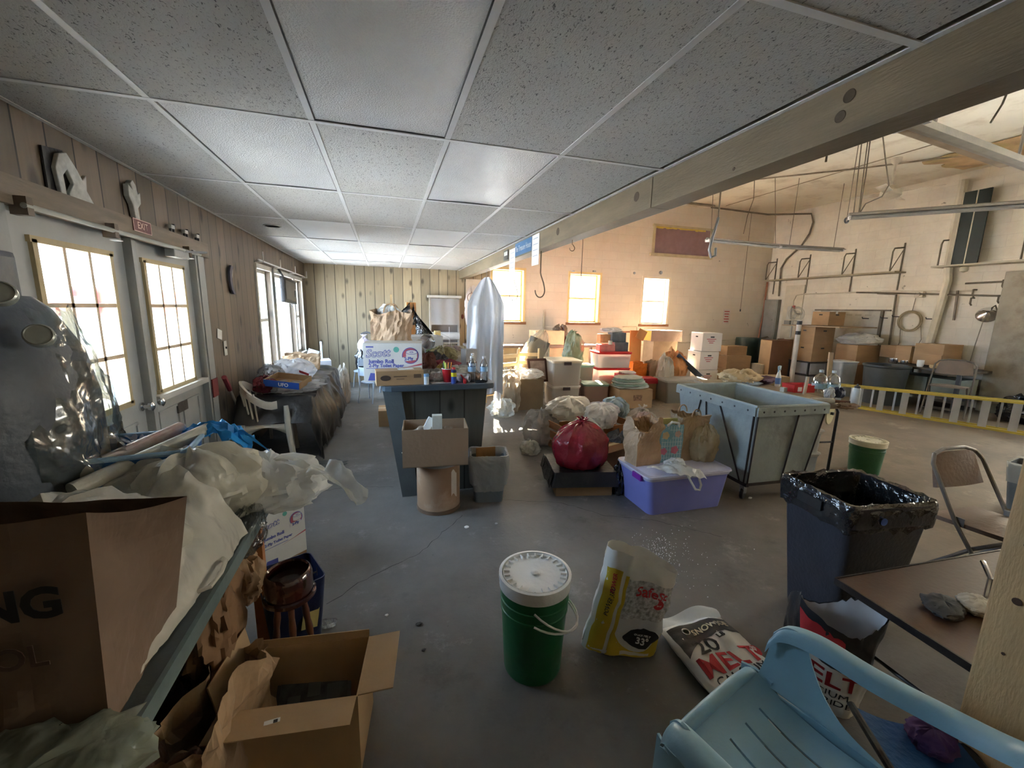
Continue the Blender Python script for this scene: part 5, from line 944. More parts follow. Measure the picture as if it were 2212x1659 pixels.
D.objects['dark_cabinet'].location = (0.90, 7.6, .845)
t = T('mounted_fish', 'small dark fish shaped ornament fixed low on the pine wall', 'ornament', at(790, 719, y=WB-.01)); MB().prism([(-.10, -.01), (-.04, .02), (.02, .035), (.08, .015), (.10, -.02), (.04, -.01), (-.03, -.02), (-.09, -.05)], .02, Matrix.Rotation(R(90), 4, 'X')).build('body', M((.10, .10, .11), .5), t)
t = T('oval_ornament', 'small oval red plaque on the pine wall beside the bag rack', 'plaque', at(999, 684, y=WB-.004)); MB().lathe([(.05, 0), (.045, .014)], n=24).build('plate', M((.16, .04, .03), .5), t, rot=(R(90), 0, 0)); t.scale = (.6, 1, 1.1)
# hanging garments and bags at the beam end
t = T('hanging_cover', 'long white plastic garment cover hanging from the beam end', 'garment cover', (1.33, 5.6, 0)); 
def gc_(u, v):
    top = .06+.94*min(1, v*4.5)**.7; x = (u-.5)*.48*top+.02*v*math.sin(3*u); y = -.16*(u-.5)+.05*math.sin(15*u+1.2*v)*(.35+v)*.9+.02*fbm((u*6, v*3, 0)); return (x-.02*v, y, 2.02-1.62*v*(1+.03*math.sin(6*u)))
MB().grid(gc_, 60, 40, .002).build('cover', film((.70, .74, .80), .93, .35, 10, .4, .35), t, smooth=True); tb('hook', [(0, 0, 2.0), (0, 0, 2.10), (.03, 0, 2.14), (.05, 0, 2.10)], .003, STEEL, t, 6)
MB().grid(lambda u, v: (.20+.07*(u-.5)*(.05+v**.5), .02+.02*math.sin(9*u), 2.04-1.85*v), 10, 30).build('cover_strip', film((.74, .77, .82), .95, .35, 10, .3), t, smooth=True)
t = T('hanging_bag', 'white plastic bags and wire hanging against the wall left of the garment cover', 'bag', at(1018, 660, y=8.9)); blob((.26, .12, .75), 61, 6, .15, .3).build('body', film((.74, .68, .66), .75, .2, 10, .9), t, loc=(0, 0, -.42), smooth=True); tb('wire', arc((0, -.08, .16), .10, 20, 330, 14), .006, RUST, t, 6); tb('peg', [(0, -.06, .28), (0, .395, .30)], .008, RUST, t, 6)
t = T('white_board', 'plain pale board fixed to the wall above the hanging bags', 'board', at(1018, 628, y=WB-.02)); bx('board', (.05, 0, .05), (.34, .02, .40), M((.50, .43, .34), .6), t)
# ================================================================ COUNTER
CZ = 1.0; t = T('counter', 'bar height counter with dark laminate top and slanted panelled front in the middle', 'counter', (0, 0, 0)); CT = M((.055, .075, .095), .30, var=.12, bump=.03, spec=.6); CP = pine(0, (.085, .085, .07), (.05, .05, .042), .21)
x0, x1, y0, y1 = -.04, .86, 3.24, 5.30
b = MB(); r_ = .07; ol = [(x0, y1), (x0, y0+r_), (x0+.02, y0+.02), (x0+r_, y0), (x1-r_, y0), (x1-.02, y0+.02), (x1, y0+r_), (x1, y1)]; b.prism(ol, .045, Matrix.Translation((0, 0, CZ-.045))); b.build('countertop', CT, t, bev=.006)
b = MB(); b.fr(((x0+x1)/2+.02, (y0+y1)/2+.10, 0), (.66, y1-y0-.25), (.82, y1-y0-.25), 0, CZ-.045); b.build('cabinet', CP, t)
bx('corner_board', (.10, y0+.20, .47), (.14, .02, .96), M((.10, .115, .12), .5), t, ry=R(-8)); t2 = T('wood_offcut', 'short orange plywood board leaning on the counter front behind the waste basket', 'board', (.80, 3.42, 0)); bx('board', (0, 0, .34), (.17, .012, .42), M((.36, .19, .07), .55, var=.12), t2, rx=R(-3)); t2.location = (.80, 3.33, -.13)
tp_carton('large white toilet paper carton standing on the near left of the counter', (.065, 3.62, CZ), R(-5), (.46, .30, .31))
t = carton('long brown carton lying in front of the white toilet paper carton on the counter', (.095, 3.36, CZ), (.36, .16, .115), R(4), CARD, tape=False); MB().lathe([(.030, 0), (.030, .001)], n=24).build('oval_print', M((.07, .05, .04), .6), t, loc=(-.11, -.0805, .06), rot=(R(90), 0, 0)).scale = (1.3, .7, 1)
bx('stamp', (.13, -.0805, .07), (.055, .001, .03), M((.12, .08, .05), .6), t); bx('print_line', (.0, -.0805, .07), (.10, .001, .008), M((.16, .10, .06), .6), t); bx('print_line', (.0, -.0805, .05), (.06, .001, .006), M((.16, .10, .06), .6), t); bx('paper_slip', (.05, .0, .1165), (.12, .06, .002), WPAPER, t, rz=.15)
t = pbag('tall crumpled brown grocery bag with paper handles, standing behind the toilet paper carton', (.06, 4.02, CZ), (.32, .22, .56), M((.45, .32, .21), .7, var=.25, vs=6, bump=.5, bs=11, dirt=(.30, .15, .12)), 71, R(-8), handles=True, flare=1.03, crumple=.032, jag=.05); bag('white tissue and a wooden stick poking out of the grocery bag', (.03, 4.05, CZ+.46), (.20, .16, .14), WPAPER, 72, 0, name='tissue', rough=.35); t = T('wooden_stick', 'pale wooden stick standing in the grocery bag', 'stick', (.06, 4.02, CZ+.50)); bx('stick', (0, 0, .10), (.02, .014, .22), CORK, t)
def bottle(label, loc, h=.215, r=.032, empty=.3, grp='water bottles on the counter'):
    t = T('water_bottle', label, 'bottle', loc, 0, grp); k = h/.215; pr_ = [(.001, 0), (r*.85, .0), (r, .010*k), (r*.96, .05*k), (r, .055*k), (r*.94, .075*k), (r, .085*k), (r, .135*k), (r*.9, .155*k), (r*.5, .182*k), (.012, .192*k), (.012, .200*k)]
    lt('body', pr_, clear((.93, .95, .97), .16, .06), t, n=22, cap=False); lt('label', [(r+.0008, .088*k), (r+.0008, .128*k)], M((.03, .12, .30), .4, var=.5, vs=40), t, n=22, cap=False); lt('label_white', [(r+.0012, .088*k), (r+.0012, .128*k)], M((.35, .55, .75), .4), t, n=22, cap=False).scale = (.99, 1.0, 1); lt('cap', [(.0145, .198*k), (.0145, .214*k), (.001, .215*k)], M((.75, .76, .78), .4), t, n=16, cap=True); return t
bottle('clear water bottle at the right front corner of the counter', (.775, 3.33, CZ)); bottle('clear water bottle near the counter front, left of the corner bottle', (.675, 3.34, CZ)); bottle('clear water bottle standing behind the two front bottles', (.725, 3.56, CZ))
t = T('party_cup', 'red plastic cup full of pens on the counter', 'cup', (.475, 3.36, CZ)); hollow_cyl('cup', .030, .044, .115, .002, M((.45, .012, .02), .35), t); lt('rim', [(.0445, .110), (.047, .113), (.0445, .117)], WHITE, t, n=30, cap=False)
for i, (a, c_) in enumerate(((0, (.75, .25, .05)), (1.2, (.8, .3, .1)), (2.3, (.35, .6, .1)), (3.3, (.05, .08, .06)), (4.2, (.75, .75, .2)), (5.3, (.03, .03, .03)))): tb('pen', [(.012*math.cos(a), .012*math.sin(a), .01), (.036*math.cos(a), .030*math.sin(a), .165+.012*math.sin(3*a))], .005, M(c_, .4, bump=0), t, 6)
t = T('spray_can', 'blue and yellow lubricant spray can in front of the red cup', 'can', (.520, 3.305, CZ)); lt('body', [(.022, 0), (.022, .055), (.0222, .055)], M((.03, .07, .30), .3), t); lt('band', [(.0225, .055), (.0225, .088)], M((.62, .52, .02), .3), t, cap=True); lt('top', [(.0225, .088), (.0225, .105), (.016, .112)], M((.03, .035, .12), .3), t); lt('cap', [(.014, .112), (.014, .128), (.008, .132)], M((.40, .02, .02), .4), t)
t = T('pill_bottle', 'small white and blue plastic jar at the carton corner on the counter', 'jar', (.300, 3.30, CZ)); lt('body', [(.020, 0), (.020, .062)], M((.62, .66, .70), .3), t); lt('lid', [(.022, .062), (.022, .082), (.020, .084)], M((.20, .36, .60), .4), t)
t = T('white_carton', 'small upright white and grey box on the right side of the counter', 'box', (.80, 4.10, CZ), R(20)); bx('body', (0, 0, .10), (.13, .10, .20), M((.50, .50, .50), .5), t, bev=.002); bx('print', (.0655, 0, .12), (.001, .08, .12), M((.16, .15, .17), .5), t); bx('print', (0, -.0505, .05), (.12, .001, .05), M((.20, .12, .10), .5), t)
random.seed(8); CLT = [('blue grey crumpled cloth in the counter clutter behind the cup', (.38, 3.60), (.20, .16, .05), (.25, .24, .22)), ('dark red scarf lying across the counter clutter', (.52, 3.95), (.26, .20, .07), (.22, .03, .05)), ('dark brown round pouch next to the toilet paper carton', (.37, 3.85), (.13, .12, .12), (.11, .035, .02)),
     ('olive and straw dried flower bundle on the counter', (.58, 4.40), (.24, .22, .12), (.25, .21, .10)), ('grey crumpled paper heap at the middle of the counter', (.64, 3.78), (.26, .20, .05), (.42, .40, .36)), ('black knit glove on the counter clutter', (.46, 4.20), (.16, .14, .10), (.05, .055, .05)),
     ('white crumpled napkins beside the red cup', (.40, 3.42), (.11, .08, .05), (.52, .50, .48)), ('dark grey folded umbrella on the counter clutter', (.52, 4.10), (.14, .18, .09), (.07, .07, .08)), ('beige knit hat lying at the rear of the counter', (.68, 4.65), (.22, .20, .10), (.34, .28, .19)), ('tan wrinkled bag at the rear left of the counter', (.30, 4.75), (.30, .28, .14), (.40, .34, .27)),
     ('pink and grey soft bundle at the right rear of the counter', (.76, 4.90), (.22, .22, .10), (.34, .24, .22)), ('green sprig bundle on the counter next to the lamp', (.50, 4.62), (.18, .16, .10), (.10, .14, .06)), ('brown sandwich wrapper beside the corner bottle', (.715, 3.45), (.12, .07, .04), (.42, .27, .20)), ('dark sunglasses pouch at the front edge of the counter', (.74, 3.285), (.08, .03, .015), (.02, .02, .02)), ('mustard cloth square on the counter clutter', (.50, 3.74), (.12, .08, .06), (.30, .22, .05))]
for i, (lb, (x_, y_), d_, c_) in enumerate(CLT):
    o = blob((d_[0]*1.15, d_[1]*1.15, d_[2]*1.5), 80+i, 7, .15, .35, nu=34, nv=18).build(lb.split()[-1] if 0 else ('cloth', 'scarf', 'pouch', 'dried_flowers', 'crumpled_paper', 'glove', 'napkins', 'umbrella', 'knit_hat', 'wrinkled_bag', 'soft_bundle', 'green_sprig', 'sandwich_wrapper', 'glasses_pouch', 'mustard_cloth')[i], M(c_, .8, var=.25, vs=14, bump=.4, bs=30), None, loc=(x_, y_, CZ), smooth=True); tag(o, lb, o.name.split('.')[0].replace('_', ' '))
for i, (x_, y_, w_, l_, a, c_, lb) in enumerate(((.42, 3.34, .16, .07, .1, (.60, .57, .54), 'white printed leaflet at the front edge between jar and cup'), (.62, 3.58, .20, .13, -.3, (.62, .60, .56), 'pale open magazine behind the front bottles'), (.66, 3.98, .22, .15, .4, (.52, .50, .50), 'grey white envelope in front of the upright box'), (.36, 3.48, .12, .10, .8, (.45, .30, .25), 'pinkish flyer under the cloth beside the carton'))):
    o = bx('leaflet', (0, 0, 0), (w_, l_, .003), M(c_, .6, var=.2, vs=25), None); o.location = (x_, y_, CZ+.002+.004*i); o.rotation_euler = (0, 0, a); tag(o, lb, 'leaflet')
t = T('paper_roll', 'white roll of paper with a red tool, lying at the counter front', 'roll', (.60, 3.36, CZ+.034), R(60)); MB().lathe([(.020, -.06), (.034, -.06), (.034, .06), (.020, .06), (.020, -.06)], n=26, cap=False).build('roll', M((.60, .60, .66), .5), t, rot=(R(90), 0, 0), smooth=True)
t = T('cutter', 'red plastic cutter at the front edge beside the paper roll', 'tool', (.605, 3.285, CZ)); bx('body', (0, 0, .016), (.02, .05, .03), M((.50, .03, .03), .4), t, rx=R(20), bev=.004); tb('handle', [(0, .02, .03), (-.02, .06, .06)], .006, M((.50, .03, .03), .4), t)
t = T('sewing_machine', 'white machine with clear cover at the rear of the counter', 'machine', (.44, 4.95, CZ), R(10)); bx('body', (0, 0, .14), (.38, .22, .28), M((.55, .53, .50), .5), t, bev=.02); bx('top', (-.05, -.1, .285), (.3, .1, .02), M((.66, .64, .62), .4), t)
t = T('desk_lamp', 'clamp lamp with silver reflector and thin wires in the counter clutter', 'lamp', (.42, 4.55, CZ)); tb('stem', [(0, 0, 0), (-.02, 0, .22), (.05, .0, .30)], .006, STEEL, t); MB().lathe([(.02, 0), (.07, .06), (.085, .09), (.083, .09), (.06, .05), (.018, .004)], n=26, cap=False).build('reflector', CHROME, t, loc=(.05, 0, .26), rot=(R(100), 0, R(-30)), smooth=True); tb('wire', [(.05, .02, .30), (.12, .02, .35), (.25, .0, .28), (.30, .0, .10)], .0025, M((.5, .5, .48)), t, 5)
t = T('paper_tube', 'thick pale paper tube lying at the rear right of the counter', 'tube', (.72, 4.40, CZ+.05), R(100)); MB().tube([(0, -.14, 0), (0, .14, 0)], .05, 18).build('tube', M((.50, .44, .38), .6), t, smooth=True)
# boxes and drum in front of the counter
t = T('fibre_drum', 'brown fibre drum with metal rim and peeling label, standing in front of the counter', 'drum', (.375, 3.20, 0)); DRM = M((.33, .20, .12), .45, var=.25, vs=3, bump=.06, dirt=(.60, .50, .40)); lt('body', [(.172, 0), (.172, .40)], DRM, t, n=44); lt('bottom_ring', [(.176, 0), (.177, .03), (.174, .032)], M((.20, .13, .09), .4, .4), t, n=44); lt('lid', [(.174, .385), (.180, .388), (.180, .415), (.172, .42), (.165, .412)], STEEL, t, n=44)
MB().grid(lambda u, v: (.1735*math.cos(R(-62+20*u)), .1735*math.sin(R(-62+20*u)), .14+.20*v+.02*math.sin(5*u)), 8, 8).build('torn_label', M((.66, .60, .54), .6), t, smooth=True)
t = opencarton('open brown carton balanced on the fibre drum in front of the counter', (.345, 3.13, .425), (.485, .30, .29), R(-5), M((.30, .20, .125), .75, var=.08, vs=3), th=.006)
for lb, p_, d_, a, m_ in (('tall white slim box sticking up in the carton on the drum', (.36, 3.12, .43), (.075, .06, .36), 0, M((.56, .56, .50), .5)), ('white folded card leaning out of the carton on the drum', (.24, 3.11, .56), (.10, .02, .22), R(-28), WPAPER)):
    o = bx('small_box', (0, 0, d_[2]/2), d_, m_, None, bev=.002); o.location = p_; o.rotation_euler = (R(-12) if a else 0, -a if a else 0, R(-5)); tag(o, lb, 'box')
bag('beige crumpled packing paper inside the carton on the drum', (.33, 3.15, .44), (.40, .22, .24), M((.42, .36, .30), .7), 77, 0, rough=.3, name='packing_paper')
t = T('waste_basket', 'grey plastic waste basket with a clear white liner in front of the counter', 'waste basket', (.80, 3.24, 0), R(-10)); GB = M((.17, .21, .25), .45, var=.08); MB().fr((0, 0, 0), (.24, .18), (.30, .24), 0, .36, .04, True, .004).build('body', GB, t, smooth=True)
def wl(u, v):
    a = 2*PI*u; cx_ = max(-1, min(1, 1.3*math.cos(a))); cy_ = max(-1, min(1, 1.3*math.sin(a))); q = Vector((math.cos(a)*3, math.sin(a)*3, v*4)); pr_ = [(1.04, .17), (1.10, .26), (1.13, .38), (1.08, .42), (.98, .415), (.94, .30), (.85, .10)]; k = v*6; i = min(int(k), 5); s = lerp(pr_[i][0], pr_[i+1][0], k-i)+.03*fbm(q, 1.2); z = lerp(pr_[i][1], pr_[i+1][1], k-i); return (cx_*.15*s, cy_*.12*s, z+(.02*fbm((u*12, 0, 0)) if v < .1 else .006*fbm(q, 2)))
MB().grid(wl, 60, 24).build('liner', film((.55, .57, .58), .80, .25, 12, .6), t, smooth=True)
# small chairs beyond the counter
CHB = M((.40, .47, .56), .4, .2)
def kid_chair(label, loc, rz):
    t = T('small_chair', label, 'chair', loc, rz, 'small metal chairs beyond the counter'); lt('seat', [(.17, .33), (.175, .345), (.16, .352)], CHB, t, n=28)
    for sx_ in (-1, 1):
        tb('leg', [(sx_*.12, -.11, .33), (sx_*.14, -.14, .15), (sx_*.15, -.16, 0)], .011, CHB, t); tb('leg', [(sx_*.13, .20, 0), (sx_*.13, .13, .33), (sx_*.13, .16, .58)], .011, CHB, t)
    MB().grid(lambda u, v: ((u-.5)*.28, .155+.02*math.sin(PI*u), .46+.14*v), 8, 4, .012).build('backrest', CHB, t, smooth=True); return t
q = at(800, 868, z=0); kid_chair('small pale metal chair left of the counter end, nearest the camera', (q.x+.03, q.y+.05, 0), R(150)); q = at(785, 850, z=0); kid_chair('second small metal chair behind the first beside the counter', (q.x-.02, q.y+.6, 0), R(200))
q = at(840, 855, z=0); t = T('small_table', 'small round grey table under the toilet paper carton end of the counter', 'table', (q.x+.02, q.y+.5, 0)); lt('tabletop', [(.26, .50), (.27, .52), (.26, .535)], CHB, t, n=36); [tb('leg', [(.18*math.cos(a), .18*math.sin(a), .5), (.24*math.cos(a), .24*math.sin(a), 0)], .013, CHB, t) for a in (.7, 2.3, 3.9, 5.5)]
q = at(790, 850, z=0); bag('black and white bag bundle on the chairs left of the counter', (q.x-.02, q.y+.62, .36), (.34, .30, .42), BAGK, 91, 0, rough=.2); bag('white plastic bag with pink print on top of the black bundle', (q.x-.02, q.y+.60, .72), (.24, .20, .28), film((.78, .70, .76), .9), 92, 0, knot=True); carton('low brown carton on the floor under the small table', (.10, 5.85, 0), (.45, .35, .22), 0)
# ================================================================ GARAGE SIDE: PILES
def P2(px, py, z=0., **k): v = at(px, py, z=z); return (v.x, v.y, v.z)
# middle heap: black covered box, purple tub, bags
BC = M((.02, .02, .022), .55, var=.3, bump=.3, bs=30)
t = T('covered_box', 'low brown box draped in black cloth, under the red bag', 'box', (1.67, 3.28, 0), R(-12)); bx('box', (0, 0, .10), (.50, .44, .20), CARD2, t)
MB().fr((0, 0, 0), (.60, .54), (.55, .48), .10, .225, .02).build('black_cloth', BC, t, smooth=True); MB().grid(lambda u, v: (-.29-.03*v, (u-.5)*.50, .215-.12*v+.02*math.sin(9*u)), 12, 6, .003).build('plastic_fold', BAGK, t, smooth=True)
REDB = M((.24, .012, .025), .25, var=.15, bump=.6, bs=14, spec=.6)
bag('shiny dark red garbage bag tied at the top, on the black covered box', (1.66, 3.24, .225), (.52, .44, .40), REDB, 101, 0, knot=True, ridges=13, amp=.07, rough=.08, kn=.025, name='garbage_bag')
A_, B_ = at(1403, 1036, z=.33), at(1587, 1016, z=.33); ex = (B_-A_).normalized(); rz = math.atan2(ex.y, ex.x); w_ = (B_-A_).length; c_ = (A_+B_)/2+Vector((-ex.y, ex.x, 0))*.25
PUR = M((.22, .24, .62), .32, var=.04, bump=.02, sub=.15); PURL = M((.50, .50, .66), .35, var=.04, bump=.02, sub=.1)
t = tote('large translucent purple storage tub with pale lid, in front of the bag heap', (c_.x, c_.y, 0), (w_, .48, .34), PUR, PURL, rz, r=.05, taper=.14); bx('latch', (-w_/2-.006, -.10, .30), (.025, .12, .045), M((.20, .03, .35), .4), t, bev=.004)
def on_tub(lx, ly): return (c_.x+ex.x*lx-ex.y*ly, c_.y+ex.y*lx+ex.x*ly, .34)
pbag('brown paper bag wrapped in clear plastic, left one standing on the purple tub', on_tub(-.26, .08), (.24, .16, .36), M((.47, .31, .19), .5, var=.12, bump=.5, bs=12), 102, rz+.1, flare=1.05, jag=.08, crumple=.03)
t = pbag('light blue gift bag with flower and gingham print on the purple tub', on_tub(-.02, .07), (.20, .11, .33), M((.26, .50, .62), .5, var=.06), 103, rz-.1, flare=1.0, jag=.0, crumple=.006)
q = MB()
for i in range(8):
    q.box((-.085+.024*i, -.0585, .17), (.005, .001, .30)); q.box((0, -.0585, .04+.035*i), (.19, .001, .005))
q.build('gingham_lines', M((.55, .72, .78), .5), t)
for x_, z_, r_, c2 in ((-.06, .24, .030, (.70, .52, .30)), (.05, .25, .026, (.68, .48, .45)), (.03, .11, .032, (.66, .20, .30)), (-.07, .10, .028, (.60, .18, .30))): q = MB(); [q.lathe([(r_*.55, 0), (r_*.55, .0015)], (r_*.6*math.cos(a), r_*.6*math.sin(a), 0), 12) for a in (0, 1.26, 2.5, 3.77, 5.03)]; q.build('flower', M(c2, .5), t, loc=(x_, -.060, z_), rot=(R(90), 0, 0))
bx('yellow_liner', (0, .03, .34), (.18, .02, .05), M((.48, .44, .16), .5), t); tb('ribbon', [(-.05, -.05, .32), (-.02, -.07, .36), (.04, -.07, .35), (.06, -.05, .31)], .010, WHITE, t)
pbag('tall brown grocery bag with paper handles, right of the gift bag on the purple tub', on_tub(.20, .10), (.26, .17, .40), M((.38, .27, .17), .6, var=.15, bump=.4, bs=12), 104, rz, handles=True, flare=1.04, jag=.05, crumple=.02)
bag('loose clear plastic over brown paper at the right end of the purple tub', on_tub(.30, .02), (.26, .22, .30), film((.50, .40, .24), .8, .2, 10, .8), 105, rz, rough=.22)
bag('small white plastic bag bunched before the left paper bag on the tub lid', on_tub(-.06, -.10), (.16, .12, .07), BAGW, 106, rz, rough=.3)
t = T('plastic_bag', 'flat white shopping bag with loop handle hanging over the front of the purple tub', 'bag', on_tub(-.12, -.16), rz)
MB().grid(lambda u, v: (lerp(-.20, .10, u)+.12*v, lerp(.08, -.10, v)-.03*u, .012+.035*math.sin(PI*u)*math.sin(PI*v)+.014*abs(math.sin(11*u+4*v))+.012*abs(fbm((u*8, v*8, 0)))-.22*max(0, v-.72)*u), 30, 18, .002).build('body', BAGW, t, smooth=True)
tb('handle', [(.06, -.085, .0), (.10, -.10, -.07), (.14, -.105, -.13), (.18, -.105, -.14), (.195, -.10, -.10), (.17, -.09, -.03), (.13, -.07, .01)], .009, BAGW, t, 8)
bag('small black crumpled bag hanging between the black box and the purple tub', (1.94, 3.03, 0), (.12, .12, .26), BAGK, 107, 0, rough=.3, name='garbage_bag')
HP = [('wooden folding drop table frame under the bag heap', (2.05, 4.45, 0))]
t = T('wood_crate', 'orange brown wooden crate under the heap of plastic bags', 'crate', (2.28, 4.35, 0), R(8)); ow = M((.40, .17, .06), .5, var=.2, stretch=(1, 1, 5))
for z_ in (.06, .17, .28): [bx('slat', c, d, ow, t) for c, d in (((0, -.35, z_), (.90, .016, .08)), ((0, .35, z_), (.90, .016, .08)), ((-.45, 0, z_), (.016, .70, .08)), ((.45, 0, z_), (.016, .70, .08)))]
bx('base', (0, 0, .008), (.88, .68, .016), ow, t)
WB2 = film((.74, .70, .62), .9, .3, 9, .5, .3); WB3 = film((.78, .77, .76), .92, .3, 9, .5, .3)
for i, (lb, p_, d_, m_, k) in enumerate((('grey plastic bag with dark bottle shape at the left end of the bag heap', (1.78, 4.55, 0), (.42, .40, .40), film((.48, .45, .42), .75), 0), ('cream plastic bag stretched across the top left of the bag heap', (2.15, 4.55, .30), (.62, .46, .24), WB2, 0), ('white shopping bag in the centre front of the bag heap', (2.34, 4.12, .30), (.48, .36, .24), WB3, 0),
        ('blue grey plastic bag at the top right of the bag heap', (2.85, 4.66, .24), (.44, .34, .24), M((.30, .38, .42), .5, bump=.5, bs=10), 0), ('beige knotted bag at the right end of the bag heap', (2.95, 4.20, .10), (.42, .38, .34), film((.58, .52, .46), .9), 1), ('white plastic bag slumped between red bag and paper bag', (2.00, 3.80, .20), (.36, .30, .26), WB3, 0),
        ('pale lilac sheet of plastic on top of the bag heap', (2.50, 4.38, .34), (.40, .34, .16), film((.66, .62, .68), .9), 0), ('dark grey bag under the white shopping bag in the heap', (2.36, 3.72, 0), (.36, .32, .34), M((.07, .075, .08), .5, bump=.5), 0), ('pale pink bundle behind the grocery bag, left of the laundry cart', (2.78, 3.90, .22), (.22, .22, .26), M((.52, .38, .33), .6, bump=.4), 0),
        ('red fabric bag with white marks behind the gift bag', (2.68, 3.62, .0), (.26, .22, .46), M((.42, .02, .02), .6, var=.3, vs=9, bump=.3), 0), ('dark brown leather bag sticking out behind the grocery bag', (2.72, 3.30, .36), (.18, .14, .20), M((.06, .025, .015), .4), 0), ('small clear crumpled bag on the floor left of the bag heap', (1.52, 4.20, 0), (.22, .22, .14), BAGC, 0))): bag(lb, p_, d_, m_, 120+i, .4*i, knot=bool(k), rough=.2, amp=.1)
carton('brown carton under the bags between the black box and purple tub', (2.10, 3.55, 0), (.46, .32, .26), R(20), CARDD)
# back rows --------------------------------------------------------------
def at_floor(px, py): v = at(px, py, z=0); return (v.x, v.y, 0)
WDL = M((.50, .38, .22), .5, var=.1)
def wood_chair(label, loc, rz):
    t = T('wooden_chair', label, 'chair', loc, rz)
    for s in (-1, 1): tb('leg', [(s*.18, .18, 0), (s*.18, .18, .45), (s*.17, .24, .95)], .018, WDL, t, 8); tb('leg', [(s*.18, -.18, 0), (s*.18, -.18, .45)], .018, WDL, t, 8)
    bx('seat', (0, 0, .45), (.42, .42, .03), WDL, t, bev=.008)
    for z_ in (.58, .70, .84): bx('back_rail', (0, .205+.04*(z_-.45), z_), (.36, .02, .06), WDL, t)
    for z_ in (.12, .22): tb('stretcher', [(-.18, -.18, z_), (.18, -.18, z_)], .010, WDL, t, 6)
    return t
wood_chair('pale wooden chair behind the white garment cover', (1.86, 6.72, 0), R(205)); wood_chair('second pale wooden chair carrying the wrapped office seat', (2.42, 6.95, 0), R(165))
t = T('office_chair', 'dark office chair seat wrapped in clear plastic, upended on a wooden chair', 'chair', (2.40, 6.95, .47), rot=(R(8), R(20), R(15))); MB().fr((0, 0, 0), (.34, .12), (.40, .16), .08, .66, .05).build('seat', M((.10, .095, .08), .6), t, smooth=True); blob((.50, .28, .82), 141, 7, .08, .08, .7).build('plastic_wrap', film((.62, .56, .44), .42, .12, 8, .9), t, smooth=True); bx('base', (0, 0, .03), (.40, .30, .04), M((.50, .45, .35), .5), t)
t = T('long_table', 'long dark edged table standing against the block wall', 'table', (3.05, 8.55, 0)); bx('tabletop', (0, 0, .84), (2.9, .70, .05), M((.16, .12, .10), .5), t); [bx('leg', (x_, y_, .41), (.06, .06, .82), M((.25, .2, .15), .6), t) for x_ in (-1.35, 1.35) for y_ in (-.28, .28)]; bx('modesty_panel', (0, -.20, .45), (2.6, .02, .70), M((.45, .37, .25), .6), t)
carton('long cream carton on the dark edged table under the left window', (3.36, 8.45, .865), (.66, .42, .30), 0, M((.60, .50, .34), .7), tape=False); bag('dark brown plastic draped behind the long cream carton', (3.75, 8.62, .865), (.36, .32, .40), M((.16, .12, .09), .4, bump=.5), 143, 0, rough=.25)
t = pbag('clear gift bag with handle and brown basket on the table by the garment cover', (2.15, 8.45, .865), (.34, .28, .42), film((.56, .42, .30), .7), 144, 0, handles=True, flare=1.1); bag('small white roll bag on the table beside the basket', (1.80, 8.45, .865), (.20, .2, .22), WHITE, 145)
carton('small white carton on the table right of the dark brown plastic', (3.98, 8.40, .865), (.26, .26, .16), 0, WHITE, tape=False)
carton('white boxed item printed with a picture on the stacked cabinet', (2.95, 7.60, .62), (.22, .16, .26), R(10), M((.60, .62, .60), .5, var=.2, vs=20), tape=False)
t = T('white_cabinet', 'small white open cabinet behind the clear totes', 'cabinet', (3.05, 7.65, 0), R(5)); [bx('panel', c, d, M((.60, .52, .42), .5), t) for c, d in (((-.22, 0, .31), (.02, .3, .62)), ((.22, 0, .31), (.02, .3, .62)), ((0, 0, .61), (.46, .3, .02)), ((0, 0, .02), (.46, .3, .02)), ((0, .14, .31), (.44, .02, .6)))]
t = T('picture_frame', 'dark framed picture leaning on the wooden chair behind the clear bag', 'picture', (2.45, 6.45, .40), rot=(R(-14), 0, R(8))); bx('frame', (0, 0, .20), (.36, .03, .40), M((.10, .04, .03), .4), t); bx('picture', (0, -.017, .20), (.28, .004, .32), M((.40, .30, .26), .4, var=.4, vs=9), t)
o = carton('plain brown carton on the floor left of the clear totes', (2.22, 6.36, 0), (.44, .40, .50), R(-4), M((.20, .145, .085), .75, var=.08), tape=False); bag('crumpled white plastic lying on the plain brown carton', (2.22, 6.36, .50), (.46, .36, .14), WB3, 146, rough=.3)
bag('tall clear plastic bag with brown contents on the floor behind the garment cover', (1.82, 6.12, 0), (.40, .34, .66), film((.56, .50, .40), .5, .15, 9, .9), 147, 0, rough=.22, fill=M((.30, .20, .12), .7)); bag('clear shiny plastic trailing on the floor at the foot of the garment cover', (1.66, 5.90, 0), (.36, .40, .26), BAGC, 148, rough=.3)
CLT1 = clear((.90, .88, .82), .16, .2, .15); CLB = film((.74, .68, .60), .62, .25, 6, .15, .5)
def round_in(t): MB().lathe([(.001, -.06), (.13, -.06), (.14, 0), (.13, .06), (.001, .06)], n=24, cap=False).build('contents', M((.16, .11, .13), .6), t, loc=(.08, -.12, .20), rot=(R(90), 0, 0), smooth=True)
def lump(t): blob((.40, .42, .26), 150, 5, .1, .2).build('contents', M((.50, .42, .32), .8), t, loc=(0, 0, .01), smooth=True)
LTC = M((.05, .03, .03), .4); x_, y_ = 2.86, 6.42
t = tote('lower of two clear storage tubs stacked beside the plain brown carton', (x_, y_, 0), (.50, .56, .38), CLB, M((.62, .58, .50), .4), R(-6), contents=(lump,)); bx('latch', (0, -.285, .33), (.12, .02, .05), LTC, t)
t = tote('upper clear storage tub with dark latch and a round object inside', (x_, y_, .38), (.52, .58, .42), CLB, M((.74, .62, .46), .4), R(-6), contents=(round_in,)); bx('latch', (0, -.295, .37), (.12, .02, .05), LTC, t)
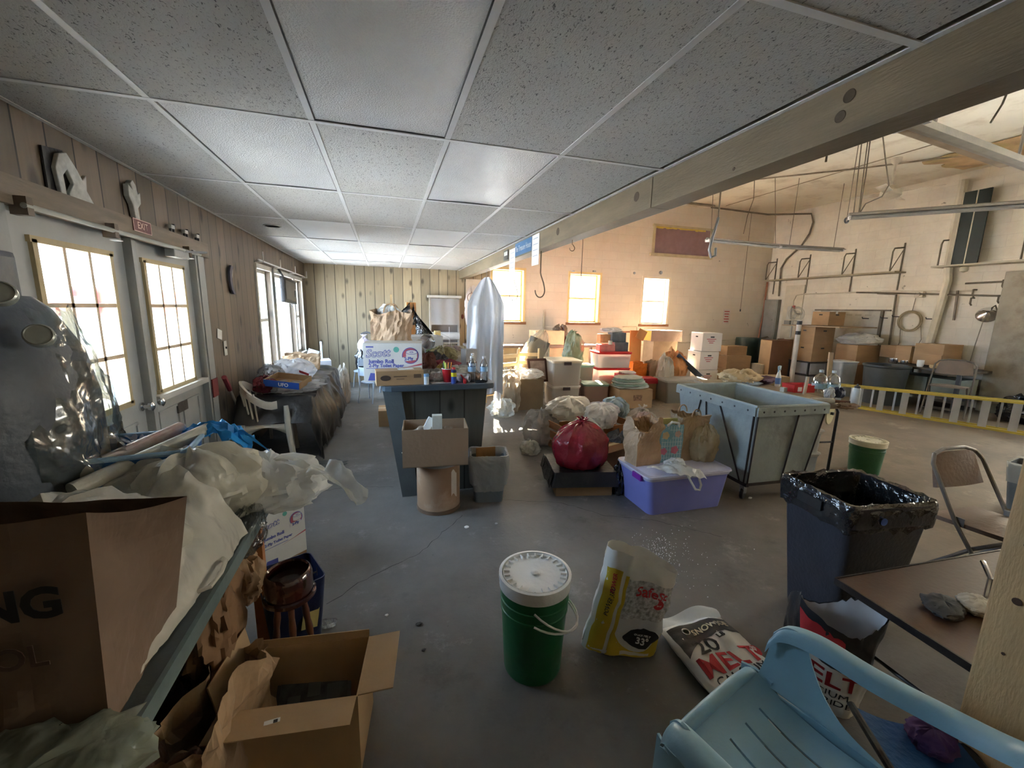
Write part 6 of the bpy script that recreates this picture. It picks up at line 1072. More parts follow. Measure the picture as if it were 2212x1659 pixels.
TEAL = M((.30, .48, .42), .4); PNK = film((.62, .44, .40), .85, .3, 6, .1)
tote('pale tub with teal lid behind the clear storage tubs', (3.55, 7.30, 0), (.60, .44, .58), film((.55, .56, .50), .85, .3, 6, .1), TEAL, R(-8)); bag('green tinsel in a clear tied bag on the teal lidded tub', (3.48, 7.32, .58), (.40, .34, .60), film((.30, .36, .24), .85, .15, 12, 1.0, .3), 151, 0, knot=True, rough=.2, ridges=11)
tote('pinkish tub with teal lid in front of the white glowing tubs', (3.52, 6.50, 0), (.46, .40, .36), PNK, TEAL, R(-12)); carton('pinkish carton with a dark label between the tubs', (3.18, 6.72, 0), (.30, .26, .40), R(-8), M((.50, .36, .32), .6), tape=False)
def reflector_fill(t): bx('contents', (0, 0, .12), (.50, .34, .20), M((.85, .84, .82), .7), t)  # unseen white block added inside the tub to reflect light through its walls
RL = M((.62, .03, .03), .35); GLW = film((.92, .88, .84), .96, .35, 5, .05, .75)
tote('lower white tub with red lid catching the sunlight', (4.12, 7.02, .20), (.66, .46, .36), GLW, RL, R(-8), contents=(reflector_fill,)); tote('upper white tub with red lid on top of the sunlit one', (4.12, 7.02, .56), (.68, .48, .30), GLW, RL, R(-8), contents=(reflector_fill,)); carton('carton hidden underneath the two sunlit red lidded tubs', (4.12, 7.02, 0), (.58, .42, .20), R(-8), CARD2)
for lb, p_, d_, c_ in (('red and white boxed set on the top red lid, left', (3.98, 6.98, .86), (.30, .20, .13), (.55, .20, .16)), ('dark grey boxed appliance on the top red lid, right', (4.30, 7.02, .86), (.26, .24, .17), (.14, .14, .15)), ('second dark grey box stacked on the boxed appliance', (4.26, 7.06, 1.03), (.28, .22, .18), (.11, .12, .13)), ('orange brown carton beside the stacked dark grey box', (4.02, 7.14, 1.01), (.20, .18, .16), (.50, .30, .14))): carton(lb, p_, d_, R(-8), M(c_, .5, var=.2, vs=12), tape=False)
bag('crumpled white plastic on top of the stacked dark grey boxes', (4.14, 7.10, 1.21), (.42, .26, .08), WB3, 153, rough=.3); t = T('small_tin', 'small cream tin between the boxes on the top red lid', 'tin', (4.05, 6.93, .99)); lt('tin', [(.04, 0), (.04, .07)], M((.6, .55, .4), .4), t)
t = T('orange_panel', 'tall orange cardboard panel standing behind the dark grey boxes', 'panel', (4.78, 7.20, 0), R(-10)); bx('panel', (0, 0, .62), (.24, .02, 1.24), M((.60, .26, .07), .6, var=.06), t, rx=R(-3)); bx('flap', (.10, -.01, 1.16), (.18, .012, .20), M((.60, .28, .09), .6), t, ry=R(25))
t = carton('printed brown carton supporting the folded green and white cloths', (4.02, 6.12, 0), (.60, .46, .32), R(-6), CARD, tape=False); txt('FRAGILE', .07, (.02, -.231, .19), (1, 0, 0), (0, 0, 1), M((.20, .10, .06), .7), t) if False else bx('print', (.03, -.2305, .18), (.16, .001, .10), M((.25, .14, .08), .7, var=.5, vs=40), t)
for i in range(5):
    o = blob((.66-.03*i, .50-.02*i, .055), 160+i, 4, .05, .12, nu=40, nv=14).build('folded_cloth', M(((.46, .48, .42), (.30, .38, .30))[i % 2], .85, bump=.3), None, loc=(4.02-.015*i, 6.12, .32+.038*i), rot=(0, 0, .1*i), smooth=True); tag(o, '%s folded cloth in the green and white pile on the printed carton' % ('lowest', 'second lowest', 'middle', 'second highest', 'topmost')[i], 'cloth', 'folded cloths on the printed carton')
carton('red gift wrapped box beside the sunlit tubs', (4.22, 6.60, .30), (.34, .24, .18), R(-5), M((.58, .04, .06), .35, var=.2, vs=14), tape=False); carton('carton under the red gift wrapped box', (4.22, 6.62, 0), (.40, .30, .30), R(-5), CARD2)
bag('white and clear wrapping crumpled on the red gift box', (4.25, 6.60, .48), (.30, .18, .05), WB3, 166, rough=.3); carton('flat red tray carton right of the gift wrapped box', (4.62, 6.60, .30), (.42, .28, .10), R(-8), M((.50, .03, .05), .4), tape=False); carton('carton holding up the flat red tray', (4.62, 6.62, 0), (.38, .30, .30), R(-8), CARD2, tape=False)
pbag('bright orange paper bag right of the sunlit tubs', (4.72, 6.98, .30), (.26, .20, .34), M((.75, .24, .03), .5), 167, R(-10), flare=1.08, jag=.05); carton('low carton under the orange and brown paper bags', (4.85, 7.0, 0), (.66, .34, .30), R(-8), CARD, tape=False); pbag('brown paper bag beside the bright orange bag', (5.03, 6.94, .30), (.24, .18, .36), KRAFT, 168, 0, flare=1.05, jag=.07)
bag('pale draped plastic bag hanging over the edge beside the grey tote', (5.03, 6.55, 0), (.32, .28, .78), film((.60, .52, .40), .9), 169, 0, rough=.22); bag('narrow translucent orange bag between draped plastic and grey tote', (5.20, 6.75, 0), (.22, .22, .56), film((.72, .42, .16), .8), 170, 0, rough=.25)
bag('large heap of orange and brown paper behind the grey tote', (5.66, 7.15, .10), (.66, .46, .70), M((.50, .22, .08), .6, var=.35, vs=4, bump=.5), 171, .3, rough=.3); sheet('blue_tarp', lambda u, v: (5.62+.62*u, 6.88+.25*v, .78-.46*u+.03*math.sin(8*v)-.04*v), M((.06, .09, .16), .6, bump=.3), 'dark blue tarp edge sloping down beside the orange paper heap', 'tarp', 12, 12, .01)
GT2 = M((.20, .19, .165), .45, var=.06); tote('large grey tote with grey lid in front of the stacked white boxes', (5.20, 6.28, 0), (.86, .52, .42), GT2, M((.34, .33, .30), .4), R(-10), name='storage_tote')
sx0 = 6.10; y_ = 8.20
carton('tall brown carton under the wide carton against the block wall', (sx0, y_, .46), (.62, .42, .50), R(-3), M((.40, .29, .18), .7)); carton('wide orange taped carton on top of the tall brown carton', (sx0, y_, .96), (.78, .48, .24), R(-4), M((.36, .25, .19), .7)); carton('white carton at the bottom of the stack against the block wall', (sx0, y_, 0), (.72, .44, .46), R(-3), M((.56, .50, .42), .6), tape=False)
bx('orange_end', (-.3905, 0, .12), (.002, .46, .22), M((.70, .36, .06), .6), [o for o in C.objects if o.get('label', '').startswith('wide orange taped')][0])
WBX = M((.66, .62, .58), .6, var=.05, vs=3); RDP = M((.45, .06, .07), .6, bump=0)
for i, dz in enumerate((0, .40, .80)):
    t = carton('%s white document box with red print in the stack of three' % ('bottom', 'middle', 'top')[i], (6.72+(.0, -.02, .02)[i], 7.48, dz), (.46, .42, .39), R((-6, -4, -7)[i]), WBX, 'white document boxes stacked in three', hole=True, tape=False, name='document_box')
    for k, (w_, z_) in enumerate(((.22, .26), (.16, .22), (.10, .18))): bx('red_lettering', (-.02, -.2105, z_), (w_, .001, .014), RDP, t)
    MB().prism([(-.10, -.06), (.10, -.06), (.08, -.02), (.05, -.03), (.04, .06), (.02, .09), (-.02, .09), (-.03, .0), (-.07, -.01)], .001, Matrix.Translation((.231, 0, .19)) @ Matrix.Rotation(R(90), 4, 'Z') @ Matrix.Rotation(R(90), 4, 'X')).build('red_figure', RDP, t)
pbag('white paper bag with a red mark behind the white document boxes', (7.50, 8.10, .30), (.24, .16, .46), M((.64, .52, .48), .5, var=.2, vs=9), 175, 0, flare=1, jag=.06); carton('orange brown carton under the white paper bag', (7.55, 8.12, 0), (.42, .34, .30), 0, CARD); t = T('round_cover', 'round pale green tub lid lying on a box right of the document boxes', 'lid', (7.10, 6.95, .40)); lt('lid', [(.16, 0), (.17, .015), (.16, .02)], M((.25, .42, .22), .4), t); carton('carton under the round green lid', (7.10, 6.95, 0), (.40, .36, .40), 0, CARD2)
carton('white slatted carton beside the document box stack, left', (6.28, 7.62, 0), (.20, .34, .50), 0, M((.44, .38, .32), .6))
carton('large brown carton with red print in front of the dark green drum', (8.10, 8.05, 0), (.64, .46, .62), R(-8), CARD2); carton('smaller brown carton on the large brown carton', (8.12, 8.12, .62), (.54, .36, .22), R(-6), CARD2)
t = T('dark_drum', 'dark green plastic drum behind the brown cartons in the corner', 'drum', (9.12, 8.62, 0)); lt('body', [(.26, 0), (.29, .05), (.30, .5), (.30, .95), (.29, 1.0), (.27, 1.0)], M((.03, .055, .055), .4), t, n=32)
carton('small white topped carton between the brown cartons and tall carton', (8.62, 7.70, 0), (.34, .30, .44), 0, M((.46, .40, .30), .6)); carton('low orange brown carton on the floor in front of the tall carton', (8.30, 7.05, 0), (.52, .36, .26), R(-6), CARDL)
t = carton('tall dark brown carton with a light left side', (8.84, 7.52, 0), (.56, .40, 1.02), R(-14), CARDD, tape=False); bx('light_panel', (-.2805, 0, .51), (.002, .40, 1.0), CARDL, t)
# shelving with document boxes, fan, tubs against the right wall
t = T('metal_stand', 'low black metal stand under the brown document boxes', 'stand', (9.22, 6.95, 0), R(-4)); [bx('post', (x_, y_, .30), (.03, .03, .60), BLACK, t) for x_ in (-.32, .32) for y_ in (-.24, .24)]; bx('shelf', (0, 0, .59), (.68, .52, .02), BLACK, t); bx('shelf', (0, 0, .30), (.66, .50, .02), BLACK, t)
for i, z_ in enumerate((.02, .315)): carton('%s grey white box inside the black stand' % ('lower', 'upper')[i], (9.18, 6.93, z_), (.44, .40, .245), 0, M((.42, .42, .44), .6), tape=False, name='document_box')
for i, z_ in enumerate((.60, .98)): carton('%s of the two brown document boxes on the black stand' % ('lower', 'upper')[i], (9.22, 6.97, z_), (.54, .50, .38), R(-4), CARD, 'brown document boxes', hole=True, tape=False, name='document_box')
t = carton('brown box with white tag on the board above the document boxes', (9.55, 6.95, 1.395), (.44, .40, .30), R(-4), CARD, hole=True, tape=False, name='document_box'); bx('tag', (-.05, -.2215, .29), (.06, .001, .07), WPAPER, t)
t = T('wood_board', 'thin board laid across the tops of the brown document boxes', 'board', (9.42, 6.85, 1.362)); bx('board', (0, 0, .015), (1.1, 1.3, .022), M((.35, .25, .15), .6), t); t = T('wood_plank', 'pale wooden plank leaning in front of the document boxes', 'plank', (8.62, 6.06, 0), rot=(R(-6), R(4), 0)); bx('plank', (0, 0, .44), (.11, .03, .88), M((.46, .34, .22), .6), t)
t = T('desk_fan', 'small pale round fan behind the brown document boxes', 'fan', (9.42, 7.70, 1.03)); lt('base', [(.12, 0), (.11, .03), (.02, .04), (.02, .45)], M((.5, .48, .42), .5), t, n=20); q = T('head', None, None, (0, -.06, .60), rot=(R(80), 0, R(-20))); q.parent = t; [tb('guard', arc((0, 0, z_), r_, 0, 360, 26, 'xy')[:-1], .005, M((.5, .48, .42), .5), q, 5, True) for r_, z_ in ((.17, .0), (.17, .05), (.12, .07), (.06, .08))]; [bx('blade', (.07*math.cos(a), .07*math.sin(a), .02), (.13, .06, .006), M((.45, .44, .38), .5), q, rz=a, rx=.4) for a in (0, 2.09, 4.19)]
carton('wooden crate under the desk fan', (9.42, 7.72, 0), (.34, .34, 1.03), 0, CARDD, tape=False); t = T('striped_post', 'white post with two black bands beside the document boxes', 'post', (8.80, 7.02, 0)); lt('post', [(.05, 0), (.05, 1.5)], M((.6, .58, .54), .5), t, n=16); [lt('band', [(.0515, z_), (.0515, z_+.08)], BLACK, t, n=16) for z_ in (1.18, 1.40)]
bag('heap of white plastic bags on the brown boxes along the right wall', (9.62, 6.28, 1.02), (.72, .36, .22), WB2, 181, R(-60), rough=.3); carton('long brown carton under the heap of white bags', (9.62, 6.28, .62), (.60, .46, .40), R(-5), CARD2); bx('box_stand', (0, 0, .31), (.58, .44, .62), CARDD, None).location = (9.62, 6.28, 0); tag(D.objects['box_stand'], 'dark box standing under the long brown carton by the right wall', 'box')
carton('brown carton further right along the wall, between bag heap and workbench', (9.98, 5.80, .80), (.40, .30, .24), R(-5), CARD2); tote('white tub beside the black stand', (8.90, 6.05, 0), (.38, .38, .72), M((.40, .41, .42), .45), M((.45, .46, .47), .45), R(-10)); t = T('dark_tub', 'dark grey round tub behind the ladder', 'tub', (8.95, 5.30, 0)); lt('body', [(.28, 0), (.33, .68), (.35, .70), (.35, .73), (.32, .73), (.26, .02)], M((.06, .065, .06), .45), t, n=32)
t = T('workbench', 'low dark workbench along the right wall carrying pots and cartons', 'workbench', (9.70, 4.98, 0), 0); bx('tabletop', (0, 0, .70), (.90, 1.25, .04), M((.10, .085, .07), .6), t); [bx('leg', (x_, y_, .34), (.05, .05, .68), DARK, t) for x_ in (-.40, .40) for y_ in (-.56, .56)]; bx('shelf', (0, 0, .22), (.86, 1.2, .03), M((.10, .09, .08), .6), t)
for i, (y_, z_) in enumerate(((4.62, .235), (5.05, .235), (5.42, .235))): carton('%s grey green case on the lower shelf of the workbench' % ('nearest', 'middle', 'furthest')[i], (9.62, y_, z_), (.55, .36, .32), 0, M((.22, .24, .20), .6), 'grey cases on the workbench shelf', tape=False, name='storage_case')
t = carton('brown carton with a white label on the workbench', (9.80, 5.46, .742), (.34, .26, .32), R(-4), CARD, tape=False); bx('label', (-.01, -.151, .26), (.22, .001, .13), WPAPER, t); carton('wide brown carton on the workbench, right of the labelled one', (9.86, 5.06, .742), (.50, .44, .20), R(-4), CARD); carton('upper wide brown carton stacked on the right of the workbench', (9.86, 5.06, .942), (.50, .44, .19), R(-2), CARD)
for i, (x_, y_, r_, h_, lb) in enumerate(((9.38, 5.46, .07, .10, 'chrome pot on the workbench, leftmost'), (9.42, 5.30, .06, .08, 'small chrome cup on the workbench beside the pot'), (9.36, 5.02, .05, .12, 'white mug shaped tin in the middle of the workbench'), (9.38, 4.82, .07, .06, 'tan bowl on the workbench right of the tin'))): t = T('pot', lb, 'pot', (x_, y_, .722)); lt('body', [(r_*.8, 0), (r_, h_*.3), (r_, h_), (r_*.9, h_), (r_*.7, .01)], (CHROME, CHROME, WHITE, CORK)[i], t, n=20); tb('handle', [(r_, 0, h_*.8), (r_*1.6, 0, h_*.6), (r_, 0, h_*.2)], .005, STEEL, t, 6)
bag('dark clothes heap at the near end of the workbench', (9.50, 4.62, .722), (.24, .26, .12), M((.05, .05, .06), .8), 184, rough=.3, name='clothes_heap'); tag(D.objects['clothes_heap'], cat='clothes'); t = folding_chair('pale brown folding chair standing behind the ladder by the right wall', (9.00, 4.38, 0), R(-70), M((.20, .16, .13), .6), M((.16, .14, .12), .4, .3)); t.scale = (1.15, 1.0, 1.12)
bag('black garbage bags on the floor behind the ladder, by the pier', (9.62, 3.75, 0), (.50, .50, .40), BAGK, 185, rough=.2, name='garbage_bag')
# aluminium step ladder with yellow rails lying on its side
LY = M((.46, .34, .05), .5, var=.1); LA = M((.50, .52, .54), .35, .6, var=.08); L0, L1 = at(1788, 868, z=.03), at(2245, 941, z=.03); t = T('step_ladder', 'yellow railed aluminium step ladder lying on its side across the garage floor', 'ladder', (L0.x, L0.y, 0)); dv = L1-L0; LL = dv.length; t.rotation_euler = (0, 0, math.atan2(dv.y, dv.x)); W0, W1 = .36, .46
def hgt(x): return W0+(W1-W0)*x/LL
L2 = LL+.15
for k, yo in ((0, 0), (1, .16)):
    tb_ = MB().box((L2/2, yo, .015), (L2, .07 if k == 0 else .04, .03)); tb_.build('rail', LY, t); b = MB(); n = 10
    a_, c_ = (0, yo, hgt(0)), (L2, yo, hgt(L2)); d2 = math.atan2(c_[2]-a_[2], L2); b.box(((a_[0]+c_[0])/2, yo, (a_[2]+c_[2])/2), (L2, .07 if k == 0 else .04, .03), ry=-d2); b.build('rail', LY, t)
for k in range(8):
    x_ = .15+k*.295; bx('step', (x_, 0, hgt(x_)/2), (.085, .035, hgt(x_)-.03), LA, t, rz=.25); 
    if k < 8: bx('rear_brace', (x_+.14, .16, hgt(x_)/2), (.025, .02, hgt(x_)-.03), LA, t)
# folding work table between cart and ladder
F0 = at(1745, 850, z=.74); t = T('folding_table', 'folding table with black steel legs and cluttered top behind the laundry cart', 'table', (4.15, 3.62, 0), R(-8)); bx('tabletop', (0, 0, .725), (.78, 1.55, .03), M((.30, .24, .17), .55, dirt=(.12, .09, .07)), t, bev=.006)
for s in (-1, 1): tb('leg_frame', [(-.33, s*.62, .0), (-.34, s*.62, .64), (-.30, s*.62, .70), (.30, s*.62, .70), (.34, s*.62, .64), (.33, s*.62, .0)], .014, BLACK, t); tb('leg_brace', [(-.34, s*.62, .32), (.34, s*.62, .32)], .010, BLACK, t); tb('leg_strut', [(0, s*.62, .34), (.0, s*.30, .70)], .008, BLACK, t)
TT = .74
def ot(px_, py_): v = at(px_, py_, z=TT); return (v.x, v.y, TT)
t = T('spray_bottle', 'white spray bottle with blue label and trigger on the folding table', 'bottle', ot(1679, 834), R(30)); lt('body', [(.04, 0), (.044, .01), (.044, .10), (.030, .15), (.016, .19), (.014, .21)], M((.62, .60, .52), .4), t, n=24, sy_=.7); lt('label', [(.0448, .03), (.0448, .105)], M((.10, .20, .42), .4), t, n=24, cap=False, sy_=.7); bx('trigger_head', (-.01, 0, .235), (.085, .026, .035), M((.36, .46, .48), .4), t, bev=.006); bx('trigger', (-.045, 0, .205), (.010, .014, .05), M((.36, .46, .48), .4), t, ry=R(20)); lt('collar', [(.017, .20), (.017, .225)], M((.36, .46, .48), .4), t, n=14)
t = T('red_tray', 'red plastic box with white print on the folding table beside the spray bottle', 'tray', ot(1724, 845), R(-10)); MB().fr((0, 0, 0), (.26, .18), (.28, .20), 0, .085, .01, True, .004).build('tray', M((.50, .03, .03), .4), t, smooth=True); bx('print', (-.07, -.098, .04), (.05, .002, .05), WHITE, t)
t = T('small_carton', 'small white tube box at the left end of the red tray', 'box', ot(1692, 846)); bx('body', (0, 0, .025), (.05, .05, .05), M((.5, .56, .54), .5), t)
for i, (px_, py_) in enumerate(((1768, 848), (1795, 850))): t = T('water_jug', 'clear gallon water jug, %s of the two on the folding table' % ('left', 'right')[i], 'jug', ot(px_, py_), 0, 'water jugs'); lt('body', [(.06, 0), (.075, .02), (.075, .14), (.055, .19), (.02, .225), (.02, .245)], clear((.90, .92, .92), .22, .08), t, n=26, cap=False); lt('label', [(.0758, .05), (.0758, .11)], M((.30, .45, .50), .4), t, n=26, cap=False); lt('cap', [(.022, .235), (.022, .26)], M((.6, .66, .7), .4), t, n=16)
t = T('spray_can', 'white spray can with black cap on the folding table, rightmost', 'can', ot(1845, 877)); lt('body', [(.030, 0), (.033, .005), (.033, .165), (.026, .18)], M((.55, .58, .60), .3), t); lt('cap', [(.024, .18), (.024, .195), (.01, .205), (.006, .22)], DARK, t, n=20)
t = T('cleaning_bottle', 'white handled brush roller lying on the folding table edge', 'roller', ot(1785, 872), R(-25)); MB().tube([(-.14, 0, .03), (.06, 0, .03)], .028, 16).build('roller', M((.55, .53, .50), .6), t, smooth=True); MB().tube([(.06, 0, .03), (.20, -.01, .025)], .016, 12).build('handle', WOODD, t, smooth=True)
for i, (lb, px_, py_, d_, c_) in enumerate((('dark red fabric roll at the back of the folding table', 1640, 828, (.50, .22, .09), (.08, .03, .05)), ('tan rag mound at the far left of the folding table', 1596, 828, (.46, .40, .17), (.50, .38, .22)), ('blue white rag beside the tan mound', 1615, 832, (.34, .20, .06), (.30, .36, .42)), ('dark blue bowl with tools on the folding table', 1808, 858, (.14, .12, .10), (.03, .04, .08)), ('clear plastic cup beside the right water jug', 1790, 860, (.09, .09, .11), (.45, .45, .44)), ('brown oily rag at the right end of the folding table', 1830, 882, (.24, .12, .05), (.16, .10, .06)))): o = blob(d_, 190+i, 6, .12, .3, nu=34, nv=16).build(('fabric_roll', 'tan_rag', 'blue_rag', 'tool_bowl', 'plastic_cup', 'oily_rag')[i], M(c_, .7, var=.2, bump=.4), None, loc=ot(px_, py_), smooth=True); tag(o, lb, o.name.split('.')[0].replace('_', ' '))
t = T('wood_stake', 'upright pale wood stake standing on the folding table between the jug and tray', 'stake', ot(1738, 852)); bx('stake', (0, 0, .10), (.03, .02, .20), M((.50, .40, .28), .6), t, ry=R(5)); t = T('cable_reel', 'yellowish round cable reel hanging under the end of the folding table', 'reel', (4.86, 3.40, .50)); MB().lathe([(.04, -.05), (.13, -.05), (.13, -.035), (.05, -.03), (.05, .03), (.13, .035), (.13, .05), (.04, .05)], n=28).build('reel', M((.42, .36, .18), .6), t, rot=(R(90), 0, R(20)), smooth=True); bx('axle', (0, 0, .0), (.03, .16, .03), DARK, t, rz=R(20)); tb('hook', [(0, 0, 0), (-.05, .10, .10), (-.2, .2, .22)], .008, STEEL, t)
for i, z_ in enumerate((0, .24)): tote('%s grey tub stacked under the folding table' % ('lower', 'upper')[i], (4.02, 3.10, z_), (.40, .34, .24), M((.26, .27, .27), .5), M((.40, .38, .34), .5), R(-8))
# ================================================================ GARAGE WALLS AND CEILING THINGS
XR = WR-.004; YB_ = WB-.004
def rw(px, py): v = at(px, py, x=XR); return v
def bwp(px, py): return at(px, py, y=YB_)
PIPE = M((.30, .25, .18), .6, .2, var=.3); PIPEL = M((.58, .52, .40), .6, var=.1); IRON = M((.17, .14, .105), .6, .3, var=.3)
def pipe(name, label, cat, pts, r, m, off=.03, wallx=True):
    o = MB().tube([Vector(p)-(Vector((off, 0, 0)) if wallx else Vector((0, off, 0))) for p in pts], r, 8).build(name, m, None, smooth=True); return tag(o, label, cat)
# purple boarded opening
a_, b_ = bwp(1414, 486), bwp(1530, 556); t = T('boarded_opening', 'purple grey boarded panel in a cream frame high on the block wall', 'panel', ((a_.x+b_.x)/2, YB_, (a_.z+b_.z)/2)); w_, h_ = b_.x-a_.x, a_.z-b_.z
bx('panel', (0, -.01, 0), (w_, .02, h_), M((.27, .17, .18), .7, var=.1), t); q = MB(); [q.box(c, d) for c, d in (((0, -.02, h_/2), (w_+.1, .05, .05)), ((0, -.025, -h_/2-.02), (w_+.16, .07, .07)), ((-w_/2, -.02, 0), (.05, .05, h_)), ((w_/2, -.02, 0), (.05, .05, h_)))]; q.build('frame', M((.50, .42, .26), .6), t); q = MB(); random.seed(5); [q.box((-w_/2+.05+k*.08, -.022, h_/2-.03-random.random()*.02), (.08, .003, .03+random.random()*.03)) for k in range(19)]; q.build('yellow_flakes', M((.62, .46, .08), .7), t)
a_, b_ = bwp(1562, 672), bwp(1576, 696); t = T('red_text_sign', 'small white notice with red lettering on the block wall near the corner', 'sign', ((a_.x+b_.x)/2, YB_, (a_.z+b_.z)/2)); bx('sheet', (0, -.002, 0), (.24, .003, .40), M((.62, .55, .50), .6), t)
for k, s in enumerate(('CAUTION', 'DO NOT', 'STORE', 'HERE')): pass
for k in range(5): bx('red_line', (0, -.0045, .14-.068*k), (.17-.02*(k % 3), .002, .028), M((.42, .08, .07), .6), t)
t = T('paint_patch', 'brown rust coloured peeled patch on the block wall under the right window', 'patch', bwp(1380, 720)); MB().prism([(-.55, .05), (.62, .07), (.60, .02), (.1, .0), (.0, -.10), (-.05, -.24), (-.14, -.20), (-.20, .0), (-.30, .02), (-.55, .0)], .004, Matrix.Rotation(R(90), 4, 'X')).build('patch', M((.30, .15, .10), .8, var=.3), t)
pipe('wall_conduit', 'thin painted conduit running low along the block wall', 'conduit', [bwp(1345, 706), bwp(1375, 706), bwp(1376, 745), bwp(1600, 733), bwp(1660, 733)], .010, PIPEL, .02, False)
t = T('switch_string', 'thin pull cord hanging down the block wall near the corner', 'cord', bwp(1606, 545)); l_ = (bwp(1606, 545)-bwp(1597, 668)).length; tb('cord', [(0, -.12, ZG-bwp(1606, 545).z), (0, -.12, -l_)], .006, IRON, t, 6); lt('knob', [(.014, -l_-.06), (.016, -l_)], DARK, t, c=(0, -.12, 0), n=10)
for i, (px_, py_, r_) in enumerate(((1427, 589, .045), (1370, 590, .03))): t = T('wall_socket', 'round metal cap on the block wall %s' % ('above the right window', 'left of the right window')[i], 'fitting', bwp(px_, py_)); MB().lathe([(r_, 0), (r_*.9, .03)], n=16).build('cap', STEEL, t, rot=(R(90), 0, 0))
for i, (px_, py_) in enumerate(((1237, 586), (1283, 586))): t = T('blind_bracket', 'tiny metal bracket above the middle back window, %s' % ('left', 'right')[i], 'bracket', bwp(px_, py_)); bx('plate', (0, -.02, 0), (.07, .04, .03), STEEL, t)
t = T('metal_strip', 'pale vertical metal strip on the block wall between the two left windows', 'strip', bwp(1174, 690)); bx('strip', (0, -.008, 0), (.035, .012, .42), PIPEL, t)
# right wall shelf with bent tube brackets
s0, s1 = at(1632, 605, x=XR-.35), at(1940, 588, x=XR-.35); zs = 2.52; t = T('wall_shelf', 'long narrow shelf on bent tube brackets along the white block wall', 'shelf', (XR, (6.05+9.1)/2, zs)); ysh = lambda px_: at(px_, 600, x=XR).y
YA, YZ = ysh(1943)-.1, 9.15; bx('board', (-.17, (YA+YZ)/2-(6.05+9.1)/2, 0), (.34, YZ-YA, .03), M((.36, .30, .20), .6), t)
SHB = [1660, 1745, 1840, 1943]
for px_ in SHB:
    y_ = min(9.1, ysh(px_))-(6.05+9.1)/2; q = T('bracket', None, None, (0, y_, 0)); q.parent = t
    tb('tube', [(-.33, 0, .02), (-.33, 0, .40), (-.29, 0, .47), (-.02, 0, .50)], .014, IRON, q, 7); tb('brace', [(-.32, 0, .02), (-.03, 0, .45)], .009, IRON, q, 6); bx('wall_strap', (-.012, 0, .12), (.02, .022, .95), IRON, q)
t = T('wall_shelf', 'second narrow shelf on tube brackets at the far right, beside the green panels', 'shelf', (XR, 4.9, 2.56)); bx('board', (-.17, -.1, 0), (.34, 1.35, .03), M((.45, .40, .30), .6), t); [(tb('tube', [(-.33, y_, .02), (-.33, y_, .40), (-.29, y_, .47), (-.02, y_, .5)], .014, IRON, t, 7)) for y_ in (.48, -.6)]; lt('ball', [(.001, -.10), (.05, -.08), (.06, -.04), (.05, 0), (.001, .01)], M((.50, .46, .34), .5), t, c=(-.2, .15, -.03), n=18, cap=False)
# tall dark green panels
for i, px_ in enumerate((2112, 2137)):
    a_, b_ = at(px_, 400, x=XR-.10), at(px_-35, 568, x=XR-.10); t = T('tall_board', 'tall narrow dark green panel standing on the right shelf, %s' % ('left one', 'right one')[i], 'panel', (XR-.22, b_.y-.03*i, 2.58), group='dark green panels'); bx('panel', (0, 0, .62), (.03, .17, 1.28), M((.008, .015, .012), .5), t); bx('edge', (-.018, .09, .62), (.01, .015, 1.28), PIPEL, t)
a_, b_ = at(2100, 380, x=XR-.12), at(2025, 735, x=XR-.12)
pipe('vent_pipe', 'thick pale painted pipe running up the right wall by the green panels', 'pipe', [(XR-.10, 5.42, .70), (XR-.10, 5.30, 2.30), (XR-.10, 5.34, 2.6), (XR-.10, 5.36, 4.1)], .065, PIPEL, 0)
pipe('wall_rail', 'long dark iron rail running along the right wall', 'rail', [rw(1857, 632), rw(1945, 634), rw(2212, 641)], .016, IRON, .10); pipe('wall_rail', 'short upper iron rail on the right wall near the pier', 'rail', [rw(2093, 613), rw(2212, 607)], .016, IRON, .10)
pipe('wall_conduit', 'cream conduit bending down to the disconnect box on the right wall', 'conduit', [rw(1714, 680), rw(1716, 650), rw(1722, 638), rw(1735, 636), rw(1900, 630), rw(2110, 628)], .014, PIPEL); pipe('wall_conduit', 'curved conduit coming from the garage ceiling down behind the shelf', 'conduit', [Vector((7.9, 9.0, 4.2)), Vector((9.6, 8.9, 4.15)), rw(1756, 462), rw(1760, 480), rw(1752, 505), rw(1735, 530), rw(1702, 560), rw(1690, 580), rw(1685, 640)], .022, IRON, .05)
pipe('iron_pipe', 'dark angled pipe with top bend standing on the right wall behind the whiteboard', 'pipe', [rw(1900, 634), rw(1940, 637), rw(1925, 745)], .018, IRON, .06); pipe('rust_pipe', 'rusty red pipe rising in the corner of the block walls', 'pipe', [Vector((10.05, 9.22, .3)), Vector((10.18, 9.24, 1.6)), Vector((10.22, 9.26, 2.5))], .025, M((.28, .11, .06), .6), 0)
pipe('floor_conduit', 'grey conduit bending along the foot of the right wall', 'conduit', [Vector((9.4, 9.2, .75)), Vector((10.2, 9.0, 1.0)), rw(1690, 742), rw(1715, 745)], .02, IRON, .03)
a_, b_ = rw(1648, 643), rw(1688, 738); t = T('electrical_panel', 'tall grey electrical panel on the right wall near the corner', 'panel', (XR, 9.02, 1.46)); bx('cabinet', (-.06, 0, 0), (.12, .42, 1.10), M((.22, .215, .19), .5), t, bev=.01); bx('door', (-.122, 0, 0), (.01, .36, 1.0), M((.25, .24, .21), .5), t); lt('lock', [(.015, 0), (.015, .01)], DARK, t, c=(0, 0, 0), n=10).location = (-.135, -.1, 0)
t = T('backer_board', 'cream painted backer board behind the disconnect box', 'board', (XR, 8.45, 1.60)); bx('board', (-.012, 0, 0), (.02, .52, 1.55), PIPEL, t)
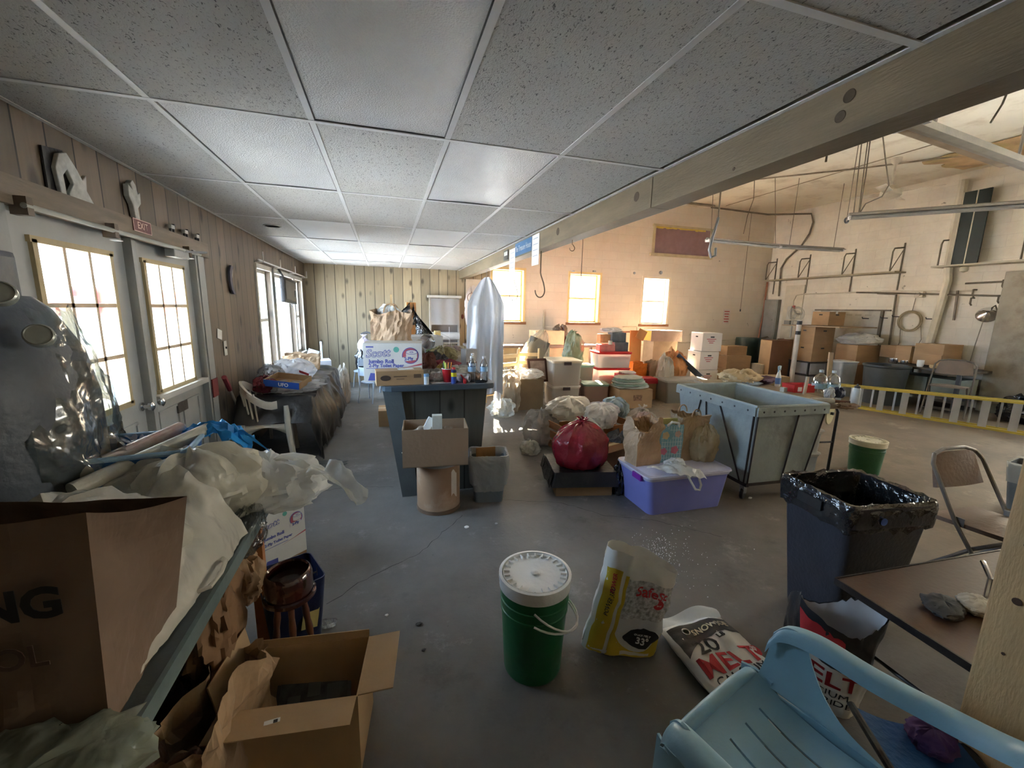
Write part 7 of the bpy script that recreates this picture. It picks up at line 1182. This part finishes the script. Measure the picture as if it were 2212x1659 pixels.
a_ = rw(1709, 680); t = T('disconnect_box', 'white fused switch box with red tag on the right wall', 'box', (XR, a_.y, a_.z)); bx('body', (-.05, 0, .05), (.08, .12, .34), M((.50, .48, .42), .5), t, bev=.006); bx('lower_box', (-.05, .02, -.22), (.09, .16, .14), M((.24, .23, .20), .5), t); bx('red_tag', (-.05, -.09, .20), (.05, .04, .07), M((.42, .06, .05), .5), t)
a_, b_ = rw(1775, 672), rw(1896, 742); t = T('whiteboard', 'stained whiteboard with faint writing on the right wall', 'whiteboard', (XR, (a_.y+b_.y)/2, 1.36)); w_ = a_.y-b_.y; bx('panel', (-.015, 0, 0), (.02, w_, .74), M((.50, .46, .38), .4, var=.1, dirt=(.22, .19, .15)), t); q = MB(); [q.box(c, d) for c, d in (((-.02, 0, .385), (.04, w_+.3, .03)), ((-.02, -w_/2, 0), (.05, .05, .80)))]; q.build('frame', IRON, t)
for k in range(5): bx('faint_writing', (-.027, .40-.2*k, .28), (.002, .13, .03), M((.38, .35, .28), .5), t)
a_ = rw(1970, 694); t = T('hose_coil', 'coiled tan hose hanging on the right wall', 'hose', (XR, a_.y, a_.z)); [tb('coil', [(-.05-.012*k, r_*math.cos(a), r_*1.0*math.sin(a)) for a in [2*PI*i/28 for i in range(28)]], .012, M((.34, .27, .16), .6), t, 6, True) for k, r_ in enumerate((.20, .19, .205, .18))]; tb('hanger', [(-.02, 0, .46), (-.05, 0, .19)], .006, IRON, t, 6); tb('loose_end', [(-.05, -.18, -.05), (-.05, -.24, -.35), (-.05, -.16, -.60)], .008, PIPE, t, 6); tb('loose_end', [(-.05, .15, -.12), (-.05, .12, -.45), (-.05, .17, -.62)], .008, PIPE, t, 6)
for i, (px_, py_) in enumerate(((1910, 687), (1935, 684), (2008, 689), (1870, 688))): a_ = rw(px_, py_); t = T('tool_hook', 'small black tool hook on the right wall, %s' % ('left of the iron pipe', 'on the iron pipe', 'right of the hose coil', 'beside the whiteboard writing')[i], 'hook', (XR, a_.y, a_.z)); tb('hook', [(0, 0, 0), (-.10, 0, 0), (-.12, 0, .03)], .008, BLACK, t, 6); bx('grip', (-.08, -.05, 0), (.02, .12, .02), BLACK, t)
a_ = rw(1990, 636); t = T('junction_box', 'cream round junction box on the conduit of the right wall', 'box', (XR, a_.y, a_.z)); bx('box', (-.04, 0, 0), (.08, .14, .12), PIPEL, t, bev=.01); MB().lathe([(.04, 0), (.035, .03)], n=16).build('knob', PIPEL, t, loc=(-.08, 0, 0), rot=(0, R(-90), 0))
a_ = rw(2145, 680); t = T('clamp_lamp', 'clamp lamp with round metal reflector hanging from the wall rail', 'lamp', (XR-.12, a_.y, a_.z)); MB().lathe([(.02, .10), (.06, .07), (.14, .0), (.145, -.01), (.13, .0), (.05, .06), (.015, .08)], n=30, cap=False).build('reflector', CHROME, t, loc=(-.04, .0, 0), rot=(R(20), R(-60), 0), smooth=True); lt('bulb', [(.001, -.05), (.03, -.03), (.03, .01), (.015, .05)], M((.7, .68, .6), .2), t, c=(-.05, 0, 0), n=16, cap=False); tb('bracket', [(0, -.1, .06), (.02, -.05, .16), (.05, .02, .10)], .012, IRON, t, 6); tb('cord', [(.0, .05, -.05), (.06, .12, -.55), (.08, .16, -1.10)], .007, PIPE, t, 6)
for i, (px_, py_) in enumerate(((2105, 650), (2110, 632), (2175, 612), (2165, 645))): a_ = rw(px_, py_); t = T('rail_bracket', 'small iron bracket on the wall rails, %s' % ('lowest beside the lamp', 'between the two rails', 'top right', 'middle right')[i], 'bracket', (XR-.02, a_.y, a_.z)); tb('bracket', [(0, 0, .05), (-.09, 0, .05), (-.09, 0, -.05), (-.05, 0, -.08)], .014, IRON, t, 6)
a_ = rw(2068, 660); t = T('iron_bar', 'short dark iron bar hanging beside the thick pale pipe', 'bar', (XR-.05, a_.y, a_.z)); bx('bar', (0, 0, 0), (.02, .03, .55), IRON, t, rx=R(-3))
# hanging shop lights
LW = M((.26, .24, .215), .45, .2, var=.1)
def shop_light(label, a, b, wires, tube=True, wd=.11):
    a, b = Vector(a), Vector(b); t = T('shop_light', label, 'shop light', (a+b)/2, 0, 'hanging fluorescent shop lights'); d = (b-a); L = d.length; t.rotation_euler = (0, -math.asin(d.z/L), math.atan2(d.y, d.x))
    bx('housing', (0, 0, .02), (L, wd*.55, .04), LW, t, bev=.004); q = MB(); [q.box((0, s*wd*.5, .012), (L, wd*.55, .006), rx=R(s*-28)) for s in (-1, 1)]; q.build('reflector', LW, t)
    if tube: [MB().tube([(-L/2+.03, s*.03, -.02), (L/2-.03, s*.03, -.02)], .018, 12).build('fluorescent_tube', M((.42, .41, .40), .25), t, smooth=True) for s in (-1, 1)]; [bx('lamp_holder', (s*(L/2-.015), 0, -.01), (.02, .10, .05), WHITE, t) for s in (-1, 1)]
    for k, top in wires: tb('hanging_wire', [a.lerp(b, k)+Vector((0, 0, .03)), Vector(top)], .006, IRON, None, 6).parent = None
    for o in [o for o in C.objects if o.name.startswith('hanging_wire') and o.parent is None and 'label' not in o]: o.parent = t; o.matrix_parent_inverse = (Matrix.Translation(t.location) @ t.rotation_euler.to_matrix().to_4x4()).inverted()
    return t
a_, m_, b_ = at(1527, 518, z=2.95), at(1682, 532, z=2.95), at(1820, 540, z=2.95)
t1 = shop_light('left section of the two hanging shop lights in line', a_, m_, [(.05, (a_.x, a_.y, ZG)), (.95, (m_.x-.2, m_.y+.1, ZG))]); t2 = shop_light('right section of the two hanging shop lights in line', m_+Vector((.02, 0, .0)), b_, [(.15, (m_.x+.3, m_.y, ZG)), (.85, (b_.x-.1, b_.y+.1, ZG))])
a_, b_ = at(1832, 468, z=2.85), at(2260, 438, z=2.85); shop_light('pale hanging shop light cut off by the right edge of the photo', a_, b_, [(.03, (a_.x, a_.y, ZG)), (.06, (a_.x+.25, a_.y+.1, ZG))], wd=.13)
p_ = at(1829, 476, z=2.85); t = T('pull_hook', 'dark eye hook at the end of the pale shop light', 'hook', p_); tb('ring', arc((0, 0, 0), .03, 0, 360, 16, 'xz')[:-1], .012, BLACK, t, 7, True); tb('wire', [(0, 0, .03), (0, 0, ZG-p_.z)], .005, IRON, t, 6)
def hook(label, top, r=.05, l=.35, th=.006, name='hanging_hook', tw=0):
    t = T(name, label, 'hook', top, tw); pts = [(0, 0, 0), (0, 0, -l*.55), (.01, 0, -l*.62), (r*.7, 0, -l*.80)]+[(r*math.cos(R(a)), 0, -l+r*math.sin(R(a))*1.1) for a in range(20, -181, -20)]; tb('hook', pts, th, IRON, t, 8); return t
zb = 2.235; q = at(1163, 570, x=1.66); hook('dark curved hook hanging under the beam below the right paper strip', (1.66, 4.42, zb), .07, .42, .007, tw=R(20)); hook('thin curved hook hanging under the beam below the left paper strip', (1.66, 5.42, zb), .07, .44, .006, tw=R(20)); hook('tiny hook in the underside of the beam', (1.66, 3.62, zb), .025, .07, .004)
p0 = at(1557, 408, y=3.0); t = T('beam_hook', 'large dark hook on a rod hanging beside the shop light', 'hook', (at(1557, 408, y=3.6).x, 3.6, at(1557, 408, y=3.6).z)); q1 = at(1552, 470, y=3.6)-t.location; q2 = at(1540, 510, y=3.6)-t.location; q3 = at(1532, 540, y=3.6)-t.location; q4 = at(1536, 556, y=3.6)-t.location; q5 = at(1545, 552, y=3.6)-t.location; q6 = at(1546, 535, y=3.6)-t.location; z_up = ZG-t.location.z
MB().tube([(0, 0, z_up), (0, 0, 0), q1], .008, 8).build('rod', IRON, t, smooth=True); MB().tube([q1, q2, q3, q4, q5, q6], .013, 8).build('hook', M((.16, .17, .18), .4, .6), t, smooth=True)
for i, (px_, t0, t1, y_, r_, lb) in enumerate(((1258, 512, 603, 6.4, .007, 'thin dark rod hanging in front of the middle back window'), (1787, 300, 350, 3.2, .008, 'short metal rod with dark tip hanging under the beam'))):
    a_, b_ = at(px_, t0, y=y_), at(px_-3, t1, y=y_); t = T('hanging_rod', lb, 'rod', b_); top = (0, 0, ZG-b_.z); tb('rod', [(0, 0, 0), (0, 0, (a_.z-b_.z)*.5), top], [r_*1.2, r_, r_*.6], IRON, t, 8)
for i, pts in enumerate(([(1630, 385), (1628, 430), (1615, 465), (1606, 505)], [(1906, 285), (1912, 340), (1920, 400), (1905, 425), (1870, 440), (1856, 462)], [(1880, 300), (1870, 380), (1856, 462)], [(2180, 190), (2165, 225), (2140, 265)])):
    yy = (7.0, 4.4, 4.4, 2.6)[i]; P = [at(a, b, y=yy) for a, b in pts]; P[0].z = max(P[0].z, P[0].z); P = [Vector((P[0].x, P[0].y, ZG-.005))]+P[0:] if P[0].z < ZG-.2 else P
    o = MB().tube(P, .008, 6).build('electric_cable', IRON, None, smooth=True); tag(o, ('dark cable curving down to the left shop light', 'dark looping cable feeding the pale shop light', 'straight dark cable beside the looping one', 'dark cable hanging above the garage door track')[i], 'cable')
p_ = at(1940, 300, z=ZG-.01); t = T('ceiling_fan', 'pale ceiling fan on a down rod near the garage ceiling corner', 'fan', (8.35, 5.35, ZG)); FN = M((.52, .46, .36), .5, var=.15); lt('canopy', [(.08, 0), (.07, -.06), (.03, -.10), (.02, -.10), (.02, -.42), (.05, -.44), (.06, -.50), (.14, -.52), (.15, -.60), (.10, -.64), (.03, -.66)], FN, t, n=24)
for k in range(4): MB().grid(lambda u, v: (.14+.52*u, (v-.5)*(.11+.03*u), -.56+.03*(v-.5)), 6, 3, .008).build('blade', FN, t, rot=(0, 0, R(20+90*k)))
a_, b_ = at(1975, 262, z=2.98), at(2260, 368, z=2.98); t = T('garage_door_track', 'long steel overhead door track with wooden hanger near the garage ceiling', 'track', a_); d = b_-a_; L = d.length; t.rotation_euler = (0, 0, math.atan2(d.y, d.x)); bx('track', (L/2, 0, 0), (L, .06, .05), M((.42, .40, .34), .45, .4), t); bx('track', (L/2, .12, .06), (L, .05, .05), M((.36, .32, .26), .45, .4), t); bx('wood_hanger', (L/2, .26, .14), (L*1.05, .14, .04), M((.30, .22, .13), .7, var=.2), t); bx('end_plate', (0.02, .04, .02), (.10, .22, .08), STEEL, t); [tb('drop_rod', [(x_, .1, .05), (x_, .1, ZG-a_.z)], .012, STEEL, t) for x_ in (.5, L-.3)]
t = T('ceiling_conduit', 'thin straight conduit with clips crossing the garage ceiling', 'conduit', (0, 0, ZG-.03)); tb('conduit', [(5.4, 8.6, 0), (8.2, 5.9, 0), (9.4, 4.5, 0)], .014, PIPE, t, 6); tb('conduit', [(5.2, 8.9, 0), (7.9, 8.95, 0)], .03, PIPE, t, 8)
# notes and banner on the beam
XB = 1.585
def strip(label, ya, yb, z0, z1, m_, name='paper_strip', cat='paper'): t = T(name, label, cat, (XB, (ya+yb)/2, (z0+z1)/2)); bx('sheet', (-.001, 0, 0), (.002, abs(ya-yb), z1-z0), m_, t); return t
def yb_at(px): return at(px, 520, x=XB).y
ya, yb2 = at(1150, 520, x=XB).y, at(1165, 520, x=XB).y; t = strip('white written paper strip hanging from the beam, nearer the camera', ya, yb2, 2.08, 2.40, WPAPER); [bx('writing', (-.0022, 0, .12-.06*k), (.001, abs(ya-yb2)*.7, .008), M((.40, .42, .5), .6), t) for k in range(4)]
ya, yb3 = at(1101, 545, x=XB).y, at(1113, 545, x=XB).y; t = strip('white written paper strip hanging from the beam, further one', ya, yb3, 2.02, 2.36, WPAPER); [bx('writing', (-.0022, 0, .12-.06*k), (.001, abs(ya-yb3)*.7, .008), M((.40, .42, .5), .6), t) for k in range(4)]
t = strip('blue banner with pale lettering on the beam between the paper strips', at(1113, 540, x=XB).y, yb2+.02 if 0 else at(1149, 520, x=XB).y, 2.25, 2.40, M((.05, .15, .32), .5), 'blue_banner', 'banner'); txt('The Treasure House', .095, (-.003, 0, 0), (0, -1, 0), (0, 0, 1), M((.62, .66, .70), .5), t, wid=.72)
t = strip('small black framed card on the beam left of the paper strips', at(1088, 550, x=XB).y, at(1098, 550, x=XB).y, 2.25, 2.38, BLACK, 'framed_card', 'sign'); bx('card', (-.003, 0, .02), (.001, .16, .05), M((.55, .58, .55), .6), t)
